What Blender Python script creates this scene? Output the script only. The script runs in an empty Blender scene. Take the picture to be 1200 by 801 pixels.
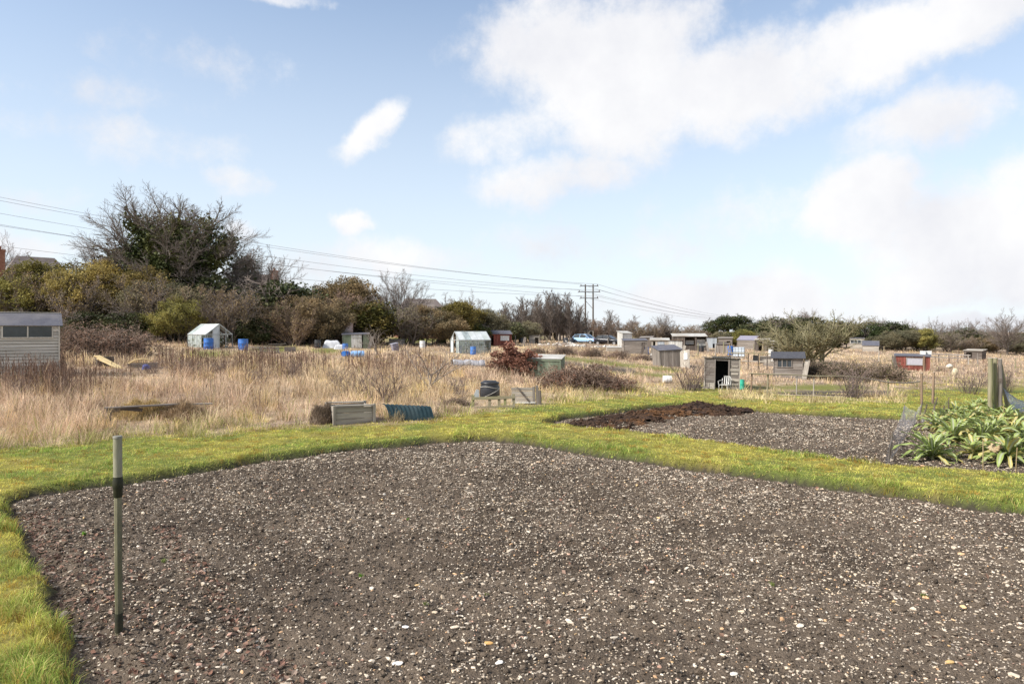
import bpy, math, random
import numpy as np
from mathutils import Vector, Matrix, Quaternion

R = math.radians
SC = bpy.context.scene
COL = SC.collection
EYE = 2.5            # camera height above the soil bed
FPX = 800.0          # focal length in pixels of the 1200 px wide photograph
CX, HY = 600.0, 388.0

# ------------------------------------------------------------------ terrain
_AY = np.array([-400, 16, 40, 60, 100, 150, 300, 3000.0])
_AZ = np.array([0, 0, 0.02, 0.30, 0.90, 1.30, 1.5, 1.5])
_BY = np.array([-400, 16, 30, 60, 100, 150, 3000.0])
_BZ = np.array([0, 0, 1.0, 2.0, 2.7, 3.0, 3.0])

def terrain(x, y):
    x = np.asarray(x, float); y = np.asarray(y, float)
    u = np.clip(x / np.maximum(y, 6.0), -1.3, 1.3)
    return np.interp(y, _AY, _AZ) - np.interp(y, _BY, _BZ) * u

def tz(x, y):
    return float(terrain(x, y))

def place(px, Y, dz=0.0):
    """ground point in the photograph's column px at depth Y"""
    X = (px - CX) / FPX * Y
    return Vector((X, Y, tz(X, Y) + dz))

def face(px):
    """rotation that turns a front (-Y) towards the viewpoint"""
    return -math.atan((px - CX) / FPX)

def mpx(Y):
    return Y / FPX

def proj(x, y, z):
    y = np.maximum(y, 0.05)
    return CX + FPX * x / y, HY - FPX * (z - EYE) / y

def unproj(px, row):
    u = (px - CX) / FPX
    ys = np.geomspace(2.0, 400.0, 6000)
    rr = HY - FPX * (terrain(u * ys, ys) - EYE) / ys
    i = int(np.argmax(rr <= row))
    y = ys[i]
    return (u * y, y)

# ------------------------------------------------------------------ numpy noise
def _hash(ix, iy, seed):
    h = (ix.astype(np.int64) * 374761393 + iy.astype(np.int64) * 668265263 + seed * 1442695041) & 0x7fffffff
    h = ((h ^ (h >> 13)) * 1274126177) & 0x7fffffff
    return ((h ^ (h >> 16)) & 0xffff) / 65535.0

def vnoise(x, y, seed=0):
    x0 = np.floor(x); y0 = np.floor(y)
    fx = x - x0; fy = y - y0
    fx = fx * fx * (3 - 2 * fx); fy = fy * fy * (3 - 2 * fy)
    a = _hash(x0, y0, seed); b = _hash(x0 + 1, y0, seed)
    c = _hash(x0, y0 + 1, seed); d = _hash(x0 + 1, y0 + 1, seed)
    return (a * (1 - fx) + b * fx) * (1 - fy) + (c * (1 - fx) + d * fx) * fy

def fbm(x, y, seed=0, octv=4):
    s = 0.0; a = 0.5; t = 0.0
    for o in range(octv):
        s = s + a * vnoise(x * 2 ** o + 17.3 * o, y * 2 ** o - 9.1 * o, seed + o)
        t += a; a *= 0.5
    return s / t

def smooth(a, b, v):
    t = np.clip((v - a) / (b - a), 0, 1)
    return t * t * (3 - 2 * t)

def poly_sdf(P, x, y):
    """signed distance to polygon P (n,2): negative inside"""
    x = np.asarray(x, float); y = np.asarray(y, float)
    d = np.full(x.shape, 1e9); inside = np.zeros(x.shape, bool)
    n = len(P)
    for i in range(n):
        ax, ay = P[i]; bx, by = P[(i + 1) % n]
        ex, ey = bx - ax, by - ay
        wx, wy = x - ax, y - ay
        t = np.clip((wx * ex + wy * ey) / (ex * ex + ey * ey + 1e-12), 0, 1)
        d = np.minimum(d, (wx - ex * t) ** 2 + (wy - ey * t) ** 2)
        c = ((ay > y) != (by > y))
        with np.errstate(divide='ignore', invalid='ignore'):
            xx = ex * (y - ay) / (ey if abs(ey) > 1e-12 else 1e-12) + ax
        inside ^= c & (x < xx)
    d = np.sqrt(d)
    return np.where(inside, -d, d)

# ------------------------------------------------------------------ objects
def link(o):
    COL.objects.link(o); return o

def tag(o, label=None, cat=None, group=None, kind=None):
    if label: o['label'] = label
    if cat: o['category'] = cat
    if group: o['group'] = group
    if kind: o['kind'] = kind
    return o

def empty(name, loc, rz=0.0, label=None, cat=None, group=None):
    o = bpy.data.objects.new(name, None)
    o.empty_display_size = 0.2
    o.location = loc; o.rotation_euler = (0, 0, rz)
    link(o)
    return tag(o, label, cat, group)

def copy_tree(root, loc, rz=None, scale=None):
    r = root.copy(); COL.objects.link(r); r.location = loc
    if rz is not None: r.rotation_euler = (0, 0, rz)
    if scale is not None: r.scale = scale if hasattr(scale, '__len__') else (scale,) * 3
    for ch in list(root.children):
        c = ch.copy(); COL.objects.link(c); c.parent = r
        for g in ch.children:
            d = g.copy(); COL.objects.link(d); d.parent = c
    return r

def np_mesh(name, V, F, mat=None, col=None, smooth_shade=False):
    """fast mesh from arrays: V (n,3), F (m,k)"""
    V = np.ascontiguousarray(V, np.float32); F = np.ascontiguousarray(F, np.int32)
    me = bpy.data.meshes.new(name)
    m, k = F.shape
    me.vertices.add(len(V)); me.vertices.foreach_set('co', V.ravel())
    me.loops.add(m * k); me.loops.foreach_set('vertex_index', F.ravel())
    me.polygons.add(m)
    me.polygons.foreach_set('loop_start', np.arange(0, m * k, k, dtype=np.int32))
    me.update(calc_edges=True)
    me.polygons.foreach_set('use_smooth', np.full(m, bool(smooth_shade)))
    if col is not None:
        c = np.ones((len(V), 4), np.float32); c[:, :col.shape[1]] = col
        a = me.attributes.new('col', 'FLOAT_COLOR', 'POINT')
        a.data.foreach_set('color', c.ravel())
    if mat: me.materials.append(mat)
    return me

def np_obj(name, V, F, mat=None, col=None, parent=None, smooth_shade=False):
    o = bpy.data.objects.new(name, np_mesh(name, V, F, mat, col, smooth_shade))
    link(o)
    if parent: o.parent = parent
    return o

class MB:
    """collects solid shapes; build() links them as ONE mesh"""
    def __init__(s): s.v = []; s.f = []; s.sm = []
    def add(s, v, f, sm=False):
        b = len(s.v)
        s.v += [tuple(p) for p in v]
        s.f += [tuple(i + b for i in q) for q in f]
        s.sm += [sm] * len(f)
        return s
    def box(s, c, d, rot=None):
        hx, hy, hz = d[0] / 2, d[1] / 2, d[2] / 2
        P = [Vector((x, y, z)) for x in (-hx, hx) for y in (-hy, hy) for z in (-hz, hz)]
        if rot is not None: P = [rot @ p for p in P]
        c = Vector(c)
        return s.add([p + c for p in P], [(0, 1, 3, 2), (4, 6, 7, 5), (0, 4, 5, 1), (2, 3, 7, 6), (0, 2, 6, 4), (1, 5, 7, 3)])
    def bar(s, a, b, w, t, up=(0, 0, 1)):
        """rectangular bar from a to b: width w along 'side', thickness t along 'up'"""
        a = Vector(a); b = Vector(b); d = (b - a)
        L = d.length; d.normalize(); up = Vector(up)
        sd = d.cross(up)
        if sd.length < 1e-4: sd = d.cross(Vector((1, 0, 0)))
        sd.normalize(); up2 = sd.cross(d)
        P = []
        for p in (a, b):
            for i, j in ((-1, -1), (1, -1), (1, 1), (-1, 1)):
                P.append(p + sd * (w / 2 * i) + up2 * (t / 2 * j))
        return s.add(P, [(0, 1, 2, 3), (7, 6, 5, 4), (0, 4, 5, 1), (1, 5, 6, 2), (2, 6, 7, 3), (3, 7, 4, 0)])
    def tube(s, pts, radii, n=8, caps=True):
        pts = [Vector(p) for p in pts]
        if not hasattr(radii, '__len__'): radii = [radii] * len(pts)
        rings = []
        for i, p in enumerate(pts):
            d = (pts[min(i + 1, len(pts) - 1)] - pts[max(i - 1, 0)]).normalized()
            ref = Vector((0, 0, 1)) if abs(d.z) < 0.9 else Vector((1, 0, 0))
            a = d.cross(ref).normalized(); b = d.cross(a)
            rings.append([p + (a * math.cos(2 * math.pi * k / n) + b * math.sin(2 * math.pi * k / n)) * radii[i] for k in range(n)])
        v = [q for r in rings for q in r]; f = []
        for i in range(len(pts) - 1):
            for k in range(n):
                k2 = (k + 1) % n
                f.append((i * n + k, (i + 1) * n + k, (i + 1) * n + k2, i * n + k2))
        s.add(v, f, True)
        if caps:
            s.add(rings[0], [tuple(range(n))]); s.add(rings[-1], [tuple(reversed(range(n)))])
        return s
    def lathe(s, prof, n=20, c=(0, 0, 0)):
        v = []; f = []
        for r, z in prof:
            for k in range(n):
                a = 2 * math.pi * k / n
                v.append((c[0] + r * math.cos(a), c[1] + r * math.sin(a), c[2] + z))
        for i in range(len(prof) - 1):
            for k in range(n):
                k2 = (k + 1) % n
                f.append((i * n + k, i * n + k2, (i + 1) * n + k2, (i + 1) * n + k))
        s.add(v, f, True)
        m = len(prof) - 1
        if prof[0][0] > 1e-4: s.add(v[:n], [tuple(reversed(range(n)))])
        if prof[-1][0] > 1e-4: s.add(v[m * n:], [tuple(range(n))])
        return s
    def prism(s, poly, a0, a1, axis='y'):
        """polygon in the plane across 'axis', extruded from a0 to a1"""
        n = len(poly)
        def pt(p, a):
            return (p[0], a, p[1]) if axis == 'y' else ((a, p[0], p[1]) if axis == 'x' else (p[0], p[1], a))
        v = [pt(p, a0) for p in poly] + [pt(p, a1) for p in poly]
        f = [tuple(range(n)), tuple(reversed(range(n, 2 * n)))]
        for i in range(n):
            j = (i + 1) % n
            f.append((i, i + n, j + n, j))
        return s.add(v, f)
    def build(s, name, mat=None, parent=None, loc=None, bevel=0.0):
        me = bpy.data.meshes.new(name)
        me.from_pydata(s.v, [], s.f)
        me.polygons.foreach_set('use_smooth', s.sm)
        import bmesh
        bm = bmesh.new(); bm.from_mesh(me)
        bmesh.ops.recalc_face_normals(bm, faces=bm.faces)
        bm.to_mesh(me); bm.free()
        me.update()
        if mat: me.materials.append(mat)
        o = bpy.data.objects.new(name, me); link(o)
        if parent: o.parent = parent
        if loc is not None: o.location = loc
        if bevel > 0:
            m = o.modifiers.new('bevel', 'BEVEL'); m.width = bevel; m.segments = 2; m.limit_method = 'ANGLE'
        return o

# ------------------------------------------------------------------ materials
def srgb(r, g, b):
    f = lambda c: (c / 255 / 12.92) if c / 255 <= 0.04045 else ((c / 255 + 0.055) / 1.055) ** 2.4
    return (f(r), f(g), f(b))

def new_mat(name):
    m = bpy.data.materials.new(name); m.use_nodes = True
    nt = m.node_tree
    return m, nt, nt.nodes, nt.links, nt.nodes['Principled BSDF']

_MATS = {}
def mat(name, c1, c2=None, c3=None, scale=6.0, stretch=(1, 1, 1), rough=0.8, bump=0.0, bscale=None, metal=0.0, spec=0.25, detail=6.0, lo=0.35, hi=0.65, island=0.0):
    """noise-mixed surface in the object's own coordinates"""
    if name in _MATS: return _MATS[name]
    m, nt, N, L, P = new_mat(name)
    P.inputs['Roughness'].default_value = rough
    P.inputs['Metallic'].default_value = metal
    P.inputs['Specular IOR Level'].default_value = spec
    tc = N.new('ShaderNodeTexCoord'); mp = N.new('ShaderNodeMapping')
    mp.inputs['Scale'].default_value = stretch
    oi = N.new('ShaderNodeObjectInfo')
    L.new(tc.outputs['Object'], mp.inputs['Vector'])
    cm = N.new('ShaderNodeCombineXYZ')
    sc = N.new('ShaderNodeMath'); sc.operation = 'MULTIPLY'; sc.inputs[1].default_value = 37.0
    L.new(oi.outputs['Random'], sc.inputs[0])
    for k in range(3): L.new(sc.outputs[0], cm.inputs[k])
    L.new(cm.outputs[0], mp.inputs['Location'])
    nz = N.new('ShaderNodeTexNoise'); nz.inputs['Scale'].default_value = scale; nz.inputs['Detail'].default_value = detail
    nz.inputs['Roughness'].default_value = 0.65
    L.new(mp.outputs[0], nz.inputs['Vector'])
    if c2 is None: c2 = tuple(c * 0.75 for c in c1)
    rp = N.new('ShaderNodeValToRGB')
    rp.color_ramp.elements[0].position = lo; rp.color_ramp.elements[0].color = (*c1, 1)
    rp.color_ramp.elements[1].position = hi; rp.color_ramp.elements[1].color = (*c2, 1)
    L.new(nz.outputs['Fac'], rp.inputs['Fac'])
    out = rp.outputs['Color']
    if c3 is not None:
        n3 = N.new('ShaderNodeTexNoise'); n3.inputs['Scale'].default_value = scale * 0.23; n3.inputs['Detail'].default_value = 5
        L.new(mp.outputs[0], n3.inputs['Vector'])
        r3 = N.new('ShaderNodeMapRange'); r3.inputs[1].default_value = 0.5; r3.inputs[2].default_value = 0.68
        L.new(n3.outputs['Fac'], r3.inputs[0])
        mx = N.new('ShaderNodeMix'); mx.data_type = 'RGBA'
        L.new(r3.outputs[0], mx.inputs[0]); L.new(out, mx.inputs[6]); mx.inputs[7].default_value = (*c3, 1)
        out = mx.outputs[2]
    if island > 0:
        ge = N.new('ShaderNodeNewGeometry'); mr = N.new('ShaderNodeMapRange')
        mr.inputs[3].default_value = 1 - island; mr.inputs[4].default_value = 1 + island
        L.new(ge.outputs['Random Per Island'], mr.inputs[0])
        mi = N.new('ShaderNodeMix'); mi.data_type = 'RGBA'; mi.blend_type = 'MULTIPLY'; mi.inputs[0].default_value = 1
        L.new(out, mi.inputs[6]); L.new(mr.outputs[0], mi.inputs[7]); out = mi.outputs[2]
    L.new(out, P.inputs['Base Color'])
    if bump > 0:
        bn = N.new('ShaderNodeTexNoise'); bn.inputs['Scale'].default_value = bscale or scale * 3; bn.inputs['Detail'].default_value = 6
        L.new(mp.outputs[0], bn.inputs['Vector'])
        b = N.new('ShaderNodeBump'); b.inputs['Strength'].default_value = bump; b.inputs['Distance'].default_value = 0.02
        L.new(bn.outputs['Fac'], b.inputs['Height']); L.new(b.outputs[0], P.inputs['Normal'])
    _MATS[name] = m
    return m

def leafmat(name, trans=0.35, rough=0.6, use_obj=True):
    """foliage: object colour x per-leaf colour, light passes through"""
    m, nt, N, L, P = new_mat(name)
    at = N.new('ShaderNodeAttribute'); at.attribute_name = 'col'
    src = at.outputs['Color']
    if use_obj:
        oi = N.new('ShaderNodeObjectInfo')
        mx = N.new('ShaderNodeMix'); mx.data_type = 'RGBA'; mx.blend_type = 'MULTIPLY'; mx.inputs[0].default_value = 1
        L.new(oi.outputs['Color'], mx.inputs[6]); L.new(src, mx.inputs[7]); src = mx.outputs[2]
    d = N.new('ShaderNodeBsdfPrincipled'); d.inputs['Roughness'].default_value = rough; d.inputs['Specular IOR Level'].default_value = 0.15
    t = N.new('ShaderNodeBsdfTranslucent')
    L.new(src, d.inputs['Base Color']); L.new(src, t.inputs['Color'])
    ms = N.new('ShaderNodeMixShader'); ms.inputs[0].default_value = trans
    L.new(d.outputs[0], ms.inputs[1]); L.new(t.outputs[0], ms.inputs[2])
    L.new(ms.outputs[0], N['Material Output'].inputs['Surface'])
    return m

def attrmat(name, rough=0.9, spec=0.2, bump=0.0, bscale=40.0, noise_amt=0.0, nscale=60.0):
    m, nt, N, L, P = new_mat(name)
    at = N.new('ShaderNodeAttribute'); at.attribute_name = 'col'
    src = at.outputs['Color']
    tc = N.new('ShaderNodeTexCoord')
    if noise_amt > 0:
        nz = N.new('ShaderNodeTexNoise'); nz.inputs['Scale'].default_value = nscale; nz.inputs['Detail'].default_value = 8; nz.inputs['Roughness'].default_value = 0.7
        L.new(tc.outputs['Object'], nz.inputs['Vector'])
        mr = N.new('ShaderNodeMapRange'); mr.inputs[1].default_value = 0.3; mr.inputs[2].default_value = 0.7
        mr.inputs[3].default_value = 1 - noise_amt; mr.inputs[4].default_value = 1 + noise_amt
        L.new(nz.outputs['Fac'], mr.inputs[0])
        mx = N.new('ShaderNodeMix'); mx.data_type = 'RGBA'; mx.blend_type = 'MULTIPLY'; mx.inputs[0].default_value = 1
        L.new(src, mx.inputs[6]); L.new(mr.outputs[0], mx.inputs[7]); src = mx.outputs[2]
    L.new(src, P.inputs['Base Color'])
    P.inputs['Roughness'].default_value = rough; P.inputs['Specular IOR Level'].default_value = spec
    if bump > 0:
        bn = N.new('ShaderNodeTexNoise'); bn.inputs['Scale'].default_value = bscale; bn.inputs['Detail'].default_value = 8
        L.new(tc.outputs['Object'], bn.inputs['Vector'])
        b = N.new('ShaderNodeBump'); b.inputs['Strength'].default_value = bump; b.inputs['Distance'].default_value = 0.03
        L.new(bn.outputs['Fac'], b.inputs['Height']); L.new(b.outputs[0], P.inputs['Normal'])
    return m

def glassmat(name, tint, opac=0.35, rough=0.08):
    m, nt, N, L, P = new_mat(name)
    g = N.new('ShaderNodeBsdfGlossy'); g.inputs['Roughness'].default_value = rough; g.inputs['Color'].default_value = (0.9, 0.95, 1, 1)
    d = N.new('ShaderNodeBsdfDiffuse'); d.inputs['Color'].default_value = (*tint, 1)
    t = N.new('ShaderNodeBsdfTransparent')
    a = N.new('ShaderNodeMixShader'); a.inputs[0].default_value = 0.25
    L.new(d.outputs[0], a.inputs[1]); L.new(g.outputs[0], a.inputs[2])
    tc = N.new('ShaderNodeTexCoord'); nz = N.new('ShaderNodeTexNoise'); nz.inputs['Scale'].default_value = 2.5
    L.new(tc.outputs['Object'], nz.inputs['Vector'])
    mr = N.new('ShaderNodeMapRange'); mr.inputs[1].default_value = 0.3; mr.inputs[2].default_value = 0.7
    mr.inputs[3].default_value = max(0, opac - 0.2); mr.inputs[4].default_value = min(1, opac + 0.2)
    L.new(nz.outputs['Fac'], mr.inputs[0])
    b = N.new('ShaderNodeMixShader')
    L.new(mr.outputs[0], b.inputs[0]); L.new(t.outputs[0], b.inputs[1]); L.new(a.outputs[0], b.inputs[2])
    L.new(b.outputs[0], N['Material Output'].inputs['Surface'])
    return m
# ------------------------------------------------------------------ zones of the ground (outlines surveyed from the photograph)
def up(pts): return [unproj(*p) for p in pts]
BED1 = np.array(up([(10, 590), (40, 581), (150, 567), (300, 543), (420, 527), (515, 519), (575, 516), (622, 522), (700, 535), (800, 549), (900, 563), (1000, 576), (1100, 590), (1200, 604)])
                + [(9.6, 7.2), (13.5, 4.0), (9.0, -2.0), (1.5, -1.5), (-1.2, 2.6)] + up([(98, 801), (66, 720), (36, 650)]))
BED2 = np.array(up([(638, 499), (662, 491), (705, 487), (760, 479), (830, 475), (893, 484), (960, 488), (1060, 493), (1130, 496), (1260, 500), (1330, 530), (1290, 572), (1200, 563), (1130, 557), (1040, 552), (950, 540), (860, 526), (760, 513), (690, 506)]))
LAWN_PX = np.array([-900, -200, 0, 80, 150, 260, 370, 440, 510, 550, 630, 690, 745, 800, 850, 880, 960, 1040, 1065, 1130, 1200, 1400, 2500.0])
LAWN_RW = np.array([590, 545, 530, 524, 515, 510, 501, 500, 495, 486, 479, 473, 467, 463, 460, 464, 469, 470, 461, 456, 454, 452, 450.0])

def lawn_depth(x, y):
    """how many photograph rows a ground point lies below the edge of the mown grass"""
    px, row = proj(x, y, terrain(x, y))
    return np.where(np.asarray(y) < 3.0, 300.0, row - np.interp(px, LAWN_PX, LAWN_RW) - 4 * (px < 600))

def bed_sdf(x, y):
    return np.minimum(poly_sdf(BED1, x, y), poly_sdf(BED2, x, y))

def pell(px, row, cx, cy, rx, ry):
    return np.exp(-np.maximum(((px - cx) / rx) ** 2 + ((row - cy) / ry) ** 2, 0) ** 2)

def far_green(px, row):
    """short green grass further back among the plots"""
    g = 0.0
    l = 421 + (px - 655) * 0.115
    g = np.maximum(g, ((px > 650) & (px < 800)) * np.exp(-((row - l) / 2.6) ** 2))
    g = np.maximum(g, ((px > 690) & (px < 790)) * np.exp(-((row - (438 + (px - 690) * 0.05)) / 2.5) ** 2))
    for c in ((485, 399, 40, 5), (557, 404, 16, 7), (322, 411, 26, 4), (382, 413, 18, 4), (245, 417, 26, 5), (620, 396, 20, 3), (560, 392, 20, 4), (850, 458, 45, 5), (1100, 466, 70, 7), (960, 457, 60, 4), (735, 400, 16, 5)):
        g = np.maximum(g, pell(px, row, *c))
    return g

def far_soil(px, row):
    l = 427.5 + (px - 655) * 0.115
    s = ((px > 655) & (px < 745)) * np.exp(-((row - l) / 3.4) ** 2)
    s = np.maximum(s, pell(px, row, 1000, 463.5, 110, 3.0) * (px > 880))
    s = np.maximum(s, pell(px, row, 1075, 466, 28, 2.2))
    return s

CLEAR = []          # (x, y, radius, tallest grass) round the things that stand in the field
def clear(px, Y, r, h=0.15, toward=0.0):
    p = place(px, Y)
    CLEAR.append((p.x, p.y, r, h))
    if toward > 0:
        d = Vector((-p.x, -p.y)).normalized()
        k = 1
        while k * r * 0.8 < toward:
            CLEAR.append((p.x + d.x * k * r * 0.8, p.y + d.y * k * r * 0.8, r * 0.9, h)); k += 1

def clear_cap(x, y):
    cap = np.full(np.shape(x), 9.0)
    for cx, cy, r, h in CLEAR:
        d = np.sqrt((x - cx) ** 2 + (y - cy) ** 2)
        cap = np.minimum(cap, h + np.maximum(d - r, 0) * 0.9)
    return cap

def ground_z(x, y):
    x = np.asarray(x, float); y = np.asarray(y, float)
    s = bed_sdf(x, y)
    e = 0.09 * (fbm(x * 3.1, y * 3.1, 5) - 0.5) * 2 + 0.08 * (fbm(x * 0.9, y * 0.9, 6) - 0.5) * 2
    z = terrain(x, y) - 0.06 + (0.06 + 0.135) * smooth(-0.02, 0.15, s + e)
    z = z + 0.035 * (fbm(x * 2.3, y * 2.3, 9) - 0.5) * smooth(0.0, 0.4, s)
    z = z + 0.10 * (fbm(x * 0.5, y * 0.5, 11) - 0.5) * smooth(14, 22, y) * smooth(0.0, 0.8, s)
    return z

def make_ground():
    def axis(lo, hi, st, far):
        a = list(np.arange(lo, hi + 1e-6, st)); d = st
        while a[-1] < far: d *= 1.12; a.append(a[-1] + d)
        d = st; b = []; x = lo
        while x > -far: d *= 1.12; x -= d; b.append(x)
        return np.array(b[::-1] + a)
    xs = axis(-17, 17, 0.11, 2200); ys = axis(3, 30, 0.11, 2200)
    X, Y = np.meshgrid(xs, ys)
    x, y = X.ravel(), Y.ravel()
    z = ground_z(x, y)
    V = np.stack([x, y, z], 1)
    nx, ny = len(xs), len(ys)
    i = np.arange(ny - 1)[:, None] * nx + np.arange(nx - 1)[None, :]
    F = np.stack([i, i + 1, i + 1 + nx, i + nx], -1).reshape(-1, 4)
    px, row = proj(x, y, terrain(x, y))
    lw = smooth(-2.5, 3.5, lawn_depth(x, y) + 5 * (fbm(x * 1.2, y * 1.2, 21) - 0.5))
    n1 = fbm(x * 0.9, y * 0.9, 3)[:, None]; n2 = fbm(x * 4, y * 4, 4)[:, None]; n3 = fbm(x * 0.25, y * 0.25, 8)[:, None]
    moss = np.array([0.19, 0.175, 0.038]); green = np.array([0.115, 0.14, 0.028]); brownish = np.array([0.20, 0.155, 0.05])
    lawn = moss + (green - moss) * smooth(0.42, 0.62, n1) + (brownish - moss) * smooth(0.55, 0.75, n2) * 0.6
    straw = np.array([0.40, 0.30, 0.195]); dry2 = np.array([0.29, 0.21, 0.145]); dark = np.array([0.13, 0.095, 0.065])
    dry = straw + (dry2 - straw) * smooth(0.4, 0.62, n3) + (dark - straw) * smooth(0.5, 0.75, n2) * 0.5
    c = dry * (1 - lw[:, None]) + lawn * lw[:, None]
    front = (y > 14)
    g = np.clip(far_green(px, row) * front, 0, 1)[:, None]; s = np.clip(far_soil(px, row) * front, 0, 1)[:, None]
    c = c * (1 - g) + np.array([0.15, 0.15, 0.035]) * g
    c = c * (1 - s) + np.array([0.055, 0.045, 0.038]) * s
    sd = bed_sdf(x, y)
    soil = (1 - smooth(0.04, 0.15, sd + 0.09 * (fbm(x * 3.1, y * 3.1, 5) - 0.5) * 2 + 0.08 * (fbm(x * 0.9, y * 0.9, 6) - 0.5) * 2))[:, None]
    c = c * (1 - soil) + np.array([0.042, 0.034, 0.027]) * soil
    o = np_obj('ground', V, F, attrmat('ground_surface', rough=0.95, bump=0.6, bscale=25, noise_amt=0.35, nscale=18), c, smooth_shade=True)
    tag(o, kind='structure')

# ------------------------------------------------------------------ dug soil
def soil_z(x, y, seed, edge):
    n = 0.040 * (fbm(x * 1.6, y * 1.6, seed, 3) - 0.5) + 0.065 * (fbm(x * 5, y * 5, seed + 7, 3) - 0.5) + 0.060 * (fbm(x * 15, y * 15, seed + 13, 3) - 0.5)
    # shallow rows left by the rake, along the left edge of the bed
    r = (x * 0.763 + y * 0.646)
    n = n + 0.008 * np.sin(r * 2 * math.pi / 0.55 + 2 * fbm(x * 0.7, y * 0.7, 3)) * fbm(x * 0.6, y * 0.6, 15)
    n = n - 0.05 * (1 - smooth(0.05, 0.4, -edge))
    return terrain(x, y) + n + 0.035

def in_view(x, y, m=1.15, add=0.6):
    return (np.abs(x) < 0.75 * m * np.maximum(y, 0) + add)

def make_soil(name, P, step, ymin, seed):
    x0, y0 = P.min(0) - 0.3; x1, y1 = P.max(0) + 0.3
    y0 = max(y0, ymin); x0 = max(x0, -20); x1 = min(x1, 22)
    xs = np.arange(x0, x1, step); ys = np.arange(y0, y1, step)
    X, Y = np.meshgrid(xs, ys); x = X.ravel(); y = Y.ravel()
    s = poly_sdf(P, x, y)
    keep = (s < 0.16) & in_view(x, y, 1.25, 2.5)
    z = soil_z(x, y, seed, s)
    z = np.where(s > 0.05, z - (s - 0.05) * 1.2, z)
    nx, ny = len(xs), len(ys)
    i = (np.arange(ny - 1)[:, None] * nx + np.arange(nx - 1)[None, :]).ravel()
    F = np.stack([i, i + 1, i + 1 + nx, i + nx], -1)
    F = F[keep[F].all(1)]
    used = np.unique(F); rm = np.full(len(x), -1); rm[used] = np.arange(len(used))
    F = rm[F]
    x, y, z = x[used], y[used], z[used]
    a = fbm(x * 0.8, y * 0.8, 31)[:, None]; b = fbm(x * 9, y * 9, 33)[:, None]
    c = np.array([0.136, 0.105, 0.078]) + (np.array([0.076, 0.058, 0.043]) - np.array([0.136, 0.105, 0.078])) * smooth(0.35, 0.65, 0.6 * a + 0.4 * b)
    o = np_obj(name, np.stack([x, y, z], 1), F, attrmat('dug_soil', rough=0.95, spec=0.12, bump=1.0, bscale=55, noise_amt=0.45, nscale=70), c, smooth_shade=True)
    return tag(o, kind='structure')

def ico():
    t = (1 + 5 ** .5) / 2
    v = np.array([(-1, t, 0), (1, t, 0), (-1, -t, 0), (1, -t, 0), (0, -1, t), (0, 1, t), (0, -1, -t), (0, 1, -t), (t, 0, -1), (t, 0, 1), (-t, 0, -1), (-t, 0, 1)], float)
    f = np.array([(0, 11, 5), (0, 5, 1), (0, 1, 7), (0, 7, 10), (0, 10, 11), (1, 5, 9), (5, 11, 4), (11, 10, 2), (10, 7, 6), (7, 1, 8), (3, 9, 4), (3, 4, 2), (3, 2, 6), (3, 6, 8), (3, 8, 9), (4, 9, 5), (2, 4, 11), (6, 2, 10), (8, 6, 7), (9, 8, 1)])
    return v / np.linalg.norm(v[0]), f

def scatter_lumps(name, pts, size, flat, color, rng, matr, jitter=0.3, sink=0.25):
    """faceted lumps, one small solid per point, as one mesh"""
    v0, f0 = ico(); n = len(pts)
    V = v0[None] * (1 + rng.uniform(-jitter, jitter, (n, 12, 1)))
    st = np.stack([rng.uniform(0.8, 1.8, n), rng.uniform(0.5, 1.0, n), flat], 1)
    V = V * st[:, None, :]
    # tilt and spin
    az = rng.uniform(0, 2 * np.pi, n); ti = rng.normal(0, 0.45, n)
    ca, sa, ct, s_ = np.cos(az), np.sin(az), np.cos(ti), np.sin(ti)
    x, y, z = V[..., 0], V[..., 1], V[..., 2]
    y2 = y * ct[:, None] - z * s_[:, None]; z2 = y * s_[:, None] + z * ct[:, None]
    x3 = x * ca[:, None] - y2 * sa[:, None]; y3 = x * sa[:, None] + y2 * ca[:, None]
    V = np.stack([x3, y3, z2], -1) * size[:, None, None]
    P = pts.copy(); P[:, 2] += size * flat * (1 - 2 * sink)
    V = (V + P[:, None, :]).reshape(-1, 3)
    F = (f0[None] + (np.arange(n) * 12)[:, None, None]).reshape(-1, 3)
    return np_obj(name, V, F, matr, np.repeat(color, 12, 0))

def pts_in(P, dens, y0, y1, rng, seed, inset=0.05):
    x0 = max(P[:, 0].min(), -0.9 * y1 - 2); x1 = min(P[:, 0].max(), 0.9 * y1 + 2)
    n = int((x1 - x0) * (y1 - y0) * dens)
    x = rng.uniform(x0, x1, n); y = rng.uniform(y0, y1, n)
    k = in_view(x, y, 1.12, 1.8); x, y = x[k], y[k]
    s = poly_sdf(P, x, y); k = s < -inset
    x, y, s = x[k], y[k], s[k]
    return np.stack([x, y, soil_z(x, y, seed, s)], 1)

def stone_cols(n, rng):
    pal = np.array([(.47, .41, .34), (.39, .34, .28), (.56, .51, .44), (.33, .29, .245), (.46, .38, .29), (.27, .23, .19), (.50, .44, .37), (.46, .30, .18), (.42, .27, .21), (.52, .37, .20), (.20, .18, .17)])
    w = np.array([.18, .17, .10, .15, .12, .10, .09, .03, .03, .01, .02]); w /= w.sum()
    c = pal[rng.choice(len(pal), n, p=w)]
    return c * rng.uniform(0.8, 1.42, (n, 1)) * np.array([1.04, 1.0, .93])

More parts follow.
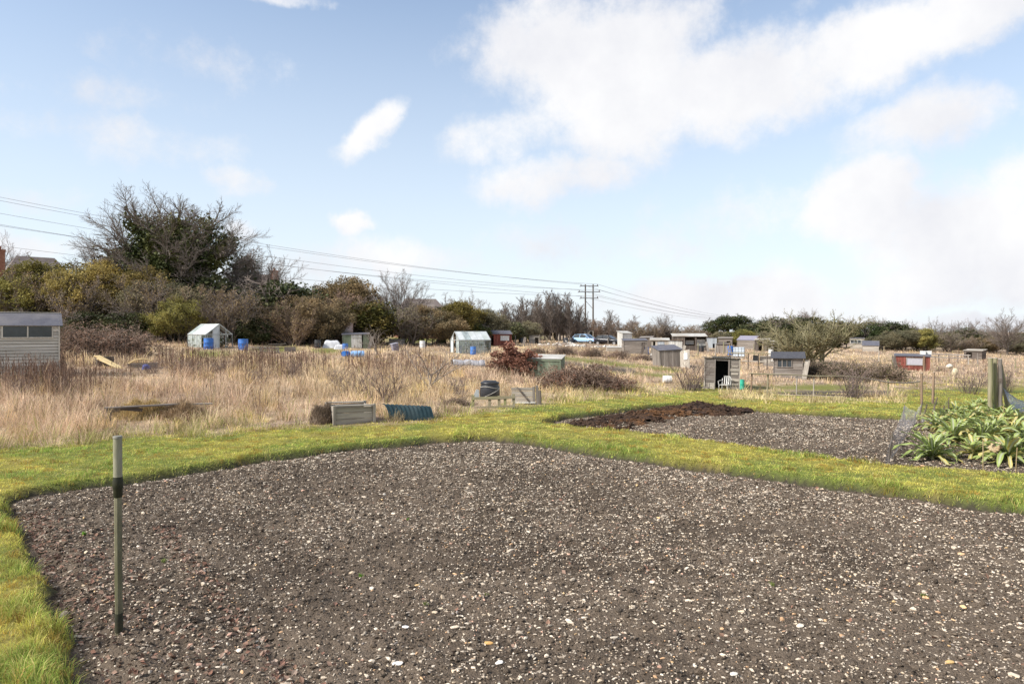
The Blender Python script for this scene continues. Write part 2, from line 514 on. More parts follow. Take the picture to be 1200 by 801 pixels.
def make_stones():
    rng = np.random.default_rng(4)
    stm = attrmat('flint_stone', rough=0.7, spec=0.3, noise_amt=0.25, nscale=90)
    clm = attrmat('soil_clod', rough=0.95, spec=0.1, bump=0.6, bscale=120, noise_amt=0.3, nscale=80)
    sets = []; clods = []
    for P, seed, bands in ((BED1, 1, ((3.2, 6, 1.0), (6, 9, 1.0), (9, 16, 1.25))), (BED2, 2, ((12, 18, .7), (18, 28, .5)))):
        for y0, y1, k in bands:
            sets.append((pts_in(P, 150 * k, y0, y1, rng, seed), 0.0095, 0.42))
            sets.append((pts_in(P, 640 * k, y0, y1, rng, seed), 0.0066, 0.36))
            clods.append((pts_in(P, 620 * k, y0, y1, rng, seed, 0.02), 0.0085, 0.42))
    p = np.concatenate([s[0] for s in sets])
    size = np.concatenate([np.minimum(s[1] * np.exp(rng.normal(0, s[2], len(s[0]))), 0.030) for s in sets])
    patch = fbm(p[:, 0] * 0.7, p[:, 1] * 0.7, 55)
    far = np.clip(p[:, 1] / 9.0, 1.0, 2.0)
    keep = rng.uniform(0, 1, len(p)) < smooth(0.25, 0.6, patch) * 0.6 + 0.42
    p, size, far = p[keep], size[keep], far[keep]
    size = size * far ** 0.35
    o = scatter_lumps('flint_gravel', p, size, rng.uniform(0.3, 0.75, len(p)), stone_cols(len(p), rng), rng, stm)
    tag(o, 'pale flints and chips strewn over the dug soil', 'gravel', kind='stuff')
    p = np.concatenate([s[0] for s in clods]); size = np.concatenate([np.minimum(s[1] * np.exp(rng.normal(0, s[2], len(s[0]))), 0.028) for s in clods])
    col = np.array([[0.112, 0.087, 0.065]]) * rng.uniform(0.75, 1.4, (len(p), 1))
    o = scatter_lumps('soil_clods', p, size, rng.uniform(0.5, 0.9, len(p)), col, rng, clm)
    tag(o, 'small dark crumbs of soil on the beds', 'soil', kind='stuff')
    # dead leaves along the left edge of the near bed and here and there
    n = 900
    a = np.array(unproj(20, 610)); b = np.array(unproj(100, 800))
    t = rng.uniform(-.05, 1.15, n); off = np.abs(rng.normal(0, 0.42, n)) * (0.4 + 0.9 * t)
    d = (b - a) / np.linalg.norm(b - a); nrm = np.array([-d[1], d[0]])
    q = a[None] + (b - a)[None] * t[:, None] + nrm[None] * (off + 0.05)[:, None]
    fa = np.array(unproj(190, 620)); fb = np.array(unproj(330, 800)); t = rng.uniform(0, 1.1, 380); w_ = rng.normal(0, .07, 380); dd = (fb - fa) / np.linalg.norm(fb - fa)
    q = np.concatenate([q, fa[None] + (fb - fa)[None] * t[:, None] + np.array([-dd[1], dd[0]])[None] * w_[:, None]])
    n2 = 420
    q = np.concatenate([q, np.stack([rng.uniform(-6, 7, n2), rng.uniform(3.6, 12, n2)], 1)])
    s = poly_sdf(BED1, q[:, 0], q[:, 1]); k = s < -0.03; q = q[k]; s = s[k]
    z = soil_z(q[:, 0], q[:, 1], 1, s) + 0.012
    pal = np.array([(.22, .13, .09), (.30, .20, .15), (.16, .095, .07), (.36, .27, .21), (.25, .135, .095)])
    V, F, c = quads(np.stack([q[:, 0], q[:, 1], z], 1), rng.uniform(0.016, 0.036, len(q)), pal[rng.integers(0, 5, len(q))] * rng.uniform(.7, 1.2, (len(q), 1)), rng, tilt=0.5, aspect=0.6)
    o = np_obj('dead_leaves', V, F, leafmat('dead_leaf', 0.15, use_obj=False), c)
    tag(o, 'brown dead leaves blown along the bed edge', 'leaves', kind='stuff')
    # a few larger single flints
    big = [(533, 741, .034, (.60, .50, .38), 'long buff flint lying alone mid bed'), (466, 785, .036, (.66, .62, .57), 'rounded white flint near the bed foot'),
           (573, 757, .034, (.55, .33, .12), 'orange flint standing on end'), (585, 782, .028, (.70, .66, .60), 'small chalky flint beside the orange one'),
           (475, 743, .026, (.68, .66, .66), 'bluish white flint upslope of the rounded white one'), (938, 741, .030, (.58, .52, .42), 'pale cream flint at the right of the near bed'),
           (1113, 786, .03, (.50, .33, .14), 'tan flint in the near bottom right of the bed'), (860, 796, .03, (.62, .58, .5), 'broad grey white flint at the very front of the bed'),
           (376, 656, .024, (.62, .5, .38), 'buff flint between the post and a green seedling')]
    for px, row, sz, c, lab in big:
        x, y = unproj(px, row); zz = float(soil_z(np.array([x]), np.array([y]), 1, np.array([-1.0]))[0])
        bm_v, bm_f = ico(); r2 = np.random.default_rng(int(px))
        v = bm_v * (1 + r2.uniform(-.25, .25, (12, 1))) * np.array([1.35, 0.8, 0.55]) * sz
        o = np_obj('flint', v, bm_f, stm, np.tile(np.array([c]), (12, 1)))
        o.location = (x, y, zz + sz * .25); o.rotation_euler = (r2.normal(0, .2), r2.normal(0, .2), r2.uniform(-.6, .6))
        m = o.modifiers.new('round', 'BEVEL'); m.width = sz * .18; m.segments = 2
        tag(o, lab, 'stone')

# ------------------------------------------------------------------ leaves, blades
def quads(P, size, col, rng, tilt=1.2, aspect=0.7):
    """one little folded leaf per point (two triangles pairs)"""
    n = len(P)
    az = rng.uniform(0, 2 * np.pi, n); el = rng.normal(0, tilt, n); ro = rng.uniform(-np.pi, np.pi, n) if tilt > 0.8 else rng.normal(0, tilt, n)
    d = np.stack([np.cos(az) * np.cos(el), np.sin(az) * np.cos(el), np.sin(el)], 1)
    up_ = np.tile(np.array([[0, 0, 1.0]]), (n, 1))
    s = np.cross(d, up_); s /= np.linalg.norm(s, axis=1, keepdims=True) + 1e-9
    w = np.cross(s, d)
    s2 = s * np.cos(ro)[:, None] + w * np.sin(ro)[:, None]
    w2 = np.cross(s2, d)
    L = size[:, None]; W = L * aspect
    a = P - d * L; b = P + d * L
    l = P - s2 * W + w2 * W * 0.35; r = P + s2 * W + w2 * W * 0.35
    V = np.stack([a, l, b, r], 1).reshape(-1, 3)
    i = np.arange(n)[:, None] * 4
    F = np.concatenate([i + np.array([[0, 2, 1]]), i + np.array([[0, 3, 2]])], 0)
    return V, F, np.repeat(col, 4, 0)

def blades(P, h, w, lean, col, rng, az=None, tipcol=None):
    """curved three-triangle blades"""
    n = len(P)
    if az is None: az = rng.uniform(0, 2 * np.pi, n)
    d = np.stack([np.cos(az), np.sin(az), np.zeros(n)], 1)
    yw = rng.uniform(0, 2 * np.pi, n)
    s = np.stack([np.cos(yw), np.sin(yw), np.zeros(n)], 1) * (w / 2)[:, None]
    z = np.array([0, 0, 1.0])
    hm = (h * 0.55)[:, None]; hh = h[:, None]; ln = lean[:, None]
    m = P + z * hm * np.sqrt(np.maximum(1 - (0.45 * ln) ** 2, 0.1)) + d * hm * 0.45 * ln
    rest = hh * 0.45
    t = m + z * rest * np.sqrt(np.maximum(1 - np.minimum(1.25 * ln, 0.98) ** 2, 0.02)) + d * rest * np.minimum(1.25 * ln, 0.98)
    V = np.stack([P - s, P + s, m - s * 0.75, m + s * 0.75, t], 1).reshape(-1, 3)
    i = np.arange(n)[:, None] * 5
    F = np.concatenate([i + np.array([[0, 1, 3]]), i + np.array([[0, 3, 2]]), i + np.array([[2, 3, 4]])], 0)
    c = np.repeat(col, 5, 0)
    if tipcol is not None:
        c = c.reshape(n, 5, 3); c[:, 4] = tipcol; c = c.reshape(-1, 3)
    return V, F, c

def cat_mesh(parts):
    V = []; F = []; C = []; b = 0
    for v, f, c in parts:
        V.append(v); F.append(f + b); C.append(c); b += len(v)
    return np.concatenate(V), np.concatenate(F), np.concatenate(C)

def band_pts(y0, y1, dens, rng, m=1.1, add=2.4):
    hw = 0.75 * m * y1 + add
    n = int(2 * hw * (y1 - y0) * dens)
    x = rng.uniform(-hw, hw, n); y = rng.uniform(y0, y1, n)
    k = in_view(x, y, m, add)
    return x[k], y[k]

def clumps(x, y, s, seed):
    """nearest tussock of a jittered lattice: offset to its centre (in spacings) and three random numbers of the tussock"""
    best = np.full(len(x), 1e9); ox = np.zeros(len(x)); oy = np.zeros(len(x)); a = np.zeros(len(x)); b = np.zeros(len(x)); c = np.zeros(len(x))
    ix, iy = np.floor(x / s), np.floor(y / s)
    for dx in (-1, 0, 1):
        for dy in (-1, 0, 1):
            jx, jy = ix + dx, iy + dy
            cx = (jx + _hash(jx, jy, seed)) * s; cy = (jy + _hash(jx, jy, seed + 1)) * s
            ex, ey = x - cx, y - cy; d = ex * ex + ey * ey; k = d < best
            best = np.where(k, d, best); ox = np.where(k, ex, ox); oy = np.where(k, ey, oy)
            a = np.where(k, _hash(jx, jy, seed + 2), a); b = np.where(k, _hash(jx, jy, seed + 3), b); c = np.where(k, _hash(jx, jy, seed + 4), c)
    return ox / s, oy / s, a, b, c

def make_lawn():
    rng = np.random.default_rng(11); parts = []
    for y0, y1, dens, w, hs in ((2.8, 5.5, 4200, .0042, 1.0), (5.5, 8, 3600, .0050, 1.0), (8, 11, 2600, .0065, .95), (11, 15, 1800, .008, .9), (15, 20, 1000, .011, .9), (20, 27, 520, .015, .9), (27, 36, 240, .022, .9)):
        x, y = band_pts(y0, y1, dens, rng)
        ld = lawn_depth(x, y) + 6 * (fbm(x * 1.2, y * 1.2, 21) - 0.5)
        sd = bed_sdf(x, y)
        sd = sd + 0.09 * (fbm(x * 3.1, y * 3.1, 5) - 0.5) * 2 + 0.08 * (fbm(x * 0.9, y * 0.9, 6) - 0.5) * 2
        k = (ld > -3 + rng.normal(0, 2, len(x))) & (sd > 0.03)
        x, y, sd = x[k], y[k], sd[k]
        n = len(x)
        n1 = fbm(x * 0.9, y * 0.9, 3); n2 = fbm(x * 3.3, y * 3.3, 41); n4 = fbm(x * 1.7 + 40, y * 1.7, 43)
        edge = 1 - smooth(0.05, 0.30, sd)
        tall = smooth(0.58, 0.72, n4)
        h = hs * 0.85 * (0.020 + 0.030 * rng.uniform(0, 1, n) + 0.028 * n2 + 0.050 * tall * rng.uniform(.3, 1, n) + 0.05 * edge * rng.uniform(0.2, 1, n) + 0.10 * smooth(.52, .66, n4) * smooth(.75, .2, sd) * rng.uniform(.2, 1, n))
        lean = np.clip(rng.uniform(0.5, 1.0, n) + 0.15 * edge, 0, 0.98)
        ox, oy, ca, cb, cc = clumps(x, y, 0.12 if y0 < 8 else (0.16 if y0 < 15 else 0.28), 300)
        rr = np.hypot(ox, oy)
        h = h * (1.30 - 1.0 * np.clip(rr, 0, .8)) * (0.70 + 0.75 * ca)
        A = np.array([0.64, 0.59, 0.13]); B = np.array([0.34, 0.45, 0.095]); C = np.array([0.66, 0.57, 0.22]); D = np.array([0.46, 0.36, 0.11])
        m1 = np.clip(smooth(0.42, 0.66, n1) * 0.5 + 0.7 * tall + 0.30 * edge, 0, 1)[:, None]
        c = A * (1 - m1) + B * m1
        r = rng.uniform(0, 1, n)[:, None]
        c = np.where(r < 0.15, C, np.where(r < 0.30, D, c))
        c = np.where((cc > .86)[:, None], c * np.array([.80, .62, .55]), c)
        c = c * rng.uniform(0.62, 1.2, (n, 1)) * (0.66 + 0.62 * cb)[:, None]
        P = np.stack([x, y, ground_z(x, y) - 0.006], 1)
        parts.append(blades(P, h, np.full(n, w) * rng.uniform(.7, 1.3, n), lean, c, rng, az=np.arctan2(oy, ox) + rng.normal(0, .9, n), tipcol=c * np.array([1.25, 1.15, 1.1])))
    V, F, C = cat_mesh(parts)
    o = np_obj('mown_grass', V, F, leafmat('grass_blade', 0.35, use_obj=False), C)
    tag(o, 'short mossy green grass of the paths between the beds', 'grass', kind='stuff')
    print('lawn tris', len(F))

STALKY = [(55, 450, 85, 22, 1.0), (250, 432, 120, 14, .8), (150, 425, 40, 10, .4), (460, 438, 60, 22, .6), (330, 440, 60, 12, .6), (200, 400, 30, 14, .4), (700, 412, 90, 10, .6), (1130, 436, 60, 8, .5), (1180, 445, 30, 10, .5)]
def make_field():
    rng = np.random.default_rng(23); parts = []; stems = []
    for y0, y1, dens, w in ((13, 17, 520, .0075), (17, 21, 400, .009), (21, 27, 250, .011), (27, 35, 140, .015), (35, 46, 75, .020), (46, 60, 38, .027), (60, 80, 19, .036), (80, 112, 8.5, .055)):
        x, y = band_pts(y0, y1, dens, rng)
        px, row = proj(x, y, terrain(x, y))
        ld = lawn_depth(x, y) + 6 * (fbm(x * 1.2, y * 1.2, 21) - 0.5)
        g = far_green(px, row); s = far_soil(px, row); sd = bed_sdf(x, y)
        tuft = ((px > 842) & (row < 477) & (row > 463) & (fbm(x * .6, y * .6, 77) > .43)) & (px < 1062)
        k = ((ld < 2 + 9 * (fbm(x * .9 + 5, y * .9, 25) - .42) * (rng.uniform(0, 1, len(x)) < .6)) | tuft) & (s < 0.45) & (sd > 0.35)
        x, y, px, row, ld, g, tuft = x[k], y[k], px[k], row[k], ld[k], g[k], tuft[k]
        n = len(x)
        n1 = fbm(x * .35, y * .35, 61); n2 = fbm(x * 1.5, y * 1.5, 63); n3 = fbm(x * .12 + 9, y * .12, 65)
        near = smooth(0, -22, ld) if False else 1 - smooth(0, 24, -ld)
        H = (0.16 + 0.62 * smooth(.25, .75, n2) + 0.22 * n1) * (1 - 0.48 * near) * rng.uniform(0.55, 1.15, n)
        H = H * np.interp(y, [13, 24, 40, 60, 110], [1.0, .9, .66, .52, .45])
        H = np.where(px > 760, H * 0.85, H)
        H = np.where(tuft, 0.36 * rng.uniform(.5, 1.2, n), H)
        H = np.where(tuft, H, H * (1 - 0.85 * np.clip(g, 0, 1)))
        H = np.minimum(H, clear_cap(x, y) * rng.uniform(.6, 1.1, n))
        k = (H > 0.05) & (rng.uniform(0, 1, n) < np.clip(0.25 + smooth(.30, .52, n2), 0, 1))
        x, y, px, row, ld, g, H, n1, n2, n3, near, tuft = [q[k] for q in (x, y, px, row, ld, g, H, n1, n2, n3, near, tuft)]
        n = len(x)
        stk = np.zeros(n)
        for cx, cy, rx, ry, a in STALKY: stk = np.maximum(stk, a * pell(px, row, cx, cy, rx, ry))
        stk = stk * np.interp(y, [40, 70], [1, .35])
        straw = np.array([.86, .68, .44]); pink = np.array([.75, .57, .41]); brown = np.array([.36, .25, .17]); gold = np.array([.80, .65, .36]); green = np.array([.32, .345, .08])
        m = smooth(.40, .60, n3)[:, None]
        c = straw * (1 - m) + pink * m
        nr = (near * smooth(.3, .7, n1))[:, None]
        c = c * (1 - 0.85 * nr) + gold * 0.85 * nr
        r = rng.uniform(0, 1, n)[:, None]
        c = np.where(r < (0.16 + 0.5 * stk[:, None]), brown, c)
        c = np.where((r > 1 - np.clip(0.04 + 0.42 * near[:, None] ** 2 + g[:, None] * .8, 0, .95)) & ~tuft[:, None], green, c)
        c = c * rng.uniform(0.65, 1.2, (n, 1))
        lean = np.clip(rng.uniform(0.1, 1.0, n) ** .7 + 0.3 * near, 0, .97)
        ox, oy, ca, cb, cc = clumps(x, y, .42 if y0 < 27 else .8, 400)
        rr = np.hypot(ox, oy)
        az = np.arctan2(oy, ox) + rng.normal(0, .7, n)
        H = H * np.clip(1.35 - 1.15 * rr, .25, 1.4) * (.55 + .85 * ca)
        lean = np.clip(lean * .6 + rr * .8, 0, .97)
        c = c * (.66 + .58 * cb)[:, None] * (.78 + .5 * fbm(x * .5 + 3, y * .5, 73))[:, None]
        dk = (cc > .80)[:, None]; c = np.where(dk, c * np.array([.62, .56, .52]), c)
        gd = (cc < .14)[:, None]; c = np.where(gd, c * np.array([1.05, 1.03, .78]), c)
        P = np.stack([x, y, ground_z(x, y) - 0.02], 1)
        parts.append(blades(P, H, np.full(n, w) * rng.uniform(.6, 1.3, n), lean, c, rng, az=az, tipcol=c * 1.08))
        # upright dead weed stems
        ks = rng.uniform(0, 1, n) < (0.007 + 0.15 * stk + .22 * pell(px, row, 55, 450, 85, 20)) * (1 - near * .8) * (1 - np.clip(g, 0, 1)) * (H > .3)
        if ks.any():
            q = P[ks]; nn = len(q)
            hs = np.minimum(rng.uniform(.6, 1.25, nn), clear_cap(q[:, 0], q[:, 1]) + .15)
            cc = np.array([.165, .105, .075]) * rng.uniform(.6, 1.5, (nn, 1))
            stems.append(blades(q, hs, np.full(nn, w * 1.25), rng.uniform(0, .18, nn), cc, rng))
            kk = rng.integers(0, nn, nn * 5); tt = rng.uniform(.5, 1, len(kk))
            qq = q[kk].copy(); qq[:, 2] += hs[kk] * tt * .93
            stems.append(blades(qq, rng.uniform(.06, .2, len(kk)), np.full(len(kk), w * 1.15), rng.uniform(.2, .7, len(kk)), cc[kk] * .9, rng))
    V, F, C = cat_mesh(parts)
    o = np_obj('dry_grass', V, F, leafmat('straw_blade', 0.3, use_obj=False), C)
    tag(o, 'tall bleached dead grass over the untended plots', 'grass', kind='stuff')
    print('field tris', len(F))
    V, F, C = cat_mesh(stems)
    o = np_obj('dead_weed_undergrowth', V, F, leafmat('weed_stem', 0.05, use_obj=False), C)
    tag(o, 'upright brown dead weed stems among the pale grass', 'weeds', kind='stuff')
    print('stem tris', len(F))

# ------------------------------------------------------------------ sky, sun, camera
SUN_EL, SUN_AZ = 40.0, -115.0     # azimuth from +Y towards +X
CLOUDS = [  # px, row, half width, half height, slant (deg), strength
    (720, 88, 150, 95, 8, 1.15), (850, 95, 170, 58, -4, 1.1), (1000, 62, 120, 48, 12, 1.1), (1120, 22, 110, 40, 5, 1.1), (660, 20, 50, 50, 0, .7), (600, 160, 85, 34, 8, .85),
    (442, 163, 52, 24, 35, 1.0), (650, 208, 110, 28, 10, .85), (1080, 150, 115, 40, 6, .8), (1150, 130, 55, 40, 0, .7),
    (1010, 245, 75, 50, 0, 1.15), (1110, 275, 135, 75, 0, 1.05), (1190, 230, 70, 55, 0, .8), (1090, 325, 100, 34, 10, 1.05), (860, 352, 160, 32, 0, 1.05), (1170, 310, 80, 40, 0, 1.0),
    (408, 258, 22, 11, 0, .9), (285, 262, 26, 17, 0, .8), (290, 208, 75, 22, -6, .55), (60, 222, 80, 22, 0, .5), (40, 285, 70, 22, 0, .75), (60, 148, 90, 20, 0, .3), (430, 300, 160, 26, 0, .6), (330, 330, 140, 30, 0, .6),
    (180, 170, 150, 30, 4, .42), (220, 60, 140, 26, -6, .30), (520, 70, 60, 30, 20, .4), (860, 250, 140, 40, 0, .45), (120, 110, 120, 22, 6, .3),
    (700, 280, 170, 26, 0, .55), (1100, 372, 130, 14, 0, .8), (340, 4, 60, 9, 0, .6), (940, 8, 40, 14, 0, .5), (570, 305, 90, 18, 0, .4)]

def make_sky():
    w = bpy.data.worlds.new('World'); SC.world = w; w.use_nodes = True
    N = w.node_tree.nodes; L = w.node_tree.links
    bg = N['Background']; bg.inputs['Strength'].default_value = 0.06
    sky = N.new('ShaderNodeTexSky'); sky.sky_type = 'NISHITA'; sky.sun_disc = False
    sky.sun_elevation = R(SUN_EL); sky.sun_rotation = R(SUN_AZ); sky.air_density = 1.0; sky.dust_density = 0.6; sky.ozone_density = 1.5; sky.altitude = 50
    tc = N.new('ShaderNodeTexCoord'); dirv = tc.outputs['Generated']
    sep = N.new('ShaderNodeSeparateXYZ'); L.new(dirv, sep.inputs[0])
    def math_(op, a, b=None, c=None):
        n = N.new('ShaderNodeMath'); n.operation = op
        for i, q in enumerate((a, b, c)):
            if q is None: continue
            if isinstance(q, (int, float)): n.inputs[i].default_value = q
            else: L.new(q, n.inputs[i])
        return n.outputs[0]
    def noise(scale, detail, rough=.6, off=(0, 0, 0), st=(1, 1, 1)):
        mp = N.new('ShaderNodeMapping'); mp.inputs['Location'].default_value = off; mp.inputs['Scale'].default_value = st
        L.new(dirv, mp.inputs['Vector'])
        n = N.new('ShaderNodeTexNoise'); n.inputs['Scale'].default_value = scale; n.inputs['Detail'].default_value = detail; n.inputs['Roughness'].default_value = rough
        L.new(mp.outputs[0], n.inputs['Vector']); return n
    az = math_('ARCTAN2', sep.outputs['X'], sep.outputs['Y'])
    el = math_('ARCSINE', sep.outputs['Z'])
    warp = noise(5.0, 6, .6); wv = N.new('ShaderNodeSeparateXYZ'); L.new(warp.outputs['Color'], wv.inputs[0])
    azw = math_('ADD', az, math_('MULTIPLY', math_('SUBTRACT', wv.outputs['X'], .5), .16))
    elw = math_('ADD', el, math_('MULTIPLY', math_('SUBTRACT', wv.outputs['Y'], .5), .10))
    co = N.new('ShaderNodeCombineXYZ'); L.new(azw, co.inputs[0]); L.new(elw, co.inputs[1])
    tot = None; und = None
    for px, row, rx, ry, sl, st in CLOUDS:
        dx, dz = (px - CX) / FPX, (HY - row) / FPX
        a0 = math.atan(dx); hyp = math.sqrt(1 + dx * dx); e0 = math.atan(dz / hyp)
        kx = FPX * (1 + dx * dx); kz = FPX * hyp
        mp = N.new('ShaderNodeMapping'); mp.vector_type = 'TEXTURE'
        mp.inputs['Location'].default_value = (a0, e0, 0); mp.inputs['Rotation'].default_value = (0, 0, R(sl))
        mp.inputs['Scale'].default_value = (1.25 * rx / kx, 1.25 * ry / kz, 1)
        L.new(co.outputs[0], mp.inputs['Vector'])
        ln = N.new('ShaderNodeVectorMath'); ln.operation = 'LENGTH'; L.new(mp.outputs[0], ln.inputs[0])
        mr = N.new('ShaderNodeMapRange'); mr.interpolation_type = 'SMOOTHSTEP'
        mr.inputs[1].default_value = 1.25; mr.inputs[2].default_value = 0.15; mr.inputs[3].default_value = 0; mr.inputs[4].default_value = st
        L.new(ln.outputs['Value'], mr.inputs[0])
        tot = mr.outputs[0] if tot is None else math_('MAXIMUM', tot, mr.outputs[0])
    # unseen clouds outside the view, thickened to add ambient fill light
    other = noise(2.2, 7, .6, st=(1, 1, 2.2))
    fill_clouds = math_('MULTIPLY', math_('LESS_THAN', sep.outputs['Y'], 0.35), math_('MULTIPLY', math_('SUBTRACT', other.outputs['Fac'], .38), 4.5))
    tot = math_('MAXIMUM', tot, fill_clouds)
    fine = noise(7.0, 12, .66)
    dens = math_('ADD', tot, math_('MULTIPLY', math_('SUBTRACT', fine.outputs['Fac'], .5), 2.1))
    dens = math_('MULTIPLY', dens, math_('GREATER_THAN', tot, 0.001))
    mr = N.new('ShaderNodeMapRange'); mr.interpolation_type = 'SMOOTHSTEP'
    mr.inputs[1].default_value = 0.16; mr.inputs[2].default_value = 0.90; L.new(dens, mr.inputs[0])
    mask = mr.outputs[0]
    # pale veil that thickens towards the horizon
    hz = N.new('ShaderNodeMapRange'); hz.inputs[1].default_value = 0.0; hz.inputs[2].default_value = 0.48; hz.inputs[3].default_value = 0.93; hz.inputs[4].default_value = 0.14
    L.new(sep.outputs['Z'], hz.inputs[0])
    cu = N.new('ShaderNodeVectorMath'); cu.operation = 'MULTIPLY'; L.new(sky.outputs[0], cu.inputs[0]); cu.inputs[1].default_value = SKYGAIN
    veil = N.new('ShaderNodeMix'); veil.data_type = 'RGBA'
    L.new(hz.outputs[0], veil.inputs[0]); L.new(cu.outputs[0], veil.inputs[6]); veil.inputs[7].default_value = VEIL
    shade = noise(4.0, 6, .6, off=(0, 0, .06))
    sr = N.new('ShaderNodeMapRange'); sr.inputs[1].default_value = .35; sr.inputs[2].default_value = .62; L.new(shade.outputs['Fac'], sr.inputs[0])
    cc = N.new('ShaderNodeMix'); cc.data_type = 'RGBA'; L.new(sr.outputs[0], cc.inputs[0])
    cc.inputs[6].default_value = CLOUD_DARK; cc.inputs[7].default_value = CLOUD_LIGHT
    fin = N.new('ShaderNodeMix'); fin.data_type = 'RGBA'
    L.new(mask, fin.inputs[0]); L.new(veil.outputs[2], fin.inputs[6]); L.new(cc.outputs[2], fin.inputs[7])
    L.new(fin.outputs[2], bg.inputs['Color'])
    w.cycles.sampling_method = 'MANUAL'; w.cycles.sample_map_resolution = 512

SKYGAIN = (1.56, 1.68, 1.74)
VEIL = (8.0, 8.6, 9.2, 1)
CLOUD_LIGHT = (9.0, 9.0, 9.1, 1)
CLOUD_DARK = (7.4, 7.5, 8.0, 1)

def make_light_camera():
    sl = bpy.data.lights.new('sun', 'SUN'); sl.energy = 3.6; sl.angle = R(11); sl.color = (1.0, .955, .89)
    so = bpy.data.objects.new('sun', sl); link(so)
    a = R(SUN_AZ); e = R(SUN_EL)
    d = Vector((math.sin(a) * math.cos(e), math.cos(a) * math.cos(e), math.sin(e)))
    so.rotation_euler = d.to_track_quat('Z', 'Y').to_euler(); so.location = d * 60
    cam = bpy.data.cameras.new('camera'); co = bpy.data.objects.new('camera', cam); link(co)
    co.location = (0, 0, EYE); co.rotation_euler = (R(90), 0, 0)
    cam.sensor_width = 36; cam.lens = 24.0; cam.shift_y = -(400.5 - HY) / 1200
    cam.clip_end = 6000; cam.clip_start = 0.05
    SC.camera = co
    vs = SC.view_settings; vs.view_transform = 'Standard'; vs.look = 'None'; vs.gamma = 1; vs.exposure = 0.9
    try: vs.use_curve_mapping = False
    except Exception: pass
    SC.cycles.max_bounces = 6; SC.cycles.transparent_max_bounces = 12
# ------------------------------------------------------------------ branching
def grow(rng, starts, dirs, lens, r0, nseg, wob, upb, taper=0.35):
    """walk every branch of one level at once; returns polylines (n, nseg+1, 3) and radii (n, nseg+1)"""
    n = len(starts); p = starts.copy(); d = dirs.copy()
    pts = [p.copy()]
    for k in range(nseg):
        d = d + rng.normal(0, wob, (n, 3)); d[:, 2] += upb
        d /= np.linalg.norm(d, axis=1, keepdims=True)
        p = p + d * (lens / nseg)[:, None]; pts.append(p.copy())
    rad = r0[:, None] * (1 - (1 - taper) * np.linspace(0, 1, nseg + 1)[None])
    return np.stack(pts, 1), rad

def spawn(rng, pts, rad, lens, nch, ratio, ang, tmin, rratio, rmin, tmax=1.0, lenfall=0.45):
    n, m, _ = pts.shape
    idx = np.repeat(np.arange(n), nch); c = len(idx)
    t = tmin + (tmax - tmin) * (np.tile(np.arange(nch), n) + rng.uniform(0, 1, c)) / nch
    f = t * (m - 1); i = np.minimum(f.astype(int), m - 2); fr = f - i
    a = pts[idx, i]; b = pts[idx, i + 1]
    P = a + (b - a) * fr[:, None]
    d = b - a; d /= np.linalg.norm(d, axis=1, keepdims=True)
    ref = np.where(np.abs(d[:, 2:3]) < .9, np.array([0, 0, 1.0]), np.array([1.0, 0, 0]))
    e1 = np.cross(d, ref); e1 /= np.linalg.norm(e1, axis=1, keepdims=True); e2 = np.cross(d, e1)
    ph = np.tile(np.arange(nch), n) * 2.39996 + idx * 1.7 + rng.normal(0, .45, c)
    q = e1 * np.cos(ph)[:, None] + e2 * np.sin(ph)[:, None]
    an = ang * rng.uniform(.65, 1.3, c)
    D = d * np.cos(an)[:, None] + q * np.sin(an)[:, None]
    L = lens[idx] * ratio * (1 - lenfall * t) * rng.uniform(.6, 1.25, c)
    rr = np.maximum(rad[idx, i] * rratio * rng.uniform(.7, 1.1, c), rmin)
    return P, D, L, rr

def tubes(pts, rad, k=4):
    """every polyline of a level as a k sided tube"""
    n, m, _ = pts.shape
    d = np.empty_like(pts); d[:, :-1] = pts[:, 1:] - pts[:, :-1]; d[:, -1] = d[:, -2]
    d /= np.linalg.norm(d, axis=2, keepdims=True) + 1e-9
    ref = np.where(np.abs(d[..., 2:3]) < .9, np.array([0, 0, 1.0]), np.array([1.0, 0, 0]))
    a = np.cross(d, ref); a /= np.linalg.norm(a, axis=2, keepdims=True) + 1e-9
    b = np.cross(d, a)
    th = np.arange(k) * 2 * np.pi / k
    V = pts[:, :, None] + (a[:, :, None] * np.cos(th)[:, None] + b[:, :, None] * np.sin(th)[:, None]) * rad[:, :, None, None]
    V = V.reshape(-1, 3)
    base = (np.arange(n) * m * k)[:, None, None] + (np.arange(m - 1) * k)[None, :, None] + np.arange(k)[None, None]
    nx = (np.arange(n) * m * k)[:, None, None] + (np.arange(m - 1) * k)[None, :, None] + ((np.arange(k) + 1) % k)[None, None]
    F = np.stack([base, nx, nx + k, base + k], -1).reshape(-1, 4)
    return V, F

def join(ts):
    V = []; F = []; b = 0
    for v, f in ts: V.append(v); F.append(f + b); b += len(v)
    return np.concatenate(V), np.concatenate(F)

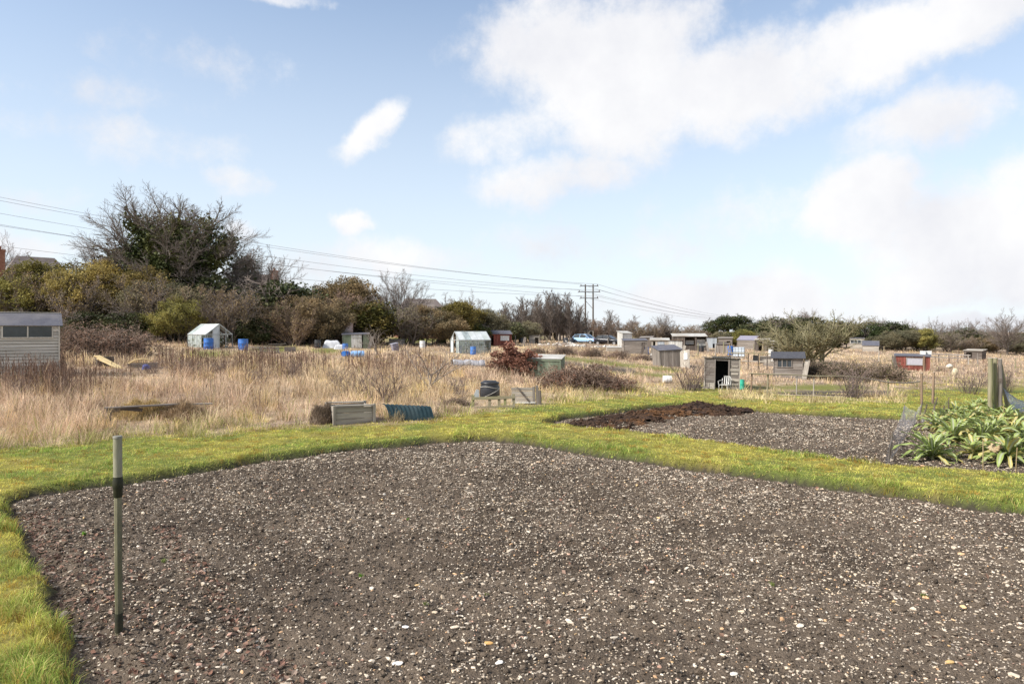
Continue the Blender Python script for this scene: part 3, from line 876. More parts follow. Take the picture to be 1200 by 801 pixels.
def skeleton(seed, H, trunk, levels, nstem=1, spread=0.0, twig=0.02, dome=None, limbs=0):
    """levels: list of (children, ratio, angle, tmin, segments, wobble, up). Returns the levels' polylines."""
    rng = np.random.default_rng(seed)
    st = np.zeros((nstem, 3)); st[:, :2] = rng.normal(0, spread * .25, (nstem, 2)) if nstem > 1 else 0
    st[:, 2] = -0.25
    dr = np.tile(np.array([[0, 0, 1.0]]), (nstem, 1))
    if nstem > 1:
        a = rng.uniform(0, 2 * np.pi, nstem); tl = rng.uniform(.05, spread, nstem)
        dr = np.stack([np.cos(a) * np.sin(tl), np.sin(a) * np.sin(tl), np.cos(tl)], 1)
    L = np.full(nstem, trunk[0]) * (rng.uniform(.7, 1.1, nstem) if nstem > 1 else 1)
    r = np.full(nstem, trunk[1])
    p, rad = grow(rng, st, dr, L, r, 6, trunk[2], .03, trunk[3])
    out = [(p, rad, L)]
    if limbs:                     # main limbs reach evenly for the whole surface of the crown
        rx, zc, rz = dome; tr = p[0]; P7 = []; R7 = []
        for i in range(limbs):
            z = 1 - 1.32 * (i + .5) / limbs; a = i * 2.39996 + rng.normal(0, .2); q = math.sqrt(max(0, 1 - z * z)); f = rng.uniform(.70, .88)
            T = np.array([rx * q * math.cos(a), rx * q * math.sin(a), zc + rz * z * 1.0]) ; T = np.array([0, 0, zc]) + (T - np.array([0, 0, zc])) * f
            t0 = np.clip(.30 + .62 * (z + .32) / 1.32 + rng.normal(0, .05), .25, .97) * 6; k = min(int(t0), 5); S = tr[k] + (tr[k + 1] - tr[k]) * (t0 - k)
            C = S + (T - S) * .45 + np.array([0, 0, np.linalg.norm(T - S) * rng.uniform(-.02, .16)]); tt = np.linspace(0, 1, 8)[:, None]
            pl = S * (1 - tt) ** 2 + C * 2 * tt * (1 - tt) + T * tt ** 2; pl[1:-1] += rng.normal(0, .12, (6, 3)); P7.append(pl); R7.append(trunk[1] * rng.uniform(.32, .46) * (1 - .7 * tt[:, 0]))
        P7 = np.array(P7); out.append((P7, np.array(R7), np.linalg.norm(P7[:, -1] - P7[:, 0], axis=1)))
        levels = levels[1:]
    for (nch, ratio, ang, tmin, ns, wob, upb) in levels:
        P, D, LL, rr = spawn(rng, *out[-1][:2], out[-1][2], nch, ratio, ang, tmin, .62, twig)
        pp, rd = grow(rng, P, D, LL, rr, ns, wob, upb)
        out.append((pp, rd, LL))
    if dome and not limbs:        # keep the twigs inside a rounded crown: (half width, centre height, half height)
        rx, zc, rz = dome
        def press(p):
            q = p - np.array([0, 0, zc]); e = np.sqrt((q[..., 0] / rx) ** 2 + (q[..., 1] / rx) ** 2 + (q[..., 2] / rz) ** 2) + 1e-9
            k = np.where(e > .55, (.55 + .45 * np.tanh((e - .55) / .6)) / e, 1.0)
            k = np.where((q[..., 2] < 0) & (np.hypot(p[..., 0], p[..., 1]) < rx * .2), 1.0, k)
            return np.array([0, 0, zc]) + q * k[..., None]
        out = [(press(p), rd, LL) for p, rd, LL in out]
    # scale so that the highest twig is at H
    top = max(o[0][..., 2].max() for o in out); s = H / top
    return [(o[0] * s, o[1], o[2] * s) for o in out]

BARK = None
def shapes(sk, wood_levels):
    ks = [7, 5, 4, 3, 3, 3, 3]
    w = join([tubes(sk[i][0], sk[i][1], ks[i]) for i in range(wood_levels)])
    t = join([tubes(sk[i][0], sk[i][1], 3) for i in range(wood_levels, len(sk))]) if wood_levels < len(sk) else None
    return w, t

def leaf_cloud(sk, lv, per, size, jit, seed, hue=.15, pts_extra=None, tmin=.25, aspect=.65):
    rng = np.random.default_rng(seed)
    pts = sk[lv][0]; n, m, _ = pts.shape
    i = np.repeat(np.arange(n), per); t = rng.uniform(tmin, 1, len(i)) * (m - 1); a = np.minimum(t.astype(int), m - 2)
    P = pts[i, a] + (pts[i, a + 1] - pts[i, a]) * (t - a)[:, None] + rng.normal(0, jit, (len(i), 3))
    P = P[P[:, 2] > 0.1]
    k = len(P)
    cl = vnoise(P[:, 0] * .9 + P[:, 2] * .7, P[:, 1] * .9 - P[:, 2] * .5, seed)
    br = 0.62 + 0.75 * cl
    c = np.stack([br * (1 + hue * (cl - .4)), br, br * .95], 1) * rng.uniform(.65, 1.3, (k, 1))
    return quads(P, size * rng.uniform(.6, 1.35, k), c, rng, tilt=1.0, aspect=aspect)

def blob_leaves(H, rx, nc, per, size, seed, base=.05, lump=.16):
    """leaf clumps spread through a rounded, lumpy volume"""
    rng = np.random.default_rng(seed); P = []
    for i in range(nc):
        while True:
            q = rng.uniform(-1, 1, 3)
            if .25 < (q ** 2).sum() < 1: break
        t = (q[2] + 1) / 2
        k = math.sin(math.pi * min(.5, .18 + .5 * t)) if t < .5 else 1.0
        c = np.array([q[0] * rx * k, q[1] * rx * k, H * (base + (.90 - base) * t)])
        r = H * lump * rng.uniform(.55, 1.25)
        d = rng.normal(0, 1, (per, 3)); d /= np.linalg.norm(d, axis=1, keepdims=True)
        P.append(c + d * (r * rng.uniform(.35, 1.05, (per, 1)) ** .6) * np.array([1, 1, .8]))
    P = np.concatenate(P); P = P[P[:, 2] > .05]; k = len(P)
    cl = vnoise(P[:, 0] * 1.1 + P[:, 2] * .9, P[:, 1] * 1.1 - P[:, 2] * .6, seed)
    c = np.stack([.85 + .5 * cl, np.ones(k), .75 + .3 * cl], 1) * (.55 + .85 * cl)[:, None] * rng.uniform(.55, 1.4, (k, 1))
    return quads(P, size * rng.uniform(.6, 1.35, k), c, rng, 1.0, .7)

def bundle(name, sk, wl, bark, leaf=None, leafmt=None, wood_=None):
    """meshes shared by every tree of one shape: trunk, twigs, leaves"""
    w, t = shapes(sk, wl)
    d = {'trunk': np_mesh(name + '_trunk', *w, wood_ or bark, smooth_shade=True)}
    if t is not None: d['twigs'] = np_mesh(name + '_twigs', *t, bark)
    if leaf is not None: d['leaves'] = np_mesh(name + '_leaves', leaf[0], leaf[1], leafmt, leaf[2])
    return d

def tree(kind, name, cat, label, px, Y, top, width=None, color=(1, 1, 1), group=None, rot=None, dz=-0.05, wide=1.0, bark=None):
    """top: photograph row of the highest twig; the shape is scaled to reach it"""
    b = PROTO[kind]; p = place(px, Y, dz)
    h = (HY - top) * mpx(Y) + EYE - p.z
    H, W = b['size']
    s = h / H
    sx = s * wide if width is None else min(max(width * mpx(Y) / W, s * .72), s * (1.15 if kind in ('oak', 'oak_b', 'ivy_oak', 'ivy_tree') else 1.7))
    r = empty(name, p, rot if rot is not None else (px * 1.7 + Y) % 6.28, label, cat, group)
    r.scale = (sx, sx, s)
    for part, me in b['mesh'].items():
        o = bpy.data.objects.new({'trunk': 'trunk', 'twigs': 'crown', 'leaves': 'foliage'}[part], me)
        link(o); o.parent = r
        o.color = (*color, 1) if part == 'leaves' else (1, 1, 1, 1)
    return r

PROTO = {}
def proto(kind, sk, wl, bark, leaf=None, leafmt=None, wood_=None):
    m = bundle(kind, sk, wl, bark, leaf, leafmt, wood_)
    H = max(o[0][..., 2].max() for o in sk)
    q = np.concatenate([o[0].reshape(-1, 3) for o in sk])
    pc = 99.7 if kind[:3] in ('oak', 'ivy', 'fru', 'wil', 'sap') else 98.5
    W = (np.percentile(q[:, 0], pc) - np.percentile(q[:, 0], 100 - pc) + np.percentile(q[:, 1], pc) - np.percentile(q[:, 1], 100 - pc)) / 2
    PROTO[kind] = {'mesh': m, 'size': (H, W)}

def make_protos():
    bark = mat('tree_bark', (.105, .088, .075), (.17, .15, .125), scale=3, stretch=(1, 1, .3), rough=.95)
    twigbark = mat('twig_bark', (.17, .135, .118), (.27, .225, .195), scale=1.2, rough=.95)
    palebark = mat('pale_bark', (.13, .105, .09), (.20, .165, .14), scale=2, stretch=(1, 1, .3), rough=.95)
    brownbark = mat('bramble_bark', (.19, .13, .10), (.30, .23, .18), scale=1.2, rough=.95)
    lm = leafmat('leaf', .3); dk = leafmat('evergreen_leaf', .12, rough=.5)
    # bare, round headed trees
    ok = [(15, 1.12, .98, .34, 6, .065, .018), (10, .5, .55, .15, 4, .09, .035), (9, .5, .6, .12, 3, .11, .025), (7, .52, .6, .1, 3, .14, .02)]
    for k, sd in (('oak', 3), ('oak_b', 8)):
        proto(k, skeleton(sd, 12, (5.2, .22, .03, .4), ok, twig=.013, dome=(6.6, 7.0, 5.6), limbs=20), 3, twigbark, wood_=bark)
    # the big ivy clad oak
    sk = skeleton(19, 16, (7.4, .42, .03, .40), [(20, 1.15, 1.02, .28, 6, .06, .014), (9, .50, .58, .60, 4, .09, .03), (11, .52, .62, .12, 3, .11, .025), (7, .55, .6, .1, 3, .14, .02)], twig=.011, dome=(8.6, 8.6, 7.8), limbs=30)
    rng = np.random.default_rng(5)
    P = []
    tr = sk[0][0][0]
    for i in range(60):
        t = rng.uniform(.12, 1) * 6; a = min(int(t), 5); c = tr[a] + (tr[a + 1] - tr[a]) * (t - a)
        P.append(c + rng.normal(0, .75, (160, 3)) * np.array([1, 1, .8]) + rng.normal(0, .55, (1, 3)))
    for li, pl in enumerate(sk[1][0]):
        m = len(pl); reach = rng.uniform(.62, .92) if li < 18 else rng.uniform(.45, .75)
        for i in range(17):
            t = rng.uniform(0, reach) * (m - 1); a = min(int(t), m - 2); c = pl[a] + (pl[a + 1] - pl[a]) * (t - a)
            P.append(c + rng.normal(0, .50, (150, 3)) + rng.normal(0, .3, (1, 3)))
    P = np.concatenate(P); P = P[P[:, 2] > .3]
    cl = vnoise(P[:, 0] * .8 + P[:, 2] * .7, P[:, 1] * .8 - P[:, 2] * .5, 3)
    c = np.stack([.9 + .5 * cl, np.ones(len(P)), .8 + 0 * cl], 1) * (0.55 + .9 * cl)[:, None] * rng.uniform(.6, 1.3, (len(P), 1))
    ivy = quads(P, rng.uniform(.09, .18, len(P)), c, rng, 1.0, .8)
    proto('ivy_oak', sk, 3, twigbark, ivy, dk, bark)
    # thin tree with ivy up the stems
    sk = skeleton(27, 10, (7, .16, .06, .3), [(9, .5, .6, .3, 4, .16, .06), (9, .55, .7, .2, 3, .2, .05), (7, .55, .7, .1, 2, .22, .04)], nstem=3, spread=.3, twig=.02)
    proto('ivy_tree', sk, 2, twigbark, leaf_cloud([(sk[0][0], 0, 0)], 0, 2600, .11, .34, 4, tmin=.05), dk)
    # scrub: many stems, thin cover of leaves
    sc = [(10, .66, .5, .2, 4, .12, .05), (9, .55, .6, .2, 3, .15, .03), (6, .6, .6, .1, 2, .18, .02)]
    for k, sd, per in (('scrub', 31, 4), ('scrub_b', 37, 5), ('scrub_c', 41, 3)):
        sk = skeleton(sd, 6, (4.6, .07, .1, .35), sc, nstem=9, spread=.75, twig=.013, dome=(3.6, 2.4, 3.6))
        proto(k, sk, 2, bark, leaf_cloud(sk, 3, per + 3, .07, .14, sd), lm)  # darker bark puts the shade of the gaps into the twig colour
    # bare thicket, twigs only, few brown leaves
    for k, sd in (('thicket', 45), ('thicket_b', 49)):
        sk = skeleton(sd, 5, (4.2, .05, .08, .3), [(10, .5, .5, .2, 4, .14, .06), (9, .5, .6, .15, 3, .16, .04), (4, .5, .6, .1, 2, .2, .03)], nstem=13, spread=.65, twig=.013)
        proto(k, sk, 2, brownbark if k == 'thicket' else twigbark, leaf_cloud(sk, 2, 3, .06, .1, sd), lm)
    # dense evergreen
    for k, sd in (('evergreen', 53), ('evergreen_b', 59)):
        sk = skeleton(sd, 7, (6, .12, .06, .3), [(14, .5, 1.0, .05, 4, .15, .03), (9, .5, .8, .2, 3, .2, .03), (4, .5, .7, .1, 2, .2, .02)], nstem=3, spread=.35, twig=.015, dome=(2.9, 3.4, 4.2))
        proto(k, sk, 1, twigbark, blob_leaves(7, 2.6, 64, 150, .125, sd), dk)
    # birch sapling: narrow, steep branches
    for k, sd in (('sapling', 61), ('sapling_b', 67), ('sapling_c', 71)):
        sk = skeleton(sd, 7, (7, .055, .05, .25), [(22, .30, .40, .18, 4, .08, .08), (8, .5, .45, .15, 3, .10, .06), (4, .5, .5, .2, 2, .12, .04)], twig=.016)
        proto(k, sk, 1, palebark, None)
    # pine: bare stem, flat clouds of needles
    sk = skeleton(77, 9, (8, .17, .07, .4), [(10, .3, 1.1, .62, 4, .2, .05), (8, .5, .7, .3, 3, .2, .05), (4, .5, .7, .2, 2, .2, .03)], twig=.02)
    lv = blob_leaves(9, 1.7, 26, 150, .13, 77, base=.42, lump=.11); proto('pine', sk, 2, bark, lv, dk)
    # willow: broad fan of thin stems from a low crown
    sk = skeleton(83, 5, (1.6, .16, .08, .8), [(11, 1.7, .95, .35, 6, .12, .07), (12, .5, .55, .15, 4, .16, .05), (8, .5, .6, .1, 3, .2, .04)], nstem=3, spread=.7, twig=.013)
    proto('willow', sk, 2, mat('willow_bark', (.16, .15, .08), (.24, .21, .13), scale=2, rough=.9), leaf_cloud(sk, 3, 1, .042, .06, 83), lm)
    # small bare fruit tree and twiggy shrub close to
    sk = skeleton(91, 2.4, (.8, .045, .06, .7), [(6, 1.5, .7, .45, 5, .1, .05), (7, .5, .6, .2, 4, .12, .05), (5, .5, .6, .15, 3, .15, .03)], twig=.0055)
    proto('fruit_tree', sk, 2, mat('fruit_bark', (.17, .14, .12), (.25, .21, .17), scale=6, rough=.9), None)
    sk = skeleton(97, 1.6, (1.3, .014, .08, .4), [(9, .5, .5, .15, 4, .12, .05), (6, .5, .5, .15, 3, .14, .04)], nstem=9, spread=.45, twig=.0045)
    proto('twiggy_shrub', sk, 2, mat('shrub_bark', (.13, .095, .082), (.2, .155, .135), scale=6, rough=.9), None)
    # copper beech bush, leaves kept all winter
    sk = skeleton(103, 2.0, (1.5, .03, .1, .4), [(8, .65, .8, .1, 4, .15, .03), (8, .5, .7, .15, 3, .2, .02), (3, .5, .6, .2, 2, .2, .0)], nstem=7, spread=.95, twig=.006, dome=(1.15, 1.0, 1.05))
    proto('beech', sk, 2, twigbark, leaf_cloud(sk, 3, 7, .055, .07, 103, hue=.2), lm)
    # bramble mound
    sk = skeleton(107, 1.3, (2.2, .012, .12, .5), [(8, .6, .8, .15, 5, .2, -.06), (6, .5, .8, .15, 3, .22, -.04)], nstem=54, spread=1.15, twig=.008)
    proto('bramble', sk, 2, brownbark, leaf_cloud(sk, 2, 2, .024, .06, 107, hue=.3), lm)

OLIVE = (.27, .25, .08); YELLOW = (.35, .285, .10); BROWNG = (.26, .20, .115); TAN = (.29, .215, .115)
DARKG = (.085, .10, .05); MIDG = (.13, .14, .065); BRN = (.215, .15, .11); GREYO = (.225, .205, .13)

def make_trees():
    T = tree
    # ---- belt behind the left plots
    T('oak_b', 'bare_tree', 'tree', 'thin bare tree behind the tall brick chimney at far left', 4, 100, 268, 70)
    T('scrub', 'scrub_bush', 'bush', 'olive scrub bush over the left end of the garden shed roof', 18, 66, 322, 95, OLIVE)
    T('scrub_b', 'scrub_bush', 'bush', 'yellowish green scrub bush below the left house roof', 66, 68, 306, 95, (.19, .17, .05))
    T('scrub_c', 'scrub_bush', 'bush', 'bright yellow leaved scrub bush right of the left house roof', 112, 66, 303, 85, YELLOW)
    T('scrub', 'scrub_bush', 'bush', 'ochre leaved scrub bush under the left limbs of the ivy oak', 152, 65, 312, 85, (.24, .19, .07))
    T('ivy_oak', 'ivy_oak', 'tree', 'tallest tree, a bare oak with its trunk and limbs wrapped in dark ivy', 200, 71, 215, 190, (0.075, 0.096, 0.039), rot=2.9)
    T('scrub_b', 'scrub_bush', 'bush', 'dark olive scrub bush in front of the ivy oak trunk', 190, 64, 330, 80, GREYO)
    T('scrub_c', 'scrub_bush', 'bush', 'yellow flecked low scrub bush right below the ivy oak', 208, 61, 346, 60, OLIVE)
    T('evergreen', 'holly_tree', 'tree', 'dark green holly under the right side of the ivy oak', 240, 70, 312, 110, (0.068, 0.083, 0.039))
    T('ivy_tree', 'ivy_tree', 'tree', 'slender twin stemmed tree clad in ivy right of the ivy oak', 268, 78, 272, 100, (0.078, 0.096, 0.042))
    T('oak', 'bare_tree', 'tree', 'twiggy bare tree over the middle house roof with the chimney', 310, 82, 286, 95)
    T('thicket_b', 'scrub_bush', 'bush', 'grey brown twiggy bush behind the old greenhouse', 284, 65, 338, 90, BROWNG)
    T('evergreen_b', 'holly_tree', 'tree', 'broad dark green holly in front of the middle house', 328, 68, 324, 110, (0.068, 0.087, 0.039))
    T('scrub_b', 'scrub_bush', 'bush', 'low brown green bush between the holly and the tan bush', 362, 66, 345, 70, BROWNG)
    T('thicket', 'scrub_bush', 'bush', 'russet twiggy bush right of the broad holly', 380, 70, 336, 70, BRN)
    T('scrub', 'scrub_bush', 'bush', 'tall tan bush with thin twigs left of the round yellow green bush', 400, 77, 324, 70, TAN)
    T('evergreen', 'round_bush', 'bush', 'round bush, green below and yellow on top, behind the water tank', 436, 73, 344, 62, (.10, .095, .028))
    T('oak', 'bare_oak', 'tree', 'bare round headed oak standing clear against the sky behind the orchard', 467, 78, 314, 82, rot=1.0)
    T('thicket_b', 'scrub_bush', 'bush', 'grey brown thicket under the bare round headed oak', 478, 74, 352, 80, GREYO)
    T('scrub_c', 'scrub_bush', 'bush', 'brown thicket in front of the barn roof', 503, 76, 358, 70, BROWNG)
    T('ivy_tree', 'ivy_tree', 'tree', 'small ivy clad tree at the right end of the barn roof', 517, 82, 342, 44, (0.090, 0.102, 0.045))
    T('oak_b', 'bare_tree', 'tree', 'pale twigged bare tree right of the barn roof', 548, 92, 337, 60)
    T('scrub_b', 'scrub_bush', 'bush', 'yellow green bush behind the white roofed greenhouse', 536, 80, 352, 58, (.20, .165, .05))
    T('scrub', 'scrub_bush', 'bush', 'olive bush closing the left belt of trees', 562, 84, 362, 50, GREYO)
    T('evergreen_b', 'round_bush', 'bush', 'small round green bush left of the dark red shed', 563, 80, 377, 22, (.085, .105, .035))
    T('evergreen', 'conifer_bush', 'bush', 'near black evergreen bush behind the dark red shed', 592, 92, 371, 40, DARKG)
    T('scrub_c', 'scrub_bush', 'bush', 'dark bush under the left end of the birch row', 618, 98, 376, 50, GREYO)
    # low bushes, colour darkened to stand for the shade under the belt
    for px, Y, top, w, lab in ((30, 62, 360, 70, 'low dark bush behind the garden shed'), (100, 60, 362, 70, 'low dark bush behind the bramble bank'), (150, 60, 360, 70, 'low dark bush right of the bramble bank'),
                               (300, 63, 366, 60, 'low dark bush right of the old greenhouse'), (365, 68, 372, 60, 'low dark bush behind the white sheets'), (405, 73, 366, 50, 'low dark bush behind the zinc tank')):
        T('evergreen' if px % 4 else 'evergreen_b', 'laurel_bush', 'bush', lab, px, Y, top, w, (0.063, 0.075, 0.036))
    for px, Y, top, w, k, lab in ((34, 64, 312, 60, 'thicket_b', 'grey leafless thicket above the garden shed roof'), (92, 63, 318, 60, 'thicket_b', 'leafless thicket between the yellow scrub bushes'), (168, 62, 322, 66, 'thicket_b', 'grey brown leafless thicket under the ivy oak'),
                               (226, 63, 330, 60, 'thicket', 'brown leafless thicket left of the old greenhouse'), (268, 62, 334, 60, 'thicket_b', 'grey leafless thicket above the old greenhouse'), (345, 63, 346, 56, 'thicket', 'brown leafless thicket before the broad holly'), (424, 73, 352, 50, 'thicket_b', 'grey leafless thicket behind the zinc tank')):
        T(k, 'bare_thicket', 'bush', lab, px, Y, top, w, BROWNG)
    for px, Y, top, w, lab in ((905, 118, 366, 34, 'bare tree crown poking up behind the dark round topped evergreen'), (945, 118, 360, 44, 'bare twiggy crown above the tallest evergreen behind the willow'), (992, 116, 369, 34, 'bare crown right of the willow top'), (1030, 118, 370, 30, 'small bare crown above the two far sheds'), (1062, 118, 373, 30, 'small bare crown left of the twin headed tree'), (1118, 118, 374, 28, 'small bare crown right of the twin headed tree')):
        T('oak' if px % 4 else 'oak_b', 'bare_tree', 'tree', lab, px, Y, top, w)
    # ---- young birches in the middle
    rng = random.Random(8)
    row = [(583, 357), (590, 352), (597, 355), (604, 350), (611, 356), (616, 349), (622, 345), (626, 350), (631, 343), (635, 349), (640, 344), (645, 338), (649, 347), (653, 341), (657, 350), (661, 343), (665, 341), (669, 349), (674, 354), (680, 362), (688, 364), (708, 366), (716, 362), (724, 369), (735, 368)]
    row += [(px + 2.6, top + 4 + (i * 5) % 9) for i, (px, top) in enumerate(row) if px < 682] + [(px - 1.4, top + 7 + (i * 3) % 8) for i, (px, top) in enumerate(row) if px < 682]
    for i, (px, top) in enumerate(row):
        T(('sapling', 'sapling_b', 'sapling_c')[i % 3], 'birch_sapling', 'tree', 'slim bare birch in the row of young birches left of the power poles' if px < 682 else 'slim bare birch in the low brown hedge right of the power poles',
          px, 111 + rng.uniform(-4, 6), top, rng.uniform(15, 22), group='young birches by the power poles' if px < 682 else 'young birches in the brown hedge')
    for px, top, w, kind, c in ((598, 368, 44, 'thicket_b', GREYO), (626, 366, 44, 'scrub', GREYO), (650, 366, 44, 'scrub_b', OLIVE), (672, 370, 40, 'thicket_b', BROWNG)):
        T(kind, 'hedge_bush', 'bush', 'grey green hedge bush at the feet of the young birches', px, 119, top, w, c, group='bushes under the birches')
    # ---- brown hedge further right
    hb = [(694, 372, 'thicket'), (712, 371, 'thicket'), (730, 373, 'thicket'), (748, 376, 'thicket_b'), (766, 378, 'thicket_b'), (784, 379, 'thicket_b'), (802, 380, 'thicket_b'), (820, 379, 'thicket_b'), (838, 382, 'thicket_b')]
    for i, (px, top, k) in enumerate(hb):
        T(k, 'hedge_bush', 'bush', 'leafless brown hedge bush behind the cars and the white shed', px, 122 + (i % 3) * 3, top, 32, BRN if k == 'thicket' else BROWNG, group='brown hedge behind the sheds')
    T('oak', 'bare_tree', 'tree', 'lone small bare tree rising above the brown hedge behind the sheds', 777, 126, 366, 30)
    # ---- right hand belt
    for px, top, w, lab in ((836, 371, 20, 'small flat topped pine, first of the pines from the brown hedge'), (853, 366, 22, 'pine with a gap under its crown, second from the brown hedge'), (868, 366, 24, 'taller dark pine, third from the brown hedge')):
        T('pine', 'pine_tree', 'tree', lab, px, 118, top, w * 1.25, (0.060, 0.078, 0.036))
    for px, top, w, k, c, lab in (
        (885, 374, 44, 'evergreen', DARKG, 'dark evergreen behind the shed with the orange gable'),
        (905, 369, 46, 'evergreen_b', DARKG, 'dark round topped evergreen left of the willow'),
        (936, 365, 60, 'evergreen', (0.075, 0.084, 0.039), 'tallest evergreen behind the willow'),
        (975, 372, 56, 'evergreen_b', MIDG, 'mid green evergreen behind the right side of the willow'),
        (1014, 372, 46, 'evergreen', (0.068, 0.087, 0.039), 'evergreen above the two small far sheds'),
        (1044, 374, 54, 'evergreen_b', (0.060, 0.075, 0.036), 'dark evergreen right of the two small far sheds'),
        (1075, 380, 50, 'evergreen', MIDG, 'evergreen behind the red shed'),
        (1130, 382, 60, 'evergreen_b', (0.075, 0.083, 0.042), 'evergreen with a pointed top left of the last bare oak'),
        (1150, 384, 44, 'evergreen', DARKG, 'dark evergreen at the foot of the last bare oak'),
        (1192, 388, 60, 'evergreen_b', DARKG, 'dark evergreen right of the last bare oak')):
        T(k, 'evergreen_tree', 'tree', lab, px, 112, top, w, c)
    for i, (px, top, w, k, c) in enumerate(((845, 388, 44, 'scrub_b', GREYO), (868, 386, 40, 'scrub', OLIVE), (895, 388, 44, 'scrub_c', GREYO), (925, 390, 44, 'scrub', GREYO), (1058, 386, 50, 'scrub_b', GREYO), (1082, 385, 54, 'scrub_c', OLIVE), (1110, 386, 54, 'thicket_b', GREYO), (1136, 392, 50, 'thicket_b', BROWNG), (1165, 394, 50, 'scrub_b', BROWNG), (1195, 394, 50, 'scrub_c', GREYO), (1034, 392, 44, 'scrub', GREYO))):
        T(k, 'hedge_bush', 'bush', 'olive brown bush in the tall hedge along the right of the plots', px, 104, top, w, c, group='olive hedge on the right')
    T('oak_b', 'bare_tree', 'tree', 'small bare tree with two round heads above the olive hedge', 1096, 116, 369, 34)
    T('oak', 'bare_tree', 'tree', 'hazy bare tree between the twin headed tree and the last oak', 1137, 118, 372, 40)
    T('oak_b', 'bare_oak', 'tree', 'wide bare oak standing last at the right above the hedge', 1180, 98, 359, 76, rot=2.2)
    T('willow', 'willow_tree', 'tree', 'spreading willow with olive twigs behind the shed with the dark window', 958, 62, 360, 105, (.22, .20, .10))
    # ---- bushes among the plots
    B = lambda px, Y, top, w, c, lab, name='bramble_mound': T('bramble', name, 'bush', lab, px, Y, top, w, c)
    B(95, 40, 374, 80, BRN, 'brown bramble bank right beside the garden shed'); B(138, 42, 376, 84, BRN, 'brown bramble bank ending above the yellow planks')
    B(655, 29, 425, 64, (.19, .105, .07), 'bramble mound right of the grey plank gate, nearest the green shed'); B(690, 29, 421, 78, (.17, .09, .06), 'middle hump of the bramble mounds by the mown grass'); B(725, 29.5, 438, 62, (.18, .10, .068), 'low bramble mound at the right end of the mounds')
    for px, Y, top, w in ((630, 62, 405, 44), (662, 64, 403, 50), (694, 62, 405, 54), (725, 60, 408, 50), (752, 58, 413, 40)):
        B(px, Y, top, w, BRN, 'brown bramble clump on the bank below the parked cars')
    for px, Y, top, w in ((955, 44, 418, 62), (995, 42, 420, 70), (1035, 42, 421, 66), (925, 43, 430, 40)):
        B(px, Y, top, w, (.10, .095, .045), 'grey green bramble heap behind the rustic rail fence')
    for o in COL.objects:
        if o.get('label') == 'brown bramble clump on the bank below the parked cars': o['group'] = 'brambles below the cars'
        if o.get('label') == 'grey green bramble heap behind the rustic rail fence': o['group'] = 'brambles behind the rail fence'
    for px, Y, top, w in ((22, 22, 436, 46), (62, 22.5, 433, 50), (178, 30, 419, 34), (214, 29, 417, 38), (262, 31, 418, 40), (296, 27, 428, 40), (338, 30, 420, 36), (392, 27, 426, 34), (530, 24, 436, 34), (640, 44, 414, 30), (1136, 34, 428, 30), (1182, 36, 424, 34)):
        T('twiggy_shrub', 'weed_clump', 'weeds', 'clump of dead brown dock stalks standing up out of the pale grass', px, Y, top, w, group='clumps of dead dock stalks')
    for px, Y, top, w, lab in ((122, 20, 470, 60, 'low dark bramble patch behind the plank frame'), (316, 21, 466, 56, 'low brown bramble patch left of the timber box'), (536, 21.6, 462, 36, 'dark bramble tangle left of the mossy rail fence'), (700, 46, 425, 46, 'bramble patch beside the dug strip beyond the green shed')):
        B(px, Y, top, w, (.17, .13, .085), lab, 'bramble_patch')
    T('beech', 'beech_bush', 'bush', 'copper leaved beech bush against the green shed', 600, 36, 402, 56, (.25, .125, .09))
    T('fruit_tree', 'fruit_tree', 'tree', 'small bare fruit tree in the pale grass below the white roofed greenhouse', 502, 25, 398, 82)
    T('fruit_tree', 'fruit_tree', 'tree', 'small bare fruit tree right of the white hut with the tank', 443, 52, 379, 50)
    T('twiggy_shrub', 'twiggy_shrub', 'bush', 'dark twiggy shrub behind the teal sheet and the timber box', 456, 22, 425, 50)
    T('twiggy_shrub', 'twiggy_shrub', 'bush', 'leafless shrub against the left wall of the open shed', 806, 30.5, 415, 44)
    T('twiggy_shrub', 'twiggy_shrub', 'bush', 'grey leafless shrub standing behind the rustic rail fence', 992, 29, 424, 50)
    T('twiggy_shrub', 'twiggy_shrub', 'bush', 'brown leafless shrub in the weeds right of the dark twig heap', 415, 23, 432, 36)
# ------------------------------------------------------------------ things
def wood(tone, along='h', name=None):
    st = {'h': (.5, 9, 9), 'v': (9, 9, .5), 'y': (9, .5, 9)}[along]
    tones = {
        'grey': ((.235, .205, .178), (.135, .113, .097), (.30, .27, .24)),
        'pale': ((.38, .34, .285), (.255, .222, .185), (.45, .41, .35)),
        'cream': ((.58, .545, .475), (.42, .39, .33), (.64, .60, .53)),
        'dark': ((.12, .098, .082), (.065, .052, .044), (.19, .16, .135)),
        'brown': ((.20, .13, .085), (.12, .078, .052), (.27, .19, .13)),
        'fresh': ((.68, .52, .27), (.54, .39, .18), (.72, .59, .35)),
        'mossy': ((.28, .25, .17), (.19, .165, .105), (.22, .23, .085)),
        'red': ((.19, .058, .042), (.12, .038, .030), (.25, .09, .07)),
        'green': ((.165, .195, .135), (.115, .14, .095), (.21, .235, .175)),
        'white': ((.60, .59, .56), (.46, .45, .42), (.38, .37, .33)),
        'orange': ((.42, .20, .085), (.30, .14, .06), (.45, .25, .13)),
        'bluegrey': ((.34, .37, .40), (.25, .27, .29), (.42, .44, .46)),
    }
    a, b, c = tones[tone]
    return mat('wood_%s_%s' % (tone, along), a, b, c, scale=3.2, stretch=st, rough=.85, bump=.35, bscale=8, island=.2)

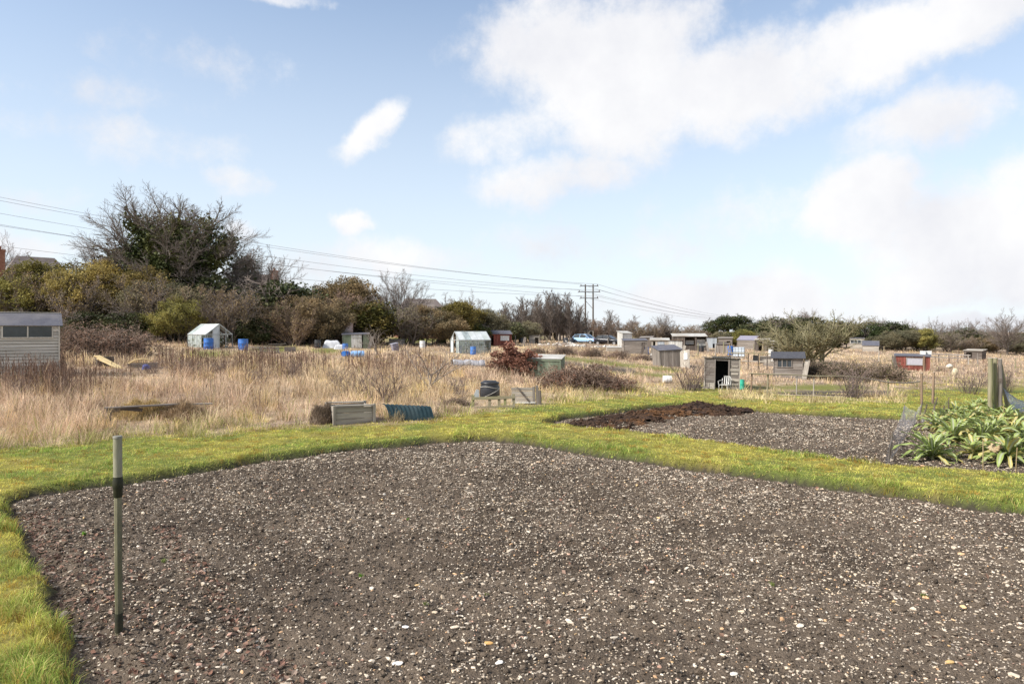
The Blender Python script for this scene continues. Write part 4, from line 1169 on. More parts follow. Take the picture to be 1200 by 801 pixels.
FELT = lambda: mat('roof_felt', (.085, .085, .105), (.12, .12, .14), (.16, .15, .155), scale=3, rough=.9, bump=.3, bscale=60)
TIN = lambda: mat('corrugated_tin', (.52, .51, .49), (.40, .385, .36), (.38, .27, .2), scale=2.5, rough=.55, metal=.2)
PALETIN = lambda: mat('pale_sheet', (.50, .485, .45), (.36, .34, .30), (.30, .255, .20), scale=2.0, rough=.6)
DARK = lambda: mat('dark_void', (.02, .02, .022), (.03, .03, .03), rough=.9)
BLUEP = lambda: mat('blue_plastic', (.03, .125, .42), (.045, .16, .47), (.09, .2, .45), scale=4, rough=.4, spec=.4)
BLACKP = lambda: mat('black_plastic', (.018, .019, .022), (.03, .03, .034), (.06, .058, .055), scale=5, rough=.4, spec=.4)
WHITEP = lambda: mat('white_plastic', (.66, .66, .65), (.55, .55, .53), (.46, .45, .42), scale=3, rough=.5)
STEEL = lambda: mat('galvanised_steel', (.50, .51, .53), (.38, .38, .39), (.42, .36, .30), scale=4, rough=.5, metal=.45)
SHEDGLASS = lambda: mat('dim_glass', (.035, .042, .050), (.06, .07, .082), scale=2, rough=.12, spec=.6)

def wall_boards(mb, mapf, a0, a1, z0, ztop, along, bw, rng, holes=(), th=.022, gap=.006, jag=0.0, skew=0.0, lap=0.0):
    """clad a wall: a along the wall, z up; mapf(a, z, out) -> local point"""
    def bd(aa, ab, za, zb, zb2=None):
        if ab - aa < .01 or zb - za < .01: return
        zb2 = zb if zb2 is None else zb2
        o = rng.uniform(0, .008); t = rng.uniform(-skew, skew)
        P = [mapf(aa, za, o + lap), mapf(ab, za + t * (ab - aa), o + lap), mapf(ab, zb2 + t * (ab - aa), o), mapf(aa, zb, o),
             mapf(aa, za, o - th), mapf(ab, za + t * (ab - aa), o - th), mapf(ab, zb2 + t * (ab - aa), o - th), mapf(aa, zb, o - th)]
        mb.add(P, [(0, 1, 2, 3), (7, 6, 5, 4), (0, 4, 5, 1), (1, 5, 6, 2), (2, 6, 7, 3), (3, 7, 4, 0)])
    if along == 'v':
        n = max(1, round((a1 - a0) / bw)); w = (a1 - a0) / n
        for i in range(n):
            p, q = a0 + i * w + gap / 2, a0 + (i + 1) * w - gap / 2; m = (p + q) / 2
            spans = [(z0 + rng.uniform(0, jag), None)]
            segs = []; cur = spans[0][0]
            for h in sorted([h for h in holes if h[0] < m < h[1]], key=lambda h: h[2]):
                segs.append((cur, h[2])); cur = h[3]
            for za, zb in segs: bd(p, q, za, zb)
            j = rng.uniform(-jag, jag)
            bd(p, q, cur, ztop(p) + j, ztop(q) + j)
    else:
        zmax = max(ztop(a0), ztop(a1), ztop((a0 + a1) / 2))
        n = max(1, round((zmax - z0) / bw)); w = (zmax - z0) / n
        for i in range(n):
            za, zb = z0 + i * w, z0 + (i + 1) * w - gap; m = (za + zb) / 2
            segs = []; cur = a0 + rng.uniform(0, jag)
            # stay under a sloping top
            lo, hi = a0, a1
            if ztop(a0) < m or ztop(a1) < m:
                ok = [a0 + (a1 - a0) * k / 60 for k in range(61) if ztop(a0 + (a1 - a0) * k / 60) >= m]
                if not ok: continue
                lo, hi = ok[0], ok[-1]
            cur = max(cur, lo)
            for h in sorted([h for h in holes if h[2] < m < h[3]]):
                segs.append((cur, min(h[0], hi))); cur = h[1]
            segs.append((cur, hi - rng.uniform(0, jag)))
            for p, q in segs: bd(p, q, za, zb)

def corrugated(mb, c00, c10, c11, c01, pitch=.08, amp=.012, th=.006, flat=False):
    """sheet over four corners, ribs running from the c00-c10 edge to the c01-c11 edge"""
    c00, c10, c11, c01 = map(Vector, (c00, c10, c11, c01))
    L = (c10 - c00).length
    n = 1 if flat else max(4, int(L / pitch) * 4)
    nrm = (c10 - c00).cross(c01 - c00).normalized()
    v = []
    for i in range(n + 1):
        t = i / n; o = nrm * (0 if flat else amp * math.sin(2 * math.pi * i / 4))
        a = c00.lerp(c10, t) + o; b = c01.lerp(c11, t) + o
        v += [a, b, a - nrm * th, b - nrm * th]
    f = []
    for i in range(n):
        k = i * 4
        f += [(k, k + 4, k + 5, k + 1), (k + 2, k + 3, k + 7, k + 6), (k, k + 2, k + 6, k + 4), (k + 1, k + 5, k + 7, k + 3)]
    f += [(0, 1, 3, 2), (n * 4, n * 4 + 2, n * 4 + 3, n * 4 + 1)]
    mb.add(v, f, False)

def shed(name, label, px, Y, w, d, hf, hb=None, roof='pent', ridge=None, wallm=None, roofm=None, along='h', bw=.13, holes=(), win=(), door=None,
         rz=0.0, over=.07, seed=1, cat='shed', group=None, jag=0.015, skew=0.008, corr=True, rth=.03, sideholes=(), trimm=None, tilt=0.0, lap=0.0):
    """a timber hut whose front wall (local -Y side) stands on the given point"""
    rng = random.Random(seed)
    p = place(px, Y, -.06)
    r = empty(name, p, face(px) + rz, label, cat, group)
    tilt = tilt or R(random.Random(seed * 7).uniform(-1.4, 1.4))
    if name != 'garden_shed': r.rotation_euler = (0, tilt, face(px) + rz)
    hb = hf if hb is None else hb
    W = w / 2
    if roof == 'gable_x':           # ridge runs along the front
        yr = d / 2; top_side = lambda a: hf + (ridge - hf) * (1 - abs(a - yr) / yr); top_front = lambda a: hf; top_back = lambda a: hb
    elif roof == 'gable_y':         # gable faces the viewer
        top_side = lambda a: hf; top_front = lambda a: hf + (ridge - hf) * (1 - abs(a) / W); top_back = top_front
    else:
        top_side = lambda a: hf + (hb - hf) * a / d; top_front = lambda a: hf; top_back = lambda a: hb
    hl = [tuple(h) for h in holes] + [tuple(x[:4]) for x in win] + ([tuple(door[:4])] if door else [])
    mb = MB()
    wall_boards(mb, lambda a, z, o: (a, -o, z), -W, W, 0, top_front, along, bw, rng, hl, jag=jag, skew=skew, lap=lap, gap=.006 + lap * .4)
    wall_boards(mb, lambda a, z, o: (a, d + o, z), -W, W, 0, top_back, along, bw, rng)
    wall_boards(mb, lambda a, z, o: (-W - o, a, z), .024, d - .024, 0, top_side, along, bw, rng, jag=0)
    wall_boards(mb, lambda a, z, o: (W + o, a, z), .024, d - .024, 0, top_side, along, bw, rng, sideholes, jag=0)
    mb.build('wall', wallm, r)
    for sx in (-1, 1):
        MB().bar((sx * (W - .02), -.022 - lap, 0), (sx * (W - .02), -.022 - lap, hf), .05, .03, (0, 1, 0)).build('corner_post', trimm or wallm, r)
    rb = MB(); o = over
    if roof == 'gable_x':
        k = (ridge - hf) / (d / 2)
        for s in (0, 1):
            ye, yr2 = (-o, d / 2) if s == 0 else (d + o, d / 2)
            a = [(-W - o, ye, hf - k * o + .03), (W + o, ye, hf - k * o + .03), (W + o, yr2, ridge + .03), (-W - o, yr2, ridge + .03)]
            if s: a = [a[1], a[0], a[3], a[2]]
            corrugated(rb, *a, flat=not corr, th=rth)
    elif roof == 'gable_y':
        k = (ridge - hf) / W
        for s in (-1, 1):
            a = [(s * (W + o), -o, hf - k * o + .03), (s * (W + o), d + o, hf - k * o + .03), (0, d + o, ridge + .03), (0, -o, ridge + .03)]
            if s > 0: pass
            else: a = [a[1], a[0], a[3], a[2]]
            corrugated(rb, *a, flat=not corr, th=rth)
    else:
        k = (hb - hf) / d
        corrugated(rb, (-W - o, -o, hf - k * o + .035), (W + o, -o, hf - k * o + .035), (W + o, d + o, hb + k * o + .035), (-W - o, d + o, hb + k * o + .035), flat=not corr, th=rth)
    rb.build('roof', roofm, r)
    for x in win:
        x0, x1, z0, z1 = x[:4]; npane = x[4] if len(x) > 4 else 1; fm = x[5] if len(x) > 5 else (trimm or wallm); gm = x[6] if len(x) > 6 else SHEDGLASS()
        f = MB(); bt = .045
        f.box(((x0 + x1) / 2, -.02, z0), (x1 - x0 + .08, .06, bt)); f.box(((x0 + x1) / 2, -.02, z1), (x1 - x0 + .08, .06, bt))
        for i in range(npane + 1):
            xx = x0 + (x1 - x0) * i / npane
            f.box((xx, -.02, (z0 + z1) / 2), (bt, .055, z1 - z0 - bt))
        fo = f.build('window', fm, r)
        for i in range(npane):
            a, b = x0 + (x1 - x0) * i / npane, x0 + (x1 - x0) * (i + 1) / npane
            MB().box(((a + b) / 2, -.004, (z0 + z1) / 2), (b - a - bt, .008, z1 - z0 - bt)).build('pane', gm, fo)
    if door:
        x0, x1, z0, z1 = door[:4]; dm = door[4]; opn = door[5] if len(door) > 5 else 0.0
        b = MB(); rr = random.Random(seed + 5)
        wall_boards(b, lambda a, z, o: (a, -o, z), 0.01, x1 - x0 - .01, z0 + .02, lambda a: z1 - .02, 'v', .12, rr)
        b.box(((x1 - x0) / 2, -.03, z0 + .25), (x1 - x0 - .06, .022, .08)); b.box(((x1 - x0) / 2, -.03, z1 - .25), (x1 - x0 - .06, .022, .08))
        do = b.build('door', dm, r); do.location = (x0, -.012, 0); do.rotation_euler = (0, 0, -opn)
        MB().box((x1 - x0 - .1, -.05, (z0 + z1) / 2), (.03, .03, .12)).build('handle', STEEL(), do)
    return r

def barrel(name, label, px, Y, r, h, m, dz=0.0, group=None, lidm=None, cat='barrel', lie=None):
    p = place(px, Y, dz)
    o = empty(name, p, random.Random(px).uniform(0, 6), label, cat, group)
    if lie is not None: o.rotation_euler = (0, R(90), lie); o.location.z += r
    b = MB().lathe([(r * .9, 0), (r * .97, h * .03), (r, h * .14), (r, h * .30), (r * 1.025, h * .32), (r * 1.025, h * .35), (r, h * .37), (r, h * .63), (r * 1.025, h * .65), (r * 1.025, h * .68), (r, h * .70), (r, h * .88), (r * .95, h * .96)], 24)
    b.build('body', m, o)
    MB().lathe([(r * 1.0, h * .955), (r * 1.01, h * .985), (r * .96, h), (r * .9, h * .99), (0.0, h * .985)], 24).build('lid', lidm or m, o)
    return o

def net_mat(name, c, alpha):
    m, nt, N, L, P = new_mat(name)
    tc = N.new('ShaderNodeTexCoord'); v = N.new('ShaderNodeTexNoise'); v.inputs['Scale'].default_value = 14; v.inputs['Detail'].default_value = 4
    L.new(tc.outputs['Object'], v.inputs['Vector'])
    mr = N.new('ShaderNodeMapRange'); mr.inputs[1].default_value = .3; mr.inputs[2].default_value = .7; mr.inputs[3].default_value = alpha * .55; mr.inputs[4].default_value = min(1, alpha * 1.35)
    L.new(v.outputs['Fac'], mr.inputs[0])
    d = N.new('ShaderNodeBsdfDiffuse'); d.inputs[0].default_value = (*c, 1); t = N.new('ShaderNodeBsdfTransparent'); ms = N.new('ShaderNodeMixShader')
    L.new(mr.outputs[0], ms.inputs[0]); L.new(t.outputs[0], ms.inputs[1]); L.new(d.outputs[0], ms.inputs[2])
    L.new(ms.outputs[0], N['Material Output'].inputs['Surface'])
    return m

def soil_at(px, row, bed=1):
    x, y = unproj(px, row)
    P = BED1 if bed == 1 else BED2
    s = poly_sdf(P, np.array([x]), np.array([y]))
    return Vector((x, y, float(soil_z(np.array([x]), np.array([y]), bed, s)[0])))

# ------------------------------------------------------------------ near things
def near_things():
    # the marker post on the bed
    p = soil_at(139.5, 747)
    hgt = p.y / FPX * (747 - 518)
    r = empty('marker_post', p, 0.2, 'slim grey green pipe post with a black joint standing in the near bed', 'post')
    r.rotation_euler = (0, R(-.4), .2)
    s = hgt / 230.0
    low = MB()
    n = 16; z0, z1 = -.25, hgt - 55 * s
    prof = []
    for zz in (z0, z1):
        for k in range(n * 2):
            a = math.pi * k / n; rr = .0285 * (1 if k % 4 < 2 else .93)
            prof.append((rr * math.cos(a), rr * math.sin(a), zz))
    m = n * 2
    low.add(prof, [(k, (k + 1) % m, (k + 1) % m + m, k + m) for k in range(m)])
    low.build('lower_pipe', mat('weathered_pipe', (.235, .215, .145), (.12, .112, .07), (.145, .15, .05), scale=4, stretch=(3, 3, .8), rough=.55, bump=.2, lo=.3, hi=.6), r)
    MB().lathe([(.0315, .0), (.0315, .03), (.030, 22 * s)], 20).build('foot_sleeve', mat('dark_sleeve', (.05, .048, .026), (.03, .03, .02), (.085, .08, .045), scale=12, rough=.8), r)
    j = MB().lathe([(.030, hgt - 72 * s), (.034, hgt - 71 * s), (.0345, hgt - 62 * s), (.0385, hgt - 61 * s), (.0395, hgt - 53 * s), (.0345, hgt - 50 * s), (.034, hgt - 48 * s)], 22)
    j.build('joint_collar', mat('black_rubber', (.02, .022, .014), (.035, .034, .02), (.06, .06, .02), scale=20, rough=.6), r)
    u = MB().tube([(0, 0, hgt - 56 * s), (0, 0, hgt - 2 * s)], .0335, 22)
    u.build('upper_pipe', mat('pale_pipe', (.34, .32, .255), (.20, .19, .14), (.24, .235, .11), scale=5, stretch=(2, 2, .6), rough=.5, bump=.15), r)
    MB().lathe([(.0355, hgt - 3 * s), (.0355, hgt - .5 * s), (.031, hgt)], 22).build('cap', mat('pipe_cap', (.15, .14, .11), (.24, .23, .19), rough=.6), r)
    # seedlings in the bed
    gl = leafmat('seedling_leaf', .3, use_obj=False)
    for i, (px, row, sz, lab) in enumerate(((423, 678, .05, 'bright green seedling tuft near the middle of the near bed'), (478, 612, .05, 'green seedling tuft further up the bed than the brightest one'), (571, 702, .045, 'faint yellow green seedling right of the brightest tuft'), (98, 632, .06, 'green seedling between the post and the left grass edge'),
                                           (1082, 702, .05, 'small grey green weed in the right part of the near bed'), (905, 690, .05, 'pale green weed left of the grey green one'), (192, 660, .05, 'yellowish weed just right of the post'), (498, 716, .04, 'tiny green weed beside the bluish flint'))):
        q = soil_at(px, row); rng = np.random.default_rng(i + 70)
        n = 26
        P = np.tile(np.array([[0, 0, 0.0]]), (n, 1)) + rng.normal(0, sz * .22, (n, 3)) * np.array([1, 1, 0])
        c = np.array([.13, .26, .03]) * rng.uniform(.7, 1.4, (n, 1)) if i in (0, 1, 3) else np.array([.22, .26, .08]) * rng.uniform(.7, 1.3, (n, 1))
        V, F, C = blades(P, rng.uniform(.5, 1.1, n) * sz, np.full(n, sz * .22), rng.uniform(.4, .95, n), c, rng)
        o = np_obj('seedling_weed', V, F, gl, C); o.location = q + Vector((0, 0, .004)); tag(o, lab, 'weed')

    # timber compost box
    px, Y = 415, 17.25
    p = place(px, Y, -.02); S = mpx(Y)
    r = empty('compost_box', p, face(px) + R(14), 'open box of grey weathered planks at the edge of the mown path', 'compost box')
    rng = random.Random(3); W, D, H = .94, .85, .60
    for mapf, a0, a1 in ((lambda a, z, o: (a, -o, z), -W / 2, W / 2), (lambda a, z, o: (a, D + o, z), -W / 2, W / 2), (lambda a, z, o: (-W / 2 - o, a, z), 0.03, D - .03), (lambda a, z, o: (W / 2 + o, a, z), .03, D - .03)):
        b = MB(); wall_boards(b, mapf, a0, a1, 0, lambda a: H, 'h', .15, rng, th=.025, gap=.012, skew=.01)
        b.build('side_panel', wood('pale', 'h'), r, bevel=.004)
    for sx, sy in ((-1, 0), (1, 0), (-1, 1), (1, 1)):
        MB().box((sx * (W / 2 + .035), sy * D + (.0 if sy else -.035) + (.035 if sy else 0), H / 2 + .02), (.07, .07, H + .06)).build('corner_post', wood('pale', 'v'), r, bevel=.005)
    for y in (-.005, D + .005):
        MB().box((0, y, H + .028), (W - .02, .12, .03), Matrix.Rotation(R(1.2), 3, 'Y')).build('top_plank', wood('pale', 'h'), r, bevel=.004)
    b = MB(); b.lathe([(.36, .1), (.37, .30), (.25, .38), (.0, .40)], 16, (0, D / 2, 0)); b.build('compost', mat('compost', (.12, .085, .05), (.22, .17, .10), scale=9, rough=1, bump=1, bscale=40), r)
    clear(px, Y, .9, .12, 1.2)
    # brown weed heap beside it
    mound('dead_weed_heap', 'matted brown heap of dead weeds beside the timber box', 'heap', 378, 17.5, .34, .42, .62, (.24, .18, .13), 2200, .2, 7)
    mound('dead_weed_heap', 'low dark clump of dead twigs lying on the grass path', 'heap', 258, 17.1, .55, .5, .12, (.12, .095, .07), 900, .13, 9)
    # teal corrugated sheet bent over
    px, Y = 484, 17.8
    p = place(px, Y, -.03)
    r = empty('corrugated_sheet', p, face(px) + R(8), 'dark teal corrugated sheet bent over in the grass beside the timber box', 'sheet')
    b = MB(); n, mm = 44, 14; v = []; f = []
    for i in range(n + 1):
        x = -.56 + 1.12 * i / n; o = .012 * math.sin(i * math.pi / 2)
        for k in range(mm + 1):
            t = k / mm; a = R(8 + 92 * t); rr = .58 + o
            tw = .12 * (x / .56) * t
            v.append((x + tw * .6 - .1 * t, -.02 + .62 * (1 - math.cos(a)) * .9, rr * math.sin(a) * (1.0 - .16 * (x + .56) / 1.1)))
    for i in range(n):
        for k in range(mm):
            q = i * (mm + 1) + k; f.append((q, q + mm + 1, q + mm + 2, q + 1))
    b.add(v, f)
    o = b.build('sheet', mat('teal_sheet', (.018, .038, .045), (.012, .025, .030), (.045, .062, .064), scale=5, rough=.7, spec=.12), r)
    md = o.modifiers.new('thick', 'SOLIDIFY'); md.thickness = .012
    b = MB().bar((-.56, .3, .44), (.56, .42, .36), .05, .03); b.build('prop_batten', wood('dark'), r)
    clear(px, Y, .75, .16, .9)
    mound('grass_tussock', 'pale grass tussock leaning on the teal sheet', 'tussock', 464, 17.9, .3, .5, .18, (.36, .28, .16), 500, .3, 12, up=True)
    # low raised bed frame on the left
    px, Y = 186, 17.9
    p = place(px, Y, 0)
    r = empty('raised_bed', p, face(px) + R(2), 'low grey plank frame around a heap of straw at the left', 'raised bed')
    MB().box((-.35, 0, .49), (1.75, .16, .04), Matrix.Rotation(R(-.5), 3, 'Y')).build('top_plank', wood('grey', 'h'), r, bevel=.004)
    MB().box((.85, .1, .47), (.9, .12, .03), Matrix.Rotation(R(1.5), 3, 'Y')).build('top_plank', wood('pale', 'h'), r, bevel=.004)
    MB().box((-1.12, .03, .24), (.10, .10, .5), Matrix.Rotation(R(4), 3, 'Y')).build('leg', wood('dark', 'v'), r, bevel=.005)
    MB().box((.7, .25, .2), (.09, .09, .4)).build('leg', wood('dark', 'v'), r, bevel=.005)
    MB().box((-.45, .55, .36), (1.5, .03, .14), Matrix.Rotation(R(2), 3, 'Y')).build('back_plank', wood('dark', 'h'), r, bevel=.004)
    MB().box((-.62, -.02, .43), (.5, .03, .10), Matrix.Rotation(R(9), 3, 'Y')).build('loose_batten', wood('dark', 'h'), r, bevel=.003)
    clear(px - 25, Y - .3, .55, .22); clear(px + 25, Y - .3, .55, .26)
    mound('straw_heap', 'golden straw heap under the low plank frame', 'heap', 168, 18.1, .9, .5, .50, (.46, .34, .16), 2600, .24, 21)
    mound('straw_heap', 'brown straw heap at the right end of the low plank frame', 'heap', 218, 18.0, .80, .50, .48, (.33, .235, .14), 2800, .26, 22)
    mound('dead_weed_heap', 'dark trampled weeds left of the low plank frame', 'heap', 112, 17.6, .5, .34, .25, (.17, .14, .12), 800, .18, 23)
    # rustic pallet fence, gate, black butt
    px, Y = 578, 21.0
    p = place(px, Y, 0)
    r = empty('pallet_fence', p, face(px) - R(8), 'low fence of two mossy rails in front of the black water butt', 'fence')
    for z in (.15, .44):
        MB().box((0, 0, z), (1.36, .03, .085), Matrix.Rotation(R(-2.5 if z > .3 else -3.5), 3, 'Y')).build('rail', wood('mossy', 'h'), r, bevel=.004)
    for x, h, t in ((-.64, .52, 2), (-.12, .47, 3), (.18, .5, -2), (.36, .46, 1), (.63, .56, -1)):
        MB().box((x, .035, h / 2), (.085, .035, h), Matrix.Rotation(R(t), 3, 'Y')).build('upright', wood('mossy', 'v'), r, bevel=.004)
    clear(px, Y, .9, .12, 1.2)
    px, Y = 614, 22.3
    p = place(px, Y, 0)
    r = empty('timber_gate', p, face(px) - R(4), 'grey plank gate panel with a dark diagonal brace', 'gate')
    b = MB(); wall_boards(b, lambda a, z, o: (a, -o, z), -.42, .36, .03, lambda a: .66 + .02 * math.sin(a * 9), 'h', .11, random.Random(4), gap=.01, jag=.02, skew=.01)
    b.build('panel', wood('pale', 'h'), r, bevel=.003)
    MB().bar((-.22, -.05, .68), (.20, -.05, .18), .05, .03, (0, 1, 0)).build('brace', wood('dark', 'h'), r)
    MB().bar((-.38, -.05, .17), (.38, -.05, .19), .03, .045, (0, 0, 1)).build('bottom_rail', wood('white', 'h'), r)
    for x, h, t in ((.33, .70, 'grey'), (.44, .74, 'grey'), (.53, .58, 'dark')):
        MB().box((x, -.02, h / 2), (.085, .06, h), Matrix.Rotation(R(-2), 3, 'Y')).build('gate_post', wood(t, 'v'), r, bevel=.006)
    clear(px, Y, .8, .14, 1.2)
    px, Y = 574, 23.6
    p = place(px, Y, 0)
    r = empty('water_butt', p, .3, 'black plastic water butt with a pale cord tied around it', 'water butt')
    MB().lathe([(.28, 0), (.32, .06), (.345, .28), (.345, .45), (.315, .60), (.30, .66)], 26).build('body', BLACKP(), r)
    MB().lathe([(.315, .655), (.325, .68), (.315, .725), (.24, .74), (.22, .77), (.0, .775)], 26).build('lid', BLACKP(), r)
    b = MB(); cord = mat('pale_cord', (.55, .53, .48), (.4, .38, .33), rough=.9)
    pts = [(.338 * math.cos(t), .338 * math.sin(t), .55 + .035 * math.sin(2 * t)) for t in [2 * math.pi * k / 30 for k in range(31)]]
    b.tube(pts, .009, 6); b.build('cord', cord, r)
    b = MB(); b.tube([(.352 * math.cos(t), .352 * math.sin(t), .20 + .33 * (k / 20)) for k, t in [(k, R(-150 + k * 6)) for k in range(21)]], .008, 6); b.build('cord', cord, r)
    clear(px, Y, .7, .1, 1.6)
    px, Y = 556, 23.4
    p = place(px, Y, 0)
    r = empty('leaning_slate', p, face(px), 'grey triangular sheet leaning beside the black water butt', 'sheet')
    MB().prism([(-.15, 0), (.16, 0), (.16, .46), (.06, .48)], -.01, .01).build('panel', mat('slate_grey', (.33, .36, .36), (.25, .27, .27), (.4, .4, .38), rough=.6), r, bevel=.003).rotation_euler = (R(-12), 0, 0)
    clear(px, Y, .4, .15, 1.0)

def mound(name, label, cat, px, Y, rx, ry, h, c, n, L, seed, up=False):
    """a heap of dead stalks: a lumpy core covered with crossing blades"""
    rng = np.random.default_rng(seed); p = place(px, Y, 0)
    r = empty(name, p, 0, label, cat)
    a = rng.uniform(0, 2 * np.pi, n); q = np.sqrt(rng.uniform(0, 1, n))
    x = q * rx * np.cos(a); y = q * ry * np.sin(a)
    z = h * np.maximum(1 - q ** 2, 0) * (.6 + .8 * vnoise(x * 5 + seed, y * 5, seed))
    k = rng.uniform(.55, 1.4, (n, 1)); col = np.array(c) * k
    az = rng.uniform(0, 2 * np.pi, n)
    V, F, C = blades(np.stack([x, y, z - .02], 1), L * rng.uniform(.5, 1.3, n), np.full(n, .011), rng.uniform(.1, .6, n) if up else rng.uniform(.6, .98, n), col, rng, az=az)
    np_obj('foliage', V, F, leafmat('heap_straw', .15, use_obj=False) if 'heap_straw' not in bpy.data.materials else bpy.data.materials['heap_straw'], C, r)
    b = MB(); g = 14; v = []; f = []
    for i in range(g + 1):
        for j in range(g + 1):
            u, w = i / g * 2 - 1, j / g * 2 - 1; rr = u * u + w * w
            v.append((u * rx, w * ry, h * max(1 - rr, -.1) * (.6 + .7 * float(vnoise(np.array([u * rx * 5 + seed]), np.array([w * ry * 5]), seed)[0]))))
    for i in range(g):
        for j in range(g):
            k0 = i * (g + 1) + j; f.append((k0, k0 + g + 1, k0 + g + 2, k0 + 1))
    b.add(v, f, True).build('core', mat('heap_core_%d' % (int(c[0] * 100)), tuple(q * .7 for q in c), tuple(q * .45 for q in c), scale=14, rough=1, bump=1, bscale=50), r)
    return r

def manure():
    P = np.array([unproj(*q) for q in [(652, 500), (676, 494), (700, 490), (740, 484), (785, 477), (826, 473), (880, 481), (893, 485), (872, 489), (836, 489), (800, 491), (770, 497), (752, 505), (715, 509), (690, 503), (668, 503)]])
    x0, y0 = P.min(0); x1, y1 = P.max(0); st = .05
    X, Y = np.meshgrid(np.arange(x0, x1, st), np.arange(y0, y1, st)); x, y = X.ravel(), Y.ravel()
    s = poly_sdf(P, x, y); px, row = proj(x, y, terrain(x, y))
    pk = 0.0
    for cx, cy, rx, ry, a in ((815, 477, 13, 4, .12), (690, 492, 34, 7, .04), (740, 488, 40, 6, .05), (780, 484, 35, 6, .05), (840, 485, 30, 4, .06), (875, 485, 14, 4, .09), (760, 498, 24, 7, .05)): pk = np.maximum(pk, a * pell(px, row, cx, cy, rx, ry))
    nn = fbm(x * 3.2, y * 3.2, 91, 3); fine = fbm(x * 9, y * 9, 95, 3)
    z = terrain(x, y) + .03 + (pk * .6 + .03) * smooth(.02, .35, -s) * (.35 + 1.3 * nn) + .12 * (fine - .5) * smooth(0, .15, -s) - .05 * smooth(-.05, .1, s)
    nx, ny = X.shape[1], X.shape[0]
    i = (np.arange(ny - 1)[:, None] * nx + np.arange(nx - 1)[None, :]).ravel()
    F = np.stack([i, i + 1, i + 1 + nx, i + nx], -1); F = F[((s < .04) & (nn + .25 * smooth(0, .6, -s) > .50))[F].all(1)]
    us = np.unique(F); rm = np.full(len(x), -1); rm[us] = np.arange(len(us)); F = rm[F]; x, y, z, nn, fine, px, row = [q[us] for q in (x, y, z, nn, fine, px, row)]
    c0 = np.array([.034, .022, .017]); c1 = np.array([.062, .037, .024]); c2 = np.array([.14, .068, .028])
    m = smooth(.4, .65, fine)[:, None]; o = (np.maximum(pell(px, row, 790, 488, 45, 6), pell(px, row, 735, 500, 30, 5)) * smooth(.35, .6, nn))[:, None]
    c = c0 + (c1 - c0) * m; c = c + (c2 - c) * o * .75
    base = unproj(770, 490)
    r = empty('manure_heap', (base[0], base[1], tz(*base)), 0, 'ridge of dark brown manure spread along the back of the far bed', 'manure heap')
    V = np.stack([x, y, z], 1) - np.array([base[0], base[1], tz(*base)])
    mt = attrmat('manure', rough=.95, spec=.15, bump=1, bscale=26, noise_amt=.45, nscale=30)
    np_obj('heap', V, F, mt, c, r)
    rng = np.random.default_rng(15); k = rng.choice(len(x), 1500); q = V[k] + rng.normal(0, .03, (1500, 3)) * np.array([1, 1, .3])
    o = scatter_lumps('clods', q, np.minimum(.026 * np.exp(rng.normal(0, .45, len(k))), .075), rng.uniform(.35, .8, len(k)), c[k] * rng.uniform(.6, 1.3, (len(k), 1)), rng, mt, jitter=.45, sink=.2)
    o.parent = r; o['kind'] = 'stuff'

# ------------------------------------------------------------------ cauliflowers, nets, posts on the right
def cauliflower_mesh(seed, n=24, yellow=.25):
    rng = np.random.default_rng(seed); Vs = []; Fs = []; Cs = []; b = 0
    rings, cols = 9, 5
    for i in range(n):
        az = i * 2.4 + rng.normal(0, .25); fr = i / n
        L = rng.uniform(.38, .78) * (1 - .35 * fr); el = R(14 + 66 * fr + rng.normal(0, 12)); W = rng.uniform(.018, .036)
        yl = rng.uniform(0, 1) < yellow * (1.6 - fr * 1.5)
        droop = rng.uniform(.7, 1.5) * (1.15 - .5 * fr)
        base = np.array([.32, .30, .05]) if yl else np.array([.18, .25, .055])
        tip = np.array([.60, .50, .20]) if yl else np.array([.36, .43, .14])
        rib = np.array([.50, .52, .38])
        p = np.array([.03 * math.cos(az), .03 * math.sin(az), .06 + .1 * fr]); e = el
        ca, sa = math.cos(az), math.sin(az); tw = rng.normal(0, .5)
        v = []; c = []
        for k in range(rings):
            t = k / (rings - 1)
            w = W * (.22 + .98 * math.sin(math.pi * min(t * .82 + .08, 1)) ** .8) if t < .97 else W * .2
            side = np.array([-sa, ca, 0]); nrm = np.array([-math.sin(e) * ca, -math.sin(e) * sa, math.cos(e)])
            s2 = side * math.cos(tw * t) + nrm * math.sin(tw * t); n2 = np.cross(np.array([math.cos(e) * ca, math.cos(e) * sa, math.sin(e)]), s2)
            for j in range(cols):
                q = j / (cols - 1) * 2 - 1
                wav = .016 * math.sin(t * 19 + j * 2 + i) * abs(q)
                v.append(p + s2 * q * w - n2 * (abs(q) ** 1.3 * w * -.38 + wav))
                col = base + (tip - base) * (t * .7 + .3 * abs(q)) ; col = col * (.8 + .35 * rng.uniform())
                c.append(rib * (.85 if not yl else .95) if j == cols // 2 and t < .9 else col)
            st = L / (rings - 1); p = p + np.array([math.cos(e) * ca, math.cos(e) * sa, math.sin(e)]) * st
            if p[2] < .03: p[2] = .03
            e -= droop * st * 3.1
        f = [(k * cols + j, k * cols + j + 1, (k + 1) * cols + j + 1, (k + 1) * cols + j) for k in range(rings - 1) for j in range(cols - 1)]
        Vs.append(np.array(v)); Fs.append(np.array(f) + b); Cs.append(np.array(c)); b += len(v)
    return np.concatenate(Vs), np.concatenate(Fs), np.concatenate(Cs)

